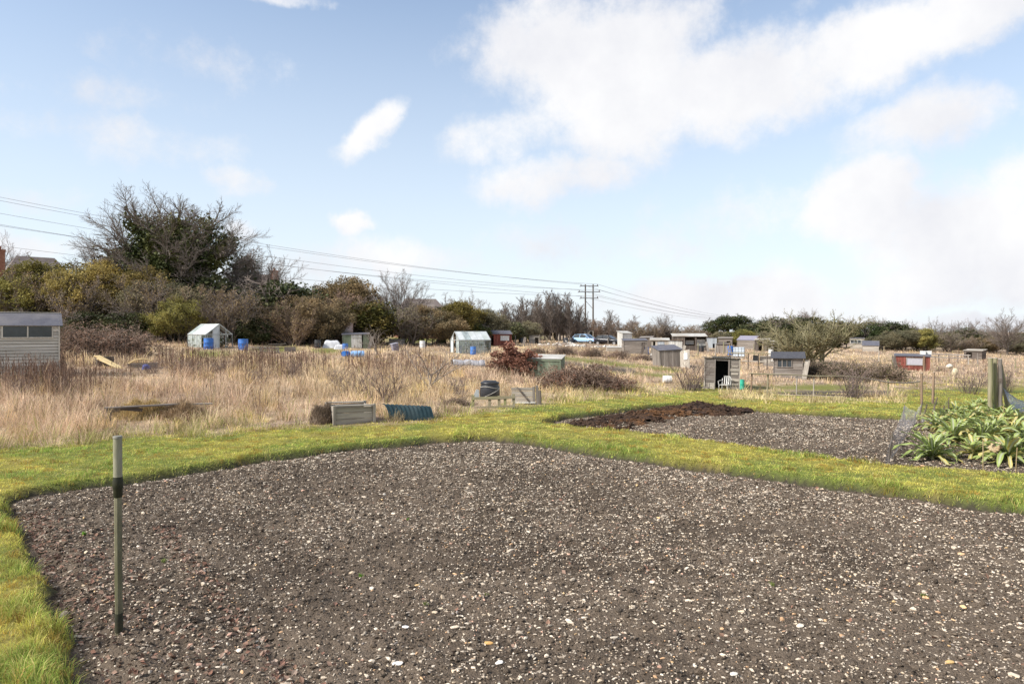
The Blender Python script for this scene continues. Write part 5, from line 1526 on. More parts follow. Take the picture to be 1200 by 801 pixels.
def right_things():
    lm = leafmat('brassica_leaf', .25, rough=.45, use_obj=False)
    ms = []
    for k in range(5):
        V, F, C = cauliflower_mesh(200 + k, 44 + 3 * (k % 3), (.22, .38, .62, .45, .80)[k]); ms.append(np_mesh('brassica_leaves', V, F, lm, C, True))
    stem = MB().tube([(0, 0, -.08), (0, 0, .1), (.01, 0, .2)], [.03, .026, .022], 10)
    stm = mat('brassica_stem', (.30, .30, .17), (.22, .2, .1), rough=.7)
    spots = [(1093, 539, 0, 1.1, 'big grey green cauliflower plant nearest the grass at the left of its patch'), (1181, 543, 1, 1.15, 'cauliflower plant with a brown rotten curd at the near right'), 
             (1118, 519, 0, 1.05, None), (1150, 521, 2, 1.05, 'cauliflower plant with mostly yellow leaves behind the bamboo cane'), (1206, 524, 1, 1.1, None), (1098, 505, 1, .95, None), (1132, 505, 3, 1.05, None), (1168, 507, 4, 1.05, 'yellowing cauliflower plant in the middle of the patch'), (1196, 507, 2, 1.05, None),
             (1112, 494, 0, .9, None), (1145, 493, 1, 1.0, None), (1178, 494, 2, 1.0, None), (1208, 494, 3, 1.0, None), (1135, 484, 0, .9, None), (1160, 483, 3, .95, None), (1152, 476, 1, .95, None), (1230, 535, 1, 1.1, None), (1235, 508, 2, 1.0, None), (1140, 536, 3, .8, 'small yellowing cauliflower plant between the two big near ones'), (1122, 510, 4, .95, None), (1160, 514, 0, 1.0, None), (1185, 515, 3, 1.0, None), (1120, 488, 3, .95, None), (1165, 488, 1, 1.0, None), (1192, 486, 0, 1.0, None), (1142, 479, 2, .9, None), (1185, 479, 3, .9, None), (1102, 500, 2, .9, None)]
    rng = random.Random(6)
    for px, row, k, sc, lab in spots:
        p = soil_at(px, row + 2, 2); p.z -= .01
        r = empty('cauliflower_plant', p, rng.uniform(0, 6.28), lab or 'leafy grey green cauliflower plant in the thick of the brassica patch', 'cauliflower', 'cauliflower plants in the far bed')
        r.scale = (sc * 1.15, sc * 1.15, sc * 1.05)
        o = bpy.data.objects.new('leaves', ms[k]); link(o); o.parent = r
        s = MB(); s.v, s.f, s.sm = list(stem.v), list(stem.f), list(stem.sm); s.build('stem', stm, r)
        if row == 543:
            v0, f0 = ico(); b = MB()
            for i in range(26):
                a = i * 2.4; q = math.sqrt(i / 26) * .075
                b.lathe([(.0, -.02), (.022, -.012), (.026, .004), (.016, .02), (0, .024)], 8, (q * math.cos(a), q * math.sin(a), .03 * (1 - (q / .08) ** 2)))
            c = b.build('curd', mat('rotten_curd', (.42, .31, .18), (.26, .17, .09), (.5, .42, .28), scale=18, rough=.9), r); c.location = (-.05, -.2, .27); c.rotation_euler = (R(60), 0, 0)
    # canes
    cane = mat('bamboo', (.33, .25, .13), (.24, .17, .085), (.4, .34, .2), scale=5, rough=.6)
    for px, row, h, lx, lab in ((1152, 557, .62, 0, 'thin brown bamboo cane in front of the yellowed plants'), (1190, 555, .45, .03, 'pale split cane at the near right corner of the brassicas')):
        p = soil_at(px, row, 2); o = MB().tube([(0, 0, -.1), (lx * .5, 0, h * .5), (lx, 0, h)], .008, 8).build('bamboo_cane', cane); o.location = p; tag(o, lab, 'cane')
    # sticks with fallen netting
    stick = mat('net_stick', (.10, .08, .06), (.17, .14, .11), scale=6, rough=.8)
    nets = net_mat('crop_net', (.34, .34, .36), .34)
    tops = []
    for i, (bx, br, tx, tr, Y) in enumerate(((1040, 545, 1044, 512, 0), (1057, 497, 1060, 478, 0), (1060, 500, 1061, 487, 0), (1070, 499, 1073, 484, 0), (1076, 498, 1081, 474, 0), (1080, 495, 1085, 476, 0), (1089, 497, 1098, 470, 0), (1096, 499, 1096, 478, 0), (1102, 494, 1106, 475, 0), (1100, 497, 1109, 482, 0), (1111, 490, 1111, 467, 0))):
        p = soil_at(bx, br, 2); S = mpx(p.y); t = Vector(((tx - bx) * S, 0.02 * ((i * 7) % 5 - 2), (br - tr) * S)) * 1.08
        o = MB().tube([(0, 0, -.12), t * .5 + Vector((.004, 0, 0)), t], [.022, .019, .015], 8).build('net_stick', stick); o.location = p
        tag(o, ('nearest stick of the fallen netting, leaning over the soil' if i == 0 else 'short dark stick holding up the fallen crop netting'), 'stick', None if i == 0 else 'sticks of the fallen netting'); tops.append(p + t * .94)
    def net(name, label, pts, m):
        nu = len(pts[0]); base = pts[0][0].copy(); g = []
        rows = []
        for k in range(len(pts) - 1):
            for s in range(6):
                rows.append([a.lerp(b, s / 6) for a, b in zip(pts[k], pts[k + 1])])
        rows.append(pts[-1])
        v = []; cols = (nu - 1) * 6 + 1; rr = random.Random(len(pts))
        for ri, row in enumerate(rows):
            for c in range(cols):
                a = min(c // 6, nu - 2); q = row[a].lerp(row[a + 1], (c - a * 6) / 6)
                v.append(q - base + Vector((rr.uniform(-.012, .012), rr.uniform(-.02, .02), .03 * math.sin(c * 1.7 + ri) * .6)))
        f = [(i * cols + j, i * cols + j + 1, (i + 1) * cols + j + 1, (i + 1) * cols + j) for i in range(len(rows) - 1) for j in range(cols - 1)]
        b = MB().add(v, f, True); o = b.build(name, m); o.location = base; return tag(o, label, 'net')
    g = lambda px, row, h: soil_at(px, row, 2) + Vector((0, 0, h))
    net('crop_netting', 'grey crop netting sagging from its sticks over the bare soil', [[tops[1], tops[3], tops[4]], [g(1054, 508, .28), g(1066, 508, .2), g(1076, 503, .22)], [g(1047, 524, .30), g(1056, 520, .12), g(1064, 512, .06)], [tops[0], g(1047, 538, .06), g(1058, 520, .04)], [g(1034, 552, .03), g(1042, 546, .03), g(1052, 530, .03)]], nets)
    net('crop_netting', 'pale netting strung between the far sticks beside the brassicas', [[tops[4], tops[6], tops[8], tops[10]], [g(1078, 492, .25), g(1090, 494, .2), g(1102, 490, .25), g(1112, 484, .3)], [g(1080, 498, .03), g(1090, 500, .03), g(1101, 497, .03), g(1112, 491, .03)]], nets)
    # bundle of thick posts
    for i, (px, top, Y, w, lx, t, lab) in enumerate(((1160.5, 419.5, 22.0, .15, 0, 'mossy', 'thick mossy post standing leftmost in the bundle of posts'), (1166.5, 419.5, 22.15, .13, .0, 'mossy', 'second thick mossy post, close against the leftmost one'), (1172.5, 420.5, 22.1, .13, -.02, 'grey', 'grey brown post in the middle of the bundle, wound with wire'))):
        p = place(px, Y, -.1); h = (HY - top) * mpx(Y) + EYE - p.z
        r = empty('timber_post', p, .2 * i, lab, 'post', 'bundle of thick posts on the right')
        pr = random.Random(i + 3); MB().tube([(lx * k / 8 + pr.uniform(-.008, .008), pr.uniform(-.008, .008), h * k / 8) for k in range(9)], [w * (.53 - .06 * k / 8) * pr.uniform(.93, 1.05) for k in range(9)], 9).build('shaft', wood(t, 'v'), r)
        MB().lathe([(w * .475, h), (w * .42, h + .015), (0, h + .018)], 12, (lx, 0, 0)).build('cap', wood('pale', 'v'), r)
        if i == 2: MB().tube([(lx * .6 + (w * .5 + .012) * math.cos(a), (w * .5 + .012) * math.sin(a), h * .62 + a * .006) for a in [k * .4 for k in range(64)]], .005, 5).build('wire', mat('rusty_wire', (.22, .17, .14), (.15, .1, .08), rough=.8), r)
    p = place(1183.5, 22.3, -.1)
    r = empty('timber_post', p, 0, 'post with a pale sawn end leaning away from the bundle', 'post')
    t = Vector((-.29, .02, 1.82)); MB().tube([(0, 0, 0), t * .5, t], [.068, .064, .06], 12).build('shaft', wood('mossy', 'v'), r)
    MB().tube([t, t + t.normalized() * .012], .056, 12).build('sawn_end', wood('fresh', 'v'), r)
    MB().tube([(-.62 + .25 * math.cos(a), .25 * math.sin(a) - .05, 1.22 + .02 * a) for a in [k * .35 for k in range(19)]], .006, 6).build('wire_loop', mat('rusty_wire', (.22, .17, .14), (.15, .1, .08), rough=.8), r)
    dn = net_mat('shade_net', (.10, .115, .14), .93)
    a = place(1176, 21.9, 0); S = mpx(21.9)
    A = lambda px, row, Y: Vector(((px - CX) / FPX * Y, Y, EYE + (HY - row) / FPX * Y))
    net('shade_netting', 'dark blue grey net stretched down from the post bundle', [[A(1175, 454, 21.9), A(1177, 456, 21.9), A(1179, 460, 21.9)], [A(1182, 470, 21), A(1189, 467, 21.3), A(1198, 470, 21.6)], [A(1190, 486, 20), A(1205, 476, 20.5), A(1222, 474, 21)], [A(1201, 503, 18.8), A(1224, 492, 19.4), A(1248, 480, 20)]], dn)
    p = place(1176, 19.5, 0); o = MB().tube([(0, 0, -.1), (.004, 0, .3), (0, 0, .62)], .009, 8).build('bamboo_cane', cane); o.location = p; tag(o, 'thin cane in front of the post bundle', 'cane')
    # rustic rail fence
    Y0 = 29.0
    p = place(880, Y0, 0)
    r = empty('rail_fence', p, 0, 'sagging rustic fence of thin poles behind the far bed', 'fence')
    def loc(px, Y, z): q = place(px, Y, z); return q - p
    for px, w, t in ((880, .075, 'brown'), (899, .075, 'mossy'), (933, .05, 'grey'), (953, .055, 'pale'), (993, .045, 'mossy'), (1010, .04, 'mossy'), (1040, .05, 'mossy')):
        a = loc(px, Y0, -.1); b = loc(px + 1, Y0, .98 + .04 * math.sin(px)); MB().tube([a, a.lerp(b, .5), b], [w * .55, w * .5, w * .46], 9).build('fence_post', wood(t, 'v'), r)
    tops_ = [(878, 1.02), (900, 1.02), (926, 1.03), (953, 1.0), (985, 1.04), (1012, 1.0), (1040, .84), (1062, .83), (1080, .93)]
    pts = [loc(px, Y0 - .06, z) for px, z in tops_]
    MB().tube(pts[:4], [.028, .026, .024, .022], 7).build('rail', wood('mossy', 'h'), r); MB().tube(pts[3:6], [.022, .02, .018], 7).build('rail', wood('mossy', 'h'), r); MB().tube(pts[5:], [.02, .026, .028, .03], 7).build('rail', wood('grey', 'h'), r)
    MB().tube([loc(912, Y0 - .05, .16), loc(960, Y0 - .05, .17), loc(1000, Y0 - .05, .15)], .02, 7).build('low_rail', wood('pale', 'h'), r)
    for px, row, top, Y, lx, t, lab in ((1080, 478, 437, 26.0, 0, 'brown', 'slim brown post, left of the pair beyond the far bed'), (1093, 475, 436, 26.6, .05, 'brown', 'slightly leaning brown post, right of the pair beyond the far bed')):
        q = place(px, Y, -.08); h = (HY - top) * mpx(Y) + EYE - q.z; rr = empty('fence_post', q, .3, lab, 'post')
        MB().tube([(0, 0, 0), (lx / 2, 0, h / 2), (lx, 0, h)], [.05, .046, .043], 10).build('shaft', wood(t, 'v'), rr); MB().lathe([(.044, h), (.03, h + .012), (0, h + .014)], 10, (lx, 0, 0)).build('cap', wood('pale', 'v'), rr); clear(px, Y, .5, .1, 1)
    for px, Y, w, lab in ((955, 29.6, 3.6, 'dark timber edging board of the plot behind the rail fence'), (1012, 29.8, 1.3, 'dark timber edging board right of the longer one')):
        q = place(px, Y, 0); o = MB().box((0, 0, .1), (w, .05, .22)).build('edging_board', wood('dark', 'h'), bevel=.006); o.location = q; o.rotation_euler = (0, 0, face(px) + .12); tag(o, lab, 'board')
    clear(955, 29, 1.7, .12, .8)

# ------------------------------------------------------------------ huts and sheds
def huts():
    # garden shed at the left edge
    px, Y = 32, 27.0
    k = mpx(Y) / math.sqrt(1 + ((px - CX) / FPX) ** 2)
    w = 79 * k * .985
    zt = tz((px - CX) / FPX * Y, Y) - .06; ht = lambda row: (HY - row) * mpx(Y) + EYE - zt
    x = lambda p_: (p_ - px) * k
    r = shed('garden_shed', 'cream clapboard garden shed with a dark felt roof and two black windows', px, Y, w, 1.7, ht(380.5), roof='gable_x', ridge=ht(367) + .02, wallm=wood('cream', 'h'), roofm=FELT(), bw=.125, corr=False, rth=.02, lap=.022, jag=0, skew=0,
         win=[(x(3), x(62), ht(395.5), ht(381.5), 2, wood('cream', 'v'))], seed=5, over=.10, rz=R(1))
    MB().box((0, .85, ht(367) + .055), (w + .16, .10, .03)).build('ridge_board', wood('cream', 'h'), r)
    MB().box((0, -.03, .07), (w, .02, .12)).build('plinth_board', wood('grey', 'h'), r)
    clear(15, 26.6, 1.0, .42, .8); clear(55, 26.6, 1.0, .45, .8)
    # the open fronted shed on the right
    px, Y = 845.5, 32.0
    k = mpx(Y) / math.sqrt(1 + ((px - CX) / FPX) ** 2); zt = tz((px - CX) / FPX * Y, Y) - .06; ht = lambda row: (HY - row) * mpx(Y) + EYE - zt; x = lambda p_: (p_ - px) * k
    r = shed('open_shed', 'rough grey plank shed with a black open doorway and a pale tin roof', px, Y, 42 * k, 1.7, ht(419.5), ht(421), wallm=wood('grey', 'h'), roofm=PALETIN(), bw=.115, holes=[(x(837), x(853), -.1, ht(421.5))], seed=8, jag=.02, skew=.012, over=.10, rth=.012, trimm=wood('pale', 'v'))
    b = MB(); b.box(((x(837) + x(853)) / 2, 1.5, .9), (.9, .02, 1.5)); b.build('doorway_shade', DARK(), r)  # near-black sheet stands in for the shade inside the doorway
    b = MB()
    for i, (z, hh, l) in enumerate(((.10, .13, .98), (.36, .1, .8), (.56, .13, .95), (.86, .09, .7), (1.02, .12, .96), (1.22, .06, .6))):
        c = (x(854) + x(865.5)) / 2; b.box((c + .02 * ((i * 3) % 2), -.022, z + hh / 2), ((x(865.5) - x(854)) * l, .018, hh), Matrix.Rotation(R(1.5 * ((i % 3) - 1)), 3, 'Y'))
    b.build('pale_slats', wood('pale', 'h'), r)
    for q in (837, 853.5):
        MB().box((x(q), -.03, ht(421) / 2), (.06, .06, ht(421))).build('door_jamb', wood('grey', 'v'), r)
    clear(835, 31.6, 1.0, .12, 1.0); clear(858, 31.6, 1.0, .12, 1.0)
    garden_chair(847, 31.4)
    barrel('green_butt', 'bright green plastic barrel against the right wall of the open shed', 869, 31.8, .125, .60, mat('green_plastic', (.03, .36, .24), (.035, .42, .28), (.06, .42, .3), scale=4, rough=.4, spec=.4), cat='barrel')
    for cx, w, h, t, lab in ((833.5, .30, .46, 'pale', 'pale slatted crate left of the open doorway'), (812, .55, .36, 'dark', 'dark wooden crate in the weeds left of the open shed'), (824, .48, .26, 'grey', 'low grey crate between the dark crate and the pale slatted one')):
        crate(cx, 31.3, w, h, t, lab)
    b = barrel('white_tub', 'white plastic tub lying in the pale grass left of the open shed', 777, 34.5, .19, .42, WHITEP(), dz=.12, cat='tub', lie=face(777) + .2); clear(777, 34.3, .5, .16, 1.4)
    # green tool shed by the beech
    px, Y = 636, 35.5
    k = mpx(Y); zt = tz((px - CX) / FPX * Y, Y) - .06; ht = lambda row: (HY - row) * k + EYE - zt
    r = shed('tool_shed', 'low sage green boarded shed with a pale flat roof beside the beech bush', px, Y, 42 * k, 1.5, ht(420.5), ht(420.5) + .16, wallm=wood('green', 'v'), roofm=PALETIN(), along='v', bw=.2, corr=False, rth=.02, seed=12, rz=R(-10), over=.06)
    MB().box((0, -.03, ht(420.5) - .05), (42 * k, .02, .1)).build('fascia', wood('green', 'h'), r)
    clear(640, 34.8, 1.1, .15, 1.2)
    # shed with the dark window behind the rail fence
    px, Y = 923.5, 42.0
    k = mpx(Y) / math.sqrt(1 + ((px - CX) / FPX) ** 2); zt = tz((px - CX) / FPX * Y, Y) - .06; ht = lambda row: (HY - row) * mpx(Y) + EYE - zt; x = lambda p_: (p_ - px) * k
    shed('plot_shed', 'brown grey hut with a black felt roof and a broad dark window', px, Y, 35 * k, 1.8, ht(419.5), ht(414) + .0, wallm=wood('grey', 'h'), roofm=mat('black_felt', (.05, .05, .06), (.08, .08, .09), rough=.9), bw=.14, corr=False, rth=.03, win=[(x(911), x(928), ht(430), ht(420.8), 3, wood('grey', 'v'))], seed=14, over=.16)
    clear(923, 41, 1.3, .3, 2)
    # leaning shed
    px, Y = 787, 50.0
    k = mpx(Y); zt = tz((px - CX) / FPX * Y, Y) - .06; ht = lambda row: (HY - row) * k + EYE - zt
    r = shed('leaning_shed', 'silver grey vertical plank shed slumping to one side under a dark roof', px, Y, 27 * k, 1.9, ht(410), ht(405.5), wallm=wood('grey', 'v'), roofm=FELT(), along='v', bw=.16, corr=False, rth=.025, seed=17, jag=.05, tilt=R(-3), rz=R(18), over=.08)
    MB().bar((.84, -.05, .2), (.80, -.04, ht(411)), .09, .03, (0, 1, 0)).build('pale_batten', wood('white', 'v'), r)
    clear(785, 49, 1.2, .2, 2)
    lean = empty('leaning_door', place(803, 49.2, 0), face(803) + R(-30), 'pale old door leaning against the slumping grey shed', 'door')
    b = MB(); wall_boards(b, lambda a, z, o: (a, -o, z), -.4, .4, 0, lambda a: 1.5, 'v', .16, random.Random(2)); b.build('panel', wood('pale', 'v'), lean).rotation_euler = (R(-20), R(-14), 0)
    MB().box((.1, -.05, 1.0), (.3, .03, .5)).build('white_patch', WHITEP(), lean).rotation_euler = (R(-20), R(-14), 0)
    # tall narrow shed
    px, Y = 773, 64.0
    k = mpx(Y); zt = tz((px - CX) / FPX * Y, Y) - .06; ht = lambda row: (HY - row) * k + EYE - zt
    shed('tall_shed', 'narrow pale grey shed with a dark open door beside the slumping shed', px, Y, 20 * k, 1.6, ht(398.5), ht(396.5), wallm=wood('pale', 'v'), roofm=PALETIN(), along='v', bw=.2, corr=False, seed=19, holes=[(-.68, -.38, -.1, ht(400))], door=(-.2, .45, 0, ht(400), wood('bluegrey', 'v')), over=.12)
    clear(770, 63, 1.4, .2, 3)
    shed('wash_hut', 'small tin roofed hut squeezed behind the slumping grey shed', 790, 68, 1.5, 1.4, 1.75, 1.6, wallm=wood('white', 'v'), roofm=wood('brown', 'h'), along='v', bw=.2, corr=False, seed=20, over=.12)
    # low plank shed
    px, Y = 745, 70.0
    k = mpx(Y); zt = tz((px - CX) / FPX * Y, Y) - .06; ht = lambda row: (HY - row) * k + EYE - zt
    shed('plank_shed', 'low weathered plank shed with a small dark hole below the white shed', px, Y, 28 * k, 2.0, ht(399), ht(397), wallm=wood('grey', 'h'), roofm=FELT(), bw=.22, corr=False, seed=22, holes=[(.62, .95, .75, 1.35)], over=.05, rz=R(6))
    clear(745, 69, 1.5, .15, 3)
    shed('white_shed', 'narrow white painted shed on the rise above the low plank shed', 735, 93, 1.42, 1.5, 1.95, 2.2, wallm=wood('white', 'v'), roofm=PALETIN(), along='v', bw=.35, corr=False, seed=23, over=.12, rz=R(28)); clear(735, 92, 1.6, .15, 3)
    shed('cart_shed', 'grey shed with a dark right hand opening behind the blue car', 687, 116, 2.4, 2.0, 2.0, 1.9, wallm=wood('pale', 'h'), roofm=FELT(), bw=.2, corr=False, seed=24, holes=[(.55, 1.05, -.1, 1.7)], over=.1)
    # long open lean-to
    px, Y = 808.5, 84.0
    k = mpx(Y); zt = tz((px - CX) / FPX * Y, Y) - .06; ht = lambda row: (HY - row) * k + EYE - zt; x = lambda p_: (p_ - px) * k
    r = shed('lean_to', 'long dark open lean-to with a pale roof edge and white junk inside', px, Y, 38 * k, 2.4, ht(394), ht(391), wallm=wood('dark', 'v'), roofm=PALETIN(), along='v', bw=.2, seed=26, holes=[(x(803.5), x(814), .75, ht(395)), (x(816), x(827), .6, ht(395))], over=.12, rz=R(6), corr=False)
    b = MB(); b.box((x(809), 1.0, 1.15), (1.0, .3, .5)); b.box((x(822), .6, 1.15), (1.05, .05, .8)); b.build('stored_boards', wood('white', 'h'), r)
    clear(808, 82, 2.2, .2, 4)
    shed('grey_hut', 'small blue grey hut at the right end of the long lean-to', 834, 94, 1.35, 1.4, 1.6, 1.3, wallm=wood('bluegrey', 'v'), roofm=FELT(), along='v', bw=.25, corr=False, seed=27, holes=[(.1, .5, .2, .8)], over=.06); clear(834, 93, 1.5, .2, 4)
    px, Y = 874, 94.0
    r = shed('barn_hut', 'pale boarded hut with a mauve roof and an orange gable end', px, Y, 2.55, 2.2, 1.45, roof='gable_x', ridge=2.0, wallm=wood('grey', 'h'), roofm=mat('mauve_felt', (.25, .235, .29), (.2, .19, .23), rough=.8), bw=.16, corr=False, seed=28, over=.08, rz=R(-26))
    b = MB(); W = 2.55 / 2 + .03
    b.prism([(.05, .1), (2.15, .1), (2.15, 1.42), (1.1, 1.93), (.05, 1.42)], W, W + .02, 'x'); b.build('gable_panel', wood('orange', 'v'), r); clear(874, 92, 2, .3, 4)
    # white water container, blue barrel, pole rack
    ibc(865, 68); barrel('blue_barrel', 'bright blue barrel left of the pale water container', 856, 66.5, .27, .9, BLUEP(), dz=.45)
    r = empty('pole_rack', place(880, 50, 0), face(880), 'long low rack of thin poles behind the open shed', 'rack')
    for x_ in (-1.5, -.9, -.2, .5, 1.1, 1.6): MB().tube([(x_, 0, -.1), (x_ + .02, 0, 1.3)], .035, 7).build('upright', wood('dark', 'v'), r)
    MB().bar((-1.7, 0, 1.33), (1.75, 0, 1.30), .09, .07).build('top_rail', wood('mossy', 'h'), r); MB().bar((-.6, .02, .75), (1.3, .02, .72), .03, .08).build('lower_rail', wood('pale', 'h'), r)
    MB().box((.35, .25, .95), (.42, .3, .4)).build('hung_box', DARK(), r)
    MB().box((1.0, .3, .85), (.75, .03, .55)).build('back_board', wood('pale', 'h'), r)
    clear(880, 49, 1.8, .35, 2)
    shed('frame_hut', 'half fallen hut of bare posts and grey boards above the dark window shed', 914, 74, 1.9, 1.8, 1.75, 1.85, wallm=wood('pale', 'h'), roofm=wood('pale', 'h'), bw=.22, corr=False, seed=31, holes=[(-.75, -.25, .5, 1.5)], over=.12); clear(914, 73, 1.6, .3, 3)
    barrel('white_barrel', 'white plastic barrel beside the half fallen hut', 903.5, 72, .27, .95, WHITEP(), dz=.25)
    # more shacks between them
    for px, Y, w, h, al, t, rf, lab, sd_, hl in ((850, 99, 1.9, 1.5, 'h', 'grey', 'grey', 'low grey shack left of the hut with the orange gable', 61, [(.2, .7, -.1, 1.2)]), (893, 88, 1.7, 1.65, 'v', 'dark', 'pale', 'dark narrow shack right of the hut with the orange gable', 62, [(-.5, .1, -.1, 1.4)]),
                                     (757, 88, 1.5, 1.5, 'v', 'dark', 'grey', 'dark shack peeping out right of the white shed', 63, []), (925, 66, 1.5, 1.35, 'h', 'dark', 'brown', 'low dark shack behind the dark window hut', 64, [(-.4, .3, .5, 1.1)]), (846, 78, 1.3, 1.2, 'v', 'grey', 'dark', 'knee high grey tool locker left of the blue barrel', 65, []), (1140, 82, 1.9, 1.2, 'h', 'dark', 'pale', 'low dark shack in the weeds right of the broken fence', 66, [(-.7, -.1, .3, .9)])):
        shed('shack', lab, px, Y, w, 1.4, h, h + .15, wallm=wood(t, al), roofm=wood(rf, 'h'), along=al, bw=.2, corr=False, seed=sd_, over=.12, jag=.06, skew=.03, holes=hl, rz=R((sd_ * 37) % 40 - 20)); clear(px, Y, w * .7, .2, 3)
    # two far sheds right
    shed('glazed_hut', 'far grey hut with three small bright panes below the evergreens', 1004, 108, 2.1, 1.6, 1.85, 1.95, wallm=wood('pale', 'h'), roofm=FELT(), bw=.2, corr=False, seed=33, win=[(-.9, .6, 1.1, 1.62, 3, wood('white', 'v'))], over=.06); clear(1004, 106, 2, .25, 5)
    shed('far_hut', 'far hut with a dark sloping roof right of the hut with bright panes', 1020, 98, 2.1, 1.6, 1.05, 1.65, wallm=wood('pale', 'h'), roofm=FELT(), bw=.2, corr=False, seed=34, over=.08); clear(1020, 97, 2, .25, 4)
    # red brown shed
    px, Y = 1069, 56.0
    k = mpx(Y) / math.sqrt(1 + ((px - CX) / FPX) ** 2); zt = tz((px - CX) / FPX * Y, Y) - .06; ht = lambda row: (HY - row) * mpx(Y) + EYE - zt; x = lambda p_: (p_ - px) * k
    r = shed('red_shed', 'rust red shed with a pale grey panel and a flat felt roof', px, Y, 41 * k, 1.8, ht(417), ht(415.5), wallm=wood('red', 'v'), roofm=FELT(), along='v', bw=.18, corr=False, rth=.06, seed=36, win=[(x(1062), x(1081), ht(427.5), ht(419), 1, wood('grey', 'h'), mat('grey_panel', (.40, .39, .43), (.32, .31, .35), rough=.6))], over=.1)
    MB().box((x(1082.5), -.06, ht(417) / 2), (.14, .08, ht(417) + .1)).build('door_post', wood('brown', 'v'), r)
    clear(1069, 55, 1.7, .4, 1.5)
    for px, w, lab in ((1081.5, .42, 'white box on the roof of the rust red shed'), (1088.5, .40, 'second white box, on the right end of the rust red shed roof')):
        q = place(px, 57.0, 0); q.z = EYE - (417.2 - HY) * mpx(57) + .06
        box_thing('white_box', lab, q, face(px), w, .35, .38, WHITEP())
    # broken fence and pale sacks in the weeds
    r = empty('broken_fence', place(1112, 72, 0), face(1112), 'low broken paling fence in the dead weeds right of the rust red shed', 'fence')
    for z in (.62, .95): MB().bar((-1.9, 0, z + .1), (1.9, 0, z - .02), .03, .12).build('rail', wood('grey', 'h'), r)
    for x_ in (-1.8, -.9, 0, .8, 1.7): MB().box((x_, .04, .5), (.09, .06, 1.15)).build('fence_post', wood('dark', 'v'), r)
    sack(1113, 58, .62, .36, 'creamy white sack in the dead weeds below the broken fence', dz=.35); sack(1118.5, 52, .45, .55, 'pale buff sack standing nearer than the white one', dz=.1, c=(.6, .53, .36))

def box_thing(name, label, p, rz, w, d, h, m, cat='box'):
    r = empty(name, p, rz, label, cat)
    MB().box((0, 0, h * .43), (w, d, h * .86)).build('body', m, r, bevel=.015); MB().box((0, 0, h * .92), (w * 1.04, d * 1.04, h * .14)).build('lid', m, r, bevel=.01)
    return r

def sack(px, Y, w, h, label, dz=0, c=(.72, .69, .58)):
    rng = np.random.default_rng(int(px)); b = MB(); n, mrows = 18, 10; v = []; f = []
    for i in range(mrows + 1):
        t = i / mrows; rr = math.sin(math.pi * (t * .86 + .1)) ** .5
        for k in range(n):
            a = 2 * math.pi * k / n; q = rr * (1 + .12 * math.sin(3 * a + t * 5) + rng.normal(0, .03))
            v.append((w / 2 * q * math.cos(a), w / 2.6 * q * math.sin(a), h * t))
    for i in range(mrows):
        for k in range(n): f.append((i * n + k, i * n + (k + 1) % n, (i + 1) * n + (k + 1) % n, (i + 1) * n + k))
    b.add(v, f, True); b.add(v[-n:], [tuple(range(n))])
    o = b.build('sack', mat('sackcloth_%d' % int(c[2] * 100), c, tuple(q * .8 for q in c), scale=6, rough=.9)); o.location = place(px, Y, dz - .02); o.rotation_euler = (0, .15, px); clear(px, Y, .5, max(dz, .12), 1.5)
    return tag(o, label, 'sack')

def crate(px, Y, w, h, tone, label):
    r = empty('crate', place(px, Y, -.02), face(px) + random.Random(px).uniform(-.15, .15), label, 'crate'); d = w * .8
    for mp, a0, a1 in ((lambda a, z, o: (a, -o, z), -w / 2, w / 2), (lambda a, z, o: (a, d + o, z), -w / 2, w / 2), (lambda a, z, o: (-w / 2 - o, a, z), .02, d - .02), (lambda a, z, o: (w / 2 + o, a, z), .02, d - .02)):
        b = MB(); wall_boards(b, mp, a0, a1, 0, lambda a: h, 'h', .10, random.Random(int(px)), gap=.025, th=.015); b.build('side', wood(tone, 'h'), r)
    b = MB()
    for sx in (-1, 1): b.box((sx * (w / 2 - .03), -.02, h / 2), (.05, .02, h))
    b.build('corner_batten', wood(tone, 'v'), r); MB().box((0, d / 2, .02), (w - .05, d - .05, .02)).build('bottom', wood(tone, 'h'), r)

def garden_chair(px, Y):
    r = empty('garden_chair', place(px, Y, -.02), face(px) + R(-24), 'pale plastic garden chair in the open doorway of the plank shed', 'chair'); m = mat('chair_plastic', (.55, .54, .52), (.42, .41, .38), (.35, .34, .28), scale=4, rough=.6)
    MB().box((0, .2, .36), (.42, .40, .03)).build('seat', m, r, bevel=.012)
    b = MB()
    b.tube([(-.2, .38, .36), (-.21, .44, .62), (-.14, .47, .74), (.14, .47, .74), (.21, .44, .62), (.2, .38, .36)], .018, 8)
    for x_ in (-.1, 0, .1): b.bar((x_, .40, .38), (x_, .465, .73), .045, .014, (0, 1, 0))
    b.build('backrest', m, r)
    for sx in (-1, 1):
        for y0, y1 in ((.0, .04), (.42, .36)): MB().tube([(sx * .23, y0, 0), (sx * .19, y1, .36)], [.016, .022], 8).build('leg', m, r)
        MB().tube([(sx * .21, .03, .36), (sx * .23, .02, .52), (sx * .23, .2, .55), (sx * .22, .42, .55)], .016, 8).build('armrest', m, r)

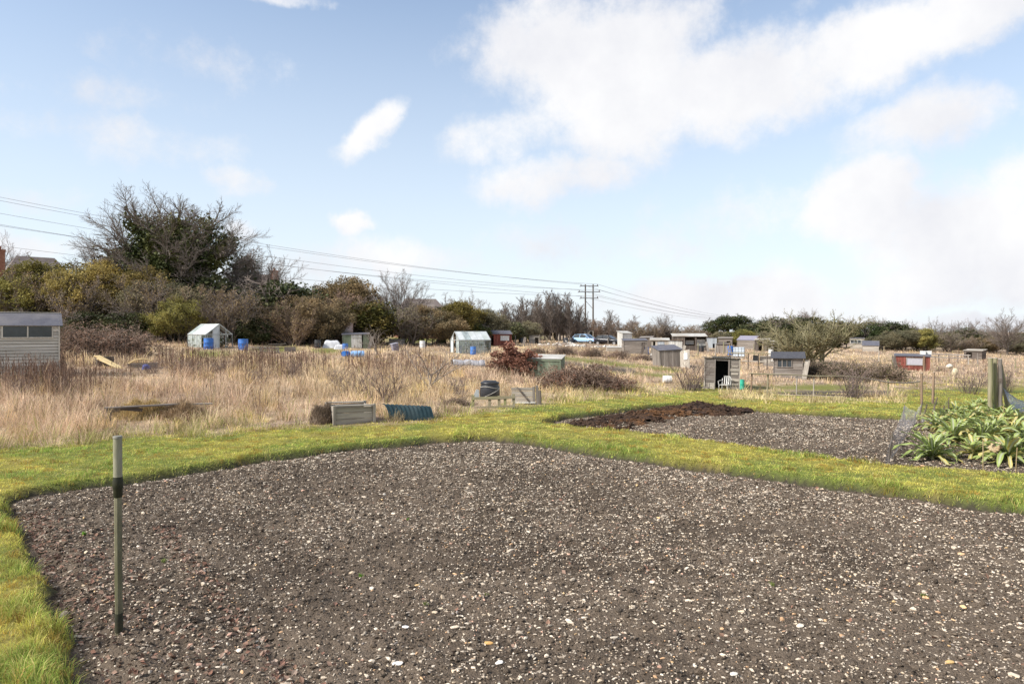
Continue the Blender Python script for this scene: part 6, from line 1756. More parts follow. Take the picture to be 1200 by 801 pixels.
def ibc(px, Y):
    r = empty('water_container', place(px, Y, 0), face(px), 'pale blue white cube water container beside the blue barrel', 'container')
    MB().box((0, .5, .72), (1.2, 1.0, .95)).build('tank', mat('ibc_plastic', (.62, .70, .78), (.5, .57, .64), (.66, .7, .72), scale=2, rough=.4), r, bevel=.06)
    b = MB(); st = STEEL()
    for z in (.30, .55, .80, 1.05, 1.2): b.tube([(-.62, -.02, z), (.62, -.02, z), (.62, 1.02, z), (-.62, 1.02, z), (-.62, -.02, z)], .012, 6)
    for x_ in (-.62, -.3, 0, .3, .62): b.tube([(x_, -.02, .15), (x_, -.02, 1.2)], .012, 6); b.tube([(x_, 1.02, .15), (x_, 1.02, 1.2)], .012, 6)
    b.build('cage_frame', st, r); b = MB()
    for y in (.05, .5, .95): b.box((0, y, .06), (1.2, .12, .12))
    b.box((0, .5, .15), (1.2, 1.0, .03)); b.build('pallet_base', wood('pale', 'h'), r); MB().lathe([(.11, 1.19), (.11, 1.23), (0, 1.235)], 14, (0, .5, 0)).build('filler_cap', BLACKP(), r)

# ------------------------------------------------------------------ greenhouses and the left plots
def greenhouse(px, Y, w, d, he, hr, rz, label, broken, seed):
    """gable end faces local -Y, ridge runs back along Y"""
    r = empty('greenhouse', place(px, Y, -.04), rz, label, 'greenhouse'); W = w / 2; rng = random.Random(seed)
    al = mat('aluminium', (.50, .52, .52), (.40, .42, .41), rough=.45, metal=.3); gl = glassmat('greenhouse_glass_%d' % seed, (.62, .70, .68), .42); wp = mat('whitewash', (.60, .63, .63), (.46, .49, .49), (.38, .42, .38), scale=3, rough=.5)
    fr = MB(); t = .045
    ny = max(3, round(d / .62)); nx = max(3, round(w / .62))
    for y in (0, d):
        for i in range(nx + 1):
            x = -W + w * i / nx; fr.box((x, y, (he + (hr - he) * (1 - abs(x) / W)) / 2), (t, t, he + (hr - he) * (1 - abs(x) / W)))
        fr.bar((-W, y, he), (0, y, hr), t * 1.3, t * 1.3); fr.bar((W, y, he), (0, y, hr), t * 1.3, t * 1.3); fr.bar((-W, y, he), (W, y, he), t, t); fr.bar((-W, y, .06), (W, y, .06), t, .12)
    for sx in (-1, 1):
        for i in range(ny + 1):
            y = d * i / ny; fr.box((sx * W, y, he / 2), (t, t, he)); fr.bar((sx * W, y, he), (0, y, hr), t * .8, t * .8)
        fr.bar((sx * W, 0, he), (sx * W, d, he), t * 1.5, t * 1.5); fr.bar((sx * W, 0, .06), (sx * W, d, .06), t, .12)
    fr.bar((0, -.02, hr), (0, d + .02, hr), .07, .07); fr.build('frame', al, r)
    def quad(name, pts, m):
        b = MB(); a = [Vector(q) for q in pts]; n = (a[1] - a[0]).cross(a[3] - a[0]).normalized() * .004
        b.add([q + n for q in a] + [q - n for q in a], [(0, 1, 2, 3), (7, 6, 5, 4), (0, 4, 5, 1), (1, 5, 6, 2), (2, 6, 7, 3), (3, 7, 4, 0)]); b.build(name, m, r)
    # roof slopes, one sheet per bay
    for sx in (-1, 1):
        for i in range(ny):
            y0, y1 = d * i / ny + .02, d * (i + 1) / ny - .02
            if rng.random() < broken: continue
            quad('roof_pane', [(sx * W, y0, he + .02), (sx * W, y1, he + .02), (0, y1, hr + .02), (0, y0, hr + .02)], wp if rng.random() < .72 else gl)
            if rng.random() > broken: quad('wall_pane', [(sx * (W - .01), y0, .1), (sx * (W - .01), y1, .1), (sx * (W - .01), y1, he), (sx * (W - .01), y0, he)], gl)
    for y in (.012, d - .012):
        for i in range(nx):
            x0, x1 = -W + w * i / nx + .02, -W + w * (i + 1) / nx - .02
            top = lambda x: he + (hr - he) * (1 - abs(x) / W) - .03
            if y < .1 and i == nx // 2: continue
            if rng.random() < broken: continue
            quad('gable_pane', [(x0, y, .1), (x1, y, .1), (x1, y, top(x1)), (x0, y, top(x0))], gl if rng.random() < .55 else wp)
    b = MB()
    sg = wood('pale', 'h')
    for z in (.62,): b.box((W - .3, d / 2, z), (.45, d - .2, .03)); b.box((-W + .3, d / 2, z), (.45, d - .2, .03))
    b.build('staging', sg, r)
    rg = np.random.default_rng(seed); n = 500; P = np.stack([rg.choice([-1, 1], n) * (W - .3) + rg.normal(0, .16, n), rg.uniform(.2, d - .2, n), rg.uniform(.1, 1.0, n)], 1)
    V, F, C = quads(P, rg.uniform(.04, .1, n), np.array([.12, .13, .06]) * rg.uniform(.4, 1.6, (n, 1)), rg); np_obj('foliage', V, F, leafmat('glasshouse_plants', .3, use_obj=False) if 'glasshouse_plants' not in bpy.data.materials else bpy.data.materials['glasshouse_plants'], C, r)
    return r

def left_plots():
    greenhouse(257, 55, 2.3, 2.6, 1.28, 2.1, face(257) + R(32), 'old greenhouse with whitened and missing panes between the blue barrels', .22, 41); clear(252, 54, 2.2, .12, 3.5)
    barrel('blue_barrel', 'blue barrel in front of the left corner of the old greenhouse', 244.5, 53, .36, .98, BLUEP()); barrel('blue_barrel', 'upright blue barrel right of the old greenhouse', 285, 53.5, .37, .98, BLUEP()); clear(285, 53, 1.0, .1, 3)
    greenhouse(533, 60, 2.0, 3.0, 1.3, 2.05, face(533) + R(-68), 'white roofed greenhouse with its long side to the path', .06, 43); clear(531, 58.5, 2.0, .12, 2.5)
    barrel('blue_barrel', 'royal blue barrel at the right end of the white roofed greenhouse', 554.5, 58, .25, .82, BLUEP()); clear(554, 58, .8, .08, 3)
    # grey cloche hoops in the weeds
    for px, w, lab in ((541, 1.2, 'grey plastic cloche tunnel in the pale weeds below the white roofed greenhouse'), (559, .9, 'crumpled pale cloche right of the grey plastic tunnel')):
        r = empty('cloche_tunnel', place(px, 44, .12), face(px) + .2, lab, 'cloche'); b = MB(); v = []; n, m_ = 9, 12
        for i in range(n + 1):
            for k in range(m_ + 1):
                a = math.pi * k / m_; q = .36 * (1 + .05 * math.sin(i * 2.1)); v.append((-w / 2 + w * i / n, q * math.cos(a), q * math.sin(a) * (1.0 + .1 * math.sin(i))))
        b.add(v, [(i * (m_ + 1) + k, (i + 1) * (m_ + 1) + k, (i + 1) * (m_ + 1) + k + 1, i * (m_ + 1) + k + 1) for i in range(n) for k in range(m_)], True); o = b.build('cover', mat('cloche_film', (.26, .255, .275), (.36, .35, .36), (.42, .41, .41), scale=5, rough=.5, spec=.3), r); o.modifiers.new('thick', 'SOLIDIFY').thickness = .01
        b = MB()
        for x_ in (-w / 2, 0, w / 2): b.tube([(x_, .37 * math.cos(math.pi * k / 10), .37 * math.sin(math.pi * k / 10)) for k in range(11)], .012, 6)
        b.build('hoop', STEEL(), r); clear(px, 43.7, .9, .14, 2)
    # white hut, tank on a stand, sheets, blue drums
    px, Y = 417, 63.0
    k = mpx(Y) * 1.03; zt = tz((px - CX) / FPX * Y, Y) - .06; ht = lambda row: (HY - row) * mpx(Y) + EYE - zt; x = lambda p_: (p_ - px) * k
    shed('white_fronted_hut', 'flat roofed hut with a white middle panel and dull green sides', px, Y, 29 * k, 1.8, ht(391.5), ht(390), wallm=wood('green', 'v'), roofm=FELT(), along='v', bw=.25, corr=False, seed=44, rth=.08, door=(x(412), x(424), 0, ht(391.8), wood('white', 'v')), over=.08)
    clear(415, 62, 1.6, .15, 4)
    p = place(405.5, 65.2, 0); zb = EYE + (HY - 392) * mpx(65) - p.z
    r = empty('tank_stand', p, face(405), 'timber stand behind the hut carrying the zinc tank', 'stand')
    for sx in (-.42, .42):
        for y in (.1, .9): MB().box((sx, y, zb / 2), (.09, .09, zb)).build('leg', wood('dark', 'v'), r)
    MB().box((0, .5, zb - .03), (1.1, 1.1, .06)).build('platform', wood('grey', 'h'), r)
    r = empty('zinc_tank', p + Vector((0, .5, zb)), 0, 'round zinc water tank perched above the white fronted hut', 'tank')
    MB().lathe([(.50, 0), (.52, .03), (.54, .35), (.555, .37), (.54, .39), (.55, 1.08), (.57, 1.1), (.57, 1.13)], 22).build('body', mat('old_zinc', (.46, .45, .47), (.33, .32, .34), (.40, .29, .25), scale=2.2, rough=.55, metal=.2), r); MB().lathe([(.56, 1.13), (.5, 1.15), (0, 1.16)], 22).build('lid', STEEL(), r)
    drape(389, 62, 1.9, 1.3, .75, 'crumpled white sheet over a frame left of the white fronted hut', .15, 5); drape(398, 60, 1.1, .8, .5, 'smaller white sheet between the larger one and the blue drum', .1, 6)
    barrel('blue_barrel', 'blue drum under the left end of the white fronted hut', 404.5, 58.5, .24, .6, BLUEP(), dz=.1)
    barrel('blue_barrel', 'dark blue drum, left of the two lying in the weeds', 402.5, 49, .22, .5, mat('dark_blue_plastic', (.02, .11, .36), (.03, .14, .4), rough=.4), dz=.1, lie=face(402) + .9)
    barrel('blue_barrel', 'pale blue drum lying in the weeds beside the dark blue one', 411, 49, .23, .95, mat('pale_blue_plastic', (.20, .40, .70), (.26, .46, .74), rough=.4), dz=.1, lie=face(410)); clear(407, 48.7, 1.1, .12, 2.5)
    r = empty('wheelie_bin', place(464, 60, 0), face(464) + .4, 'tipped grey bin beyond the bare fruit tree', 'bin'); r.rotation_euler = (0, R(-12), face(464) + .4)
    MB().prism([(-.22, 0), (.22, 0), (.29, .78), (-.29, .78)], -.25, .25).build('body', mat('grey_bin', (.20, .19, .24), (.26, .25, .3), rough=.5), r, bevel=.02); MB().box((0, 0, .81), (.62, .56, .05)).build('lid', mat('bin_lid', (.30, .29, .34), (.36, .35, .4), rough=.5), r, bevel=.015); clear(464, 59.5, .7, .1, 3)
    # plank pile
    p = place(131, 32.5, 0)
    for i, (a, b, t, lab) in enumerate((((106, 419.5), (147, 434), .05, 'long yellow plank sloping down beside the bramble bank, the upper of two'), ((109, 423), (156, 438), .05, 'yellow plank under the upper sloping one'))):
        Yp = 32.5 - .25 * i; A = Vector(((a[0] - CX) / FPX * Yp, Yp + .5, .10 + EYE - (a[1] - HY) * mpx(Yp))); B = Vector(((b[0] - CX) / FPX * Yp, Yp - .3, .10 + EYE - (b[1] - HY) * mpx(Yp)))
        o = MB().bar(Vector((0, 0, 0)), B - A, .30, t).build('timber_plank', wood('fresh', 'h'), bevel=.006); o.location = A; tag(o, lab, 'plank')
    crate(124, 33.2, .7, .62, 'dark', 'dark crate propping up the yellow planks'); crate(166, 32.6, 1.2, .40, 'grey', 'grey crate at the foot of the yellow planks')
    sack(170.5, 32.0, .38, .34, 'small blue sack in front of the grey crate', dz=.05, c=(.10, .13, .38))
    r = empty('bent_batten', place(165, 32.4, .42), face(165), 'bent yellow batten arched over the grey crate', 'batten'); MB().tube([(-.5, 0, -.05), (-.25, 0, .12), (.1, 0, .17), (.5, 0, .06)], .03, 8).build('shaft', wood('fresh', 'h'), r)
    clear(128, 31.8, 1.4, .2, 7); clear(163, 31.8, 1.0, .24, 6)
    # pallets right of the first greenhouse
    for px, Y, tl, lab in ((316, 50, 0, 'dark pallet lying flat in the weeds below the junk'), (340, 53, .3, 'small dark pallet standing on edge at the right of the junk')):
        r = empty('pallet', place(px, Y, .15), face(px) + .1, lab, 'pallet'); r.rotation_euler = (R(60) if tl else R(35), 0, face(px) + .1)
        sc = .6 if tl else 1
        for k in range(6): MB().box((0, -.5 * sc + .2 * k * sc, .12), (1.4 * sc, .11, .022)).build('slat', wood('dark', 'h'), r)
        for x_ in (-.62, 0, .62): MB().box((x_ * sc, 0, .055), (.09, 1.05 * sc, .10)).build('bearer', wood('grey', 'y'), r)
        clear(px, Y, 1.0, .1, 2)
    for px, Y, w, h, t, lab in ((305, 55, 1.3, .35, 'white', 'pile of whitish boards right of the blue barrel'), (323, 57, 1.8, .55, 'dark', 'dark plank heap behind the flat pallet')):
        r = empty('board_pile', place(px, Y, 0), face(px), lab, 'board pile'); rr = random.Random(int(px))
        for k in range(7): MB().box((rr.uniform(-.2, .2), rr.uniform(-.2, .4), .06 + h * k / 7), (w * rr.uniform(.7, 1.1), .18, .04), Matrix.Rotation(rr.uniform(-.25, .25), 3, 'Z') @ Matrix.Rotation(rr.uniform(-.12, .12), 3, 'Y')).build('board', wood(t if k % 3 else 'grey', 'h'), r)
        clear(px, Y, 1.2, .12, 2.5)
    # small shed, red shed and others in the middle distance
    shed('summer_hut', 'small pinkish boarded hut behind the white roofed greenhouse', 546.5, 78, 1.9, 1.7, 1.45, 1.75, wallm=wood('pale', 'v'), roofm=wood('grey', 'h'), along='v', bw=.25, corr=False, seed=51, over=.14); clear(546, 77, 1.6, .15, 5)
    px, Y = 586, 80.0
    shed('dark_red_shed', 'dark red shed with a white paned window behind the beech bush', px, Y, 2.75, 2.0, 1.62, roof='gable_x', ridge=2.0, wallm=wood('red', 'v'), roofm=FELT(), along='v', bw=.2, corr=False, seed=52, over=.1, rz=R(14), win=[(.05, 1.05, .85, 1.4, 3, wood('white', 'v'), mat('pale_pane', (.6, .6, .6), (.5, .5, .5), rough=.3))], holes=[(-1.25, -.75, -.1, 1.45)]); clear(586, 79, 1.9, .15, 4)  # window panes in a flat pale grey
    shed('grey_hut', 'small grey hut with a black doorway on the rise right of the dark red shed', 626, 93, 1.3, 1.3, 1.25, 1.15, wallm=wood('pale', 'h'), roofm=wood('grey', 'h'), bw=.25, corr=False, seed=53, over=.08, holes=[(.1, .6, -.1, 1.1)]); clear(626, 92, 1.3, .15, 5)
    for px, Y, h, lab in ((598.5, 86, 1.3, 'grey post, left of the pair behind the dark red shed'), (604, 86, 1.3, 'grey post, right of the pair behind the dark red shed'), (712.5, 97, 1.1, 'thin post standing behind the black car')):
        o = MB().box((0, 0, h / 2), (.13, .13, h)).build('fence_post', wood('grey', 'v'), bevel=.01); o.location = place(px, Y, 0); tag(o, lab, 'post')
    for px, Y, lab in ((611, 92, 'dark compost bin left of the small grey hut'), (663, 100, 'dark round bin left of the blue car'), (670, 101, 'black round bin close to the blue car')):
        r = empty('compost_bin', place(px, Y, 0), 0, lab, 'bin'); MB().lathe([(.40, 0), (.38, .3), (.33, .75), (.3, .82)], 18).build('body', BLACKP(), r); MB().lathe([(.31, .82), (.31, .86), (0, .9)], 18).build('lid', BLACKP(), r)

def drape(px, Y, w, d, h, label, amp, seed):
    rng = np.random.default_rng(seed); g = 22; u, v = np.meshgrid(np.linspace(-1, 1, g), np.linspace(-1, 1, g)); x, y = u.ravel(), v.ravel()
    e = np.maximum(np.abs(x), np.abs(y)); z = h * (1 - smooth(.55, 1.0, e)) + amp * (fbm(x * 2.5 + seed, y * 2.5, seed) - .5) * 2
    V = np.stack([x * w / 2, y * d / 2, np.maximum(z, .02)], 1); i = (np.arange(g - 1)[:, None] * g + np.arange(g - 1)[None]).ravel(); F = np.stack([i, i + 1, i + 1 + g, i + g], -1)
    o = np_obj('white_sheet', V, F, mat('white_sheeting', (.60, .61, .63), (.48, .49, .51), (.40, .41, .42), scale=3, rough=.6), smooth_shade=True); o.location = place(px, Y, 0); o.rotation_euler = (0, 0, face(px)); o.modifiers.new('thick', 'SOLIDIFY').thickness = .012
    clear(px, Y, w * .55, .15, 3)
    return tag(o, label, 'sheet')

# ------------------------------------------------------------------ cars
def car(px, Y, rz, col, label, seed, tailred):
    r = empty('parked_car', place(px, Y, .0), rz, label, 'car')
    paint = mat('car_paint_%d' % seed, col, tuple(c * .92 for c in col), scale=1, rough=.25, spec=.6); gl = mat('car_glass', (.03, .035, .04), (.05, .055, .06), rough=.06, spec=.8); tyre = mat('tyre', (.02, .02, .02), (.03, .03, .03), rough=.9); rim = mat('wheel_rim', (.45, .45, .46), (.35, .35, .36), rough=.35, metal=.6); blk = mat('car_trim', (.025, .025, .028), (.03, .03, .03), rough=.6)
    # side profile stations along x (front +x), body shell with tumblehome
    st = [(-2.02, .38, .78, .62), (-1.96, .30, .95, .74), (-1.6, .24, 1.0, .82), (-.8, .22, .98, .85), (.2, .22, .95, .86), (1.0, .24, .90, .85), (1.6, .26, .80, .81), (1.93, .30, .68, .72), (2.02, .36, .58, .60)]
    v = []; f = []
    for x, zb, zt, hw in st:
        v += [(x, -hw * .92, zb), (x, -hw, (zb + zt) / 2), (x, -hw * .95, zt - .05), (x, -hw * .86, zt), (x, hw * .86, zt), (x, hw * .95, zt - .05), (x, hw, (zb + zt) / 2), (x, hw * .92, zb)]
    for i in range(len(st) - 1):
        for k in range(8): f.append((i * 8 + k, i * 8 + (k + 1) % 8, (i + 1) * 8 + (k + 1) % 8, (i + 1) * 8 + k))
    f += [tuple(range(8)), tuple(reversed(range(8 * (len(st) - 1), 8 * len(st))))]
    o = MB().add(v, f, True).build('body', paint, r); o.modifiers.new('smooth', 'SUBSURF').levels = 1
    o.modifiers['smooth'].render_levels = 2
    cab = [(-1.9, .95, .74), (-1.45, 1.40, .60), (-.9, 1.47, .60), (-.1, 1.46, .60), (.25, 1.38, .60), (.98, .92, .74)]
    def ring(x, z, hw): return [(x, -hw, z), (x, hw, z)]
    # roof skin and pillars
    b = MB(); v = []
    for x, z, hw in cab[1:5]: v += [(x, -hw, z), (x, hw, z), (x, -hw + .02, z - .04), (x, hw - .02, z - .04)]
    b.add(v, [(i * 4, i * 4 + 1, i * 4 + 5, i * 4 + 4) for i in range(3)] + [(i * 4 + 2, i * 4 + 6, i * 4 + 7, i * 4 + 3) for i in range(3)] + [(i * 4, i * 4 + 4, i * 4 + 6, i * 4 + 2) for i in range(3)] + [(i * 4 + 1, i * 4 + 3, i * 4 + 7, i * 4 + 5) for i in range(3)], True)
    for s in (-1, 1):
        for a, c in (((-1.9, .95), (-1.45, 1.42)), ((-.62, .96), (-.58, 1.45)), ((.98, .92), (.25, 1.40))):
            hw = lambda z: .76 - (z - .93) * .30
            b.bar((a[0], s * hw(a[1]), a[1]), (c[0], s * hw(c[1]), c[1]), .07, .05)
    b.build('roof', paint, r)
    def pane(name, pts): 
        q = [Vector(p) for p in pts]; n = (q[1] - q[0]).cross(q[-1] - q[0]).normalized() * .006; k = len(q)
        MB().add([p + n for p in q] + [p - n for p in q], [tuple(range(k)), tuple(reversed(range(k, 2 * k)))] + [(i, (i + 1) % k, (i + 1) % k + k, i + k) for i in range(k)]).build(name, gl, r)
    pane('windscreen', [(.95, -.70, .94), (.95, .70, .94), (.27, .57, 1.38), (.27, -.57, 1.38)]); pane('rear_window', [(-1.86, .70, .98), (-1.86, -.70, .98), (-1.46, -.57, 1.38), (-1.46, .57, 1.38)])
    for s in (-1, 1):
        pane('side_window', [(-1.76, s * .73, .99), (-.66, s * .735, .99), (-.64, s * .615, 1.41), (-1.36, s * .61, 1.39)]); pane('side_window', [(-.58, s * .735, .99), (.82, s * .73, .97), (.22, s * .61, 1.37), (-.55, s * .615, 1.41)])
    for x in (-1.28, 1.28):
        for s in (-1, 1):
            w = MB(); w.tube([(x, s * .66, .31), (x, s * .86, .31)], .315, 20); wo = w.build('wheel', tyre, r)
            MB().tube([(x, s * .855, .31), (x, s * .872, .31)], .20, 14).build('rim', rim, wo)
    for s in (-1, 1):
        MB().box((1.93, s * .55, .66), (.12, .28, .13)).build('headlight', mat('lamp_glass', (.75, .77, .8), (.65, .67, .7), rough=.1, spec=.7), r, bevel=.03); MB().box((-1.99, s * .62, .86), (.08, .18, .22)).build('tail_light', mat('tail_lens', (.45, .02, .02), (.35, .02, .02), rough=.2), r, bevel=.02)
        MB().box((.62, s * .92, 1.0), (.12, .16, .11)).build('wing_mirror', paint if not tailred else blk, r, bevel=.03)
    MB().box((2.0, 0, .42), (.08, 1.2, .16)).build('front_bumper', blk, r, bevel=.03); MB().box((-2.0, 0, .45), (.08, 1.2, .18)).build('rear_bumper', blk, r, bevel=.03)
    MB().box((2.045, 0, .44), (.012, .5, .1)).build('number_plate', WHITEP(), r)

def far_things():
    car(686.5, 101, R(-38), (.36, .56, .80), 'light blue hatchback parked on the rise', 1, False); car(713, 98, R(-34), (.012, .013, .018), 'black hatchback parked beside the light blue one', 2, True)
    clear(687, 99, 3.4, .08, 9); clear(712, 96, 3.4, .08, 9)
    r = empty('tarpaulin_heap', place(739, 88, 0), face(739), 'black tarpaulin thrown over a heap before the white shed', 'tarpaulin'); g = 20; u, v = np.meshgrid(np.linspace(-1, 1, g), np.linspace(-1, 1, g)); x, y = u.ravel(), v.ravel(); z = 1.05 * np.maximum(1 - (x * x + y * y), 0) ** .6 * (.6 + .7 * fbm(x * 2, y * 2, 4)); i = (np.arange(g - 1)[:, None] * g + np.arange(g - 1)[None]).ravel()
    o = np_obj('cover', np.stack([x * .85, y * .8, z + .05], 1), np.stack([i, i + 1, i + 1 + g, i + g], -1), BLACKP(), None, r, True); o.modifiers.new('thick', 'SOLIDIFY').thickness = .012
    np_obj('folds', np.stack([x * .45 - .1, y * .45, z * .6 + .5], 1), np.stack([i, i + 1, i + 1 + g, i + g], -1), mat('grey_tarp', (.16, .17, .19), (.22, .23, .25), rough=.4), None, r, True)
    # rubble along the track
    rub = mat('broken_concrete', (.60, .56, .50), (.45, .41, .36), (.68, .64, .58), scale=3, rough=.9, island=.25)
    for px, Y, n, w, h, lab in ((644, 88, 26, 2.2, .32, 'heap of pale rubble and broken slabs left of the blue car'), (672, 86, 30, 2.0, .3, 'heap of pale rubble in front of the blue car'), (706, 86, 26, 2.2, .28, 'heap of pale rubble in front of the black car'), (660, 92, 16, 1.6, .6, 'grey brown rubble heap behind the others by the blue car')):
        b = MB(); rr = random.Random(int(px))
        for k in range(n):
            a = rr.uniform(0, 6.28); q = math.sqrt(rr.random()); zz = h * (1 - q * q)
            M = Matrix.Rotation(rr.uniform(-.7, .7), 3, 'X') @ Matrix.Rotation(rr.uniform(-.7, .7), 3, 'Y') @ Matrix.Rotation(rr.uniform(0, 6), 3, 'Z')
            b.box((q * w * math.cos(a) / 1.2, q * .8 * math.sin(a), zz * rr.uniform(.4, 1) + .06), (rr.uniform(.2, .6), rr.uniform(.15, .4), rr.uniform(.07, .2)), M)
        r = empty('rubble_heap', place(px, Y, 0), face(px), lab, 'rubble heap'); o = b.build('rubble', rub, r); o['kind'] = 'stuff'
        m2 = MB().lathe([(w * .8, 0), (w * .5, h * .5), (0, h * .75)], 18); m2.build('core', mat('rubble_soil', (.16, .12, .09), (.24, .19, .15), scale=5, rough=1, bump=1), r); clear(px, Y, w, .1, 4)
    # power line
    pole = mat('pole_timber', (.16, .135, .115), (.10, .085, .075), scale=4, stretch=(3, 3, .3), rough=.9); arm = mat('steel_arm', (.15, .15, .16), (.2, .2, .21), rough=.6); ins = mat('insulator', (.10, .06, .045), (.07, .045, .035), rough=.25)
    Y = 135; S = mpx(Y); pc = place(690.5, Y, 0); r = empty('power_pole', pc, 0, 'pair of tall timber poles joined by three crossarms carrying the power lines', 'power pole')
    zt = lambda row: EYE + (HY - row) * S - pc.z
    for x in (-.76, .76): MB().tube([(x, 0, -.3), (x, 0, zt(333))], [.19, .13], 12).build('pole', pole, r)
    ends = []
    for row, hw in ((335, 1.75), (341.8, 2.1), (349.2, 1.75)):
        a = MB(); a.bar((-hw, -.16, zt(row)), (hw, -.16, zt(row)), .12, .14); a.bar((-hw, .16, zt(row)), (hw, .16, zt(row)), .12, .14); ao = a.build('crossarm', arm, r)
        for s in (-1, 1):
            MB().lathe([(.05, 0), (.10, .06), (.05, .1), (.11, .17), (.05, .22), (.09, .3), (0, .33)], 10, (s * (hw - .12), 0, zt(row) + .05)).build('insulator', ins, ao); MB().tube([(s * (hw - .1), -.3, zt(row) - .06), (s * (hw + .1), .3, zt(row) - .06)], .06, 8).build('insulator', ins, ao)
            ends.append((row, s, Vector((pc.x + s * (hw - .12), Y, pc.z + zt(row) + .35))))
    MB().bar((-.76, 0, zt(352)), (.76, 0, zt(362)), .09, .05, (0, 1, 0)).build('brace', arm, r)
    cab = mat('cable', (.26, .26, .27), (.3, .3, .31), rough=.5)
    left = {(335, -1): (231, 92, 307), (335, 1): (235, 92, 308.5), (341.8, -1): (250, 92, 318), (341.8, 1): (263, 92, 324), (349.2, -1): (264.5, 92, 325), (349.2, 1): (288, 92, 335)}
    labs = {(335, -1): 'topmost power cable crossing the left sky', (335, 1): 'power cable just below the topmost one', (341.8, -1): 'third power cable from the top at the left edge of the sky', (341.8, 1): 'fourth power cable from the top, one of a close pair', (349.2, -1): 'fifth power cable from the top, lower of the close pair', (349.2, 1): 'lowest power cable, passing just over the left house roof'}
    for row, s, A in ends:
        lr, lY, mr_ = left[(row, s)]; B = Vector((-.75 * lY, lY, EYE + (HY - lr) * mpx(lY))); d = B - A
        # parabola through the pole, a point over the middle of the plots and the left edge
        um = (450 - CX) / FPX; tm = (A.x - um * A.y) / (um * d.y - d.x); ym = A.y + d.y * tm; zm = EYE + (HY - mr_) * mpx(ym)
        q2 = ((zm - A.z) / tm - (B.z - A.z)) / (tm - 1); q1 = (B.z - A.z) - q2
        pts = []
        for k in range(41):
            t = k / 40 * 1.15; q = A + d * t; q.z = A.z + q1 * t + q2 * t * t; pts.append(q)
        fx, fr = 868 + s * 8, 372 + (row - 335) * .15; fY = 330.0
        E = Vector(((fx - CX) / FPX * fY, fY, EYE + (HY - fr) * mpx(fY)))
        rp = []
        for k in range(1, 31):
            t = k / 30; q = A.lerp(E, t); q.z -= 4 * 1.6 * t * (1 - t); rp.append(q)
        allp = list(reversed(pts)) + rp
        b = MB().tube([q - A for q in allp], [.021 + .00006 * max(q.y - 60, 0) for q in allp], 5); o = b.build('power_cable', cab); o.location = A; tag(o, labs[(row, s)], 'cable')
    houses()

def houses():
    brick = mat('house_brick', (.30, .145, .095), (.22, .105, .07), (.36, .2, .14), scale=6, rough=.95, bump=.3); tile = mat('roof_tile', (.165, .135, .125), (.115, .095, .088), (.21, .18, .155), scale=4, stretch=(1, 3, 3), rough=.9, bump=.5, bscale=20)
    def house(px, Y, ridge_row, w, d, label, chims, rz, hip=0.0, eave=.60, name='house'):
        p = place(px, Y, -.2); h = EYE + (HY - ridge_row) * mpx(Y) - p.z; he = h * eave; r = empty(name, p, face(px) + rz, label, name); W = w / 2
        MB().box((0, d / 2, he / 2), (w, d, he)).build('wall', brick, r)
        b = MB(); o = .35
        v = [(-W - o, -o, he - .15), (W + o, -o, he - .15), (W + o, d + o, he - .15), (-W - o, d + o, he - .15), (-W - o + hip, d / 2, h), (W + o - hip, d / 2, h)]
        b.add(v, [(0, 1, 5, 4), (2, 3, 4, 5), (1, 2, 5), (3, 0, 4), (3, 2, 1, 0)]); ro = b.build('roof', tile, r)
        for cx, cy, cw, top, pots in chims:
            ht = EYE + (HY - top) * mpx(Y) - p.z
            c = MB(); c.box((cx, cy, (he + ht) / 2), (cw, .8, ht - he)); c.box((cx, cy, ht - .12), (cw + .16, .96, .16)); co = c.build('chimney', brick, r)
            for i in range(pots): MB().lathe([(.14, 0), (.12, .4), (.15, .42)], 12, (cx + (i - (pots - 1) / 2) * .4, cy, ht - .04)).build('chimney_pot', mat('clay_pot', (.36, .16, .09), (.28, .12, .07), rough=.9), co)
        for x in (-W * .5, W * .4):
            f = MB().box((x, -.03, he * .72), (1.3, .1, 1.1)).build('window', wood('white', 'h'), r); MB().box((x, -.085, he * .72), (1.12, .012, .92)).build('pane', SHEDGLASS(), f)
    house(48, 86, 298, 8.6, 8, 'brick house with a brown tiled roof and a tall chimney at far left', [(-4.15, 2.0, 1.35, 293.5, 2)], R(8), hip=2.6)
    house(298, 96, 319, 6.2, 7, 'house with a grey roof and a brick chimney behind the ivy tree', [(2.5, 2.0, 1.0, 315, 1)], R(-6), hip=.5)
    house(498, 104, 348.5, 7.4, 8, 'brown roofed barn showing above the thicket by the bare oak', [], R(10), hip=1.6, name='barn')

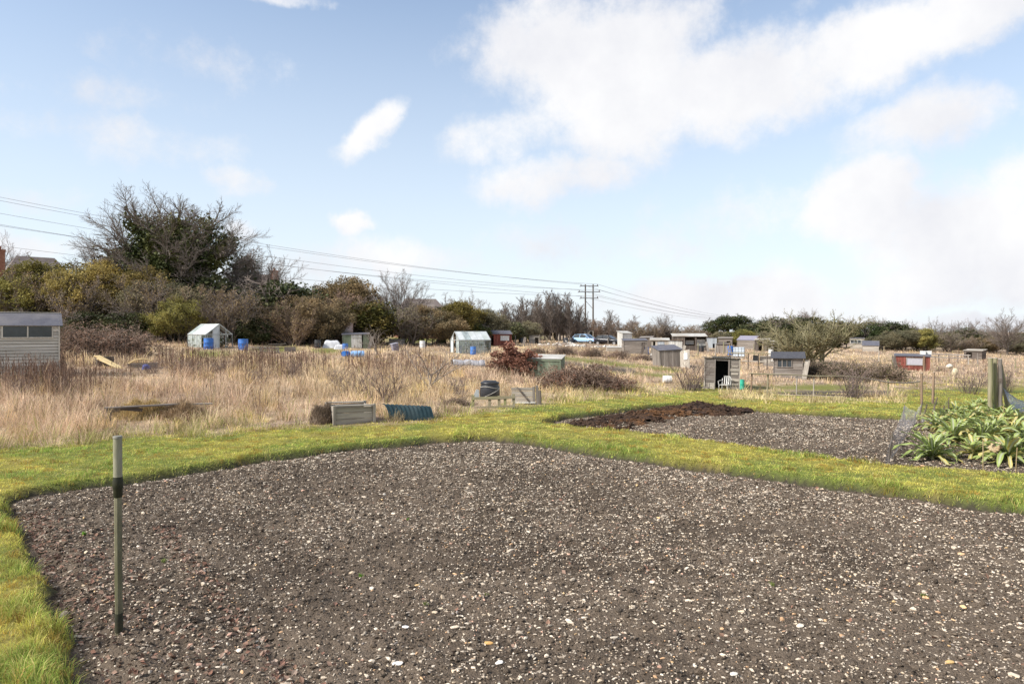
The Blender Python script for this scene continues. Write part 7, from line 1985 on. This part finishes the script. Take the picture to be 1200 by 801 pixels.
def clutter():
    """the odds and ends standing about the far plots"""
    rr = random.Random(44)
    for px, Y, h in ((556, 84, 1.2), (576, 88, 1.0), (633, 90, 1.4), (641, 92, 1.1), (655, 93, 1.5),  (752, 80, 1.3), (768, 76, 1.4), (818, 70, 1.5), (838, 66, 1.4), (848, 72, 1.6), (884, 70, 1.6), (893, 66, 1.5), (930, 64, 1.5), (952, 68, 1.4), (1030, 70, 1.3), (1046, 62, 1.2), (1135, 66, 1.2), (1146, 70, 1.3), (1190, 64, 1.2)):
        lean = rr.uniform(-.08, .08)
        r = empty('plot_post', place(px, Y, -.05), rr.uniform(0, 3), 'thin weathered post standing alone in the dead grass of the far plots', 'post', 'posts about the far plots')
        MB().tube([(0, 0, 0), (lean * .5, 0, h * .5), (lean, 0, h)], [.06, .055, .05], 7).build('shaft', wood(('grey', 'pale', 'mossy')[int(px) % 3], 'v'), r); MB().lathe([(.05, h), (.03, h + .015), (0, h + .02)], 7, (lean, 0, 0)).build('cap', wood('pale', 'v'), r)
    cane = mat('old_cane', (.36, .29, .18), (.26, .2, .12), rough=.8)
    for px, Y, lab in ((648, 78, 'wigwam of bean canes on the bank left of the blue car'), (855, 60, 'wigwam of bean canes behind the open shed'), (894, 58, 'wigwam of bean canes left of the dark window hut'), (1036, 64, 'wigwam of bean canes left of the rust red shed')):
        r = empty('cane_wigwam', place(px, Y, -.05), 0, lab, 'canes')
        for k in range(6):
            a = k * 1.047; MB().tube([(.5 * math.cos(a), .5 * math.sin(a), 0), (-.06 * math.cos(a), -.06 * math.sin(a), 1.9)], .018, 6).build('cane', cane, r)
    for px, Y, lab, t, an in ((800, 66, 'pale board leaning on the hut behind the slumping shed', 'pale', 18), (829, 82, 'grey board leaning at the right end of the long lean-to', 'grey', -14), (753, 68.5, 'dark board leaning at the right of the low plank shed', 'dark', 12), (944, 41.5, 'grey board leaning on the right wall of the dark window hut', 'pale', 10), (1049, 55.5, 'dark board leaning on the left end of the rust red shed', 'dark', -10), (614, 79, 'board leaning at the right of the dark red shed', 'grey', 12), (434, 62.5, 'grey board leaning at the right end of the white fronted hut', 'grey', 16)):
        o = MB().box((0, 0, .7), (.28, .03, 1.4), Matrix.Rotation(R(an), 3, 'Y') @ Matrix.Rotation(R(-14), 3, 'X')).build('leaning_board', wood(t, 'v'), bevel=.005); o.location = place(px, Y, -.08); o.rotation_euler = (0, 0, face(px)); tag(o, lab, 'board')
    for px, Y, w, h, lab, m in ((720, 74, 1.6, .5, 'low cold frame with a pale lid on the bank below the black car', 'pale'), (905, 55, 1.4, .45, 'low grey cold frame left of the dark window hut', 'grey'), (770, 58, 1.2, .5, 'low timber bay below the narrow pale shed', 'grey'), (465, 72, 1.6, .6, 'low timber bay in front of the barn thicket', 'grey')):
        r = empty('cold_frame', place(px, Y, .05), face(px) + rr.uniform(-.3, .3), lab, 'cold frame')
        for y in (0, .8): b = MB(); wall_boards(b, lambda a, z, o: (a, y - o, z), -w / 2, w / 2, 0, lambda a: h + y * .2, 'h', .16, rr); b.build('side', wood(m, 'h'), r)
        for sx in (-1, 1): MB().box((sx * w / 2, .4, h / 2), (.03, .76, h)).build('end', wood(m, 'y'), r)
        MB().box((0, .4, h + .1), (w + .05, .9, .025), Matrix.Rotation(R(11), 3, 'X')).build('lid', PALETIN() if m == 'pale' else wood('pale', 'h'), r); clear(px, Y, w * .7, .2, 2)
    for px, Y, m, lab in ((757, 70.5, BLUEP(), 'small blue barrel at the right end of the low plank shed'), (822, 80, BLACKP(), 'black barrel under the long lean-to'), (372, 61, BLACKP(), 'black barrel left of the white sheets'), (942, 47, BLACKP(), 'black barrel beside the dark window hut'), (495, 68, WHITEP(), 'white barrel among the thicket feet by the barn')):
        barrel('water_barrel', lab, px, Y, .28, .85, m); clear(px, Y, .6, .1, 2.5)

def make_things():
    near_things(); manure(); right_things(); huts(); left_plots(); far_things(); clutter()
import time as _t
_t0 = _t.time()
make_protos(); print('protos', _t.time() - _t0)
make_trees(); print('trees', _t.time() - _t0)
try:
    make_things(); print('things', _t.time() - _t0)
except NameError as e:
    print('NO THINGS', e)
make_ground(); make_soil('soil_bed', BED1, .034, 2.4, 1); make_soil('far_soil_bed', BED2, .055, 10, 2); print('soil', _t.time() - _t0)
make_stones(); print('stones', _t.time() - _t0)
make_lawn(); make_field(); print('grass', _t.time() - _t0)
make_sky(); make_light_camera()
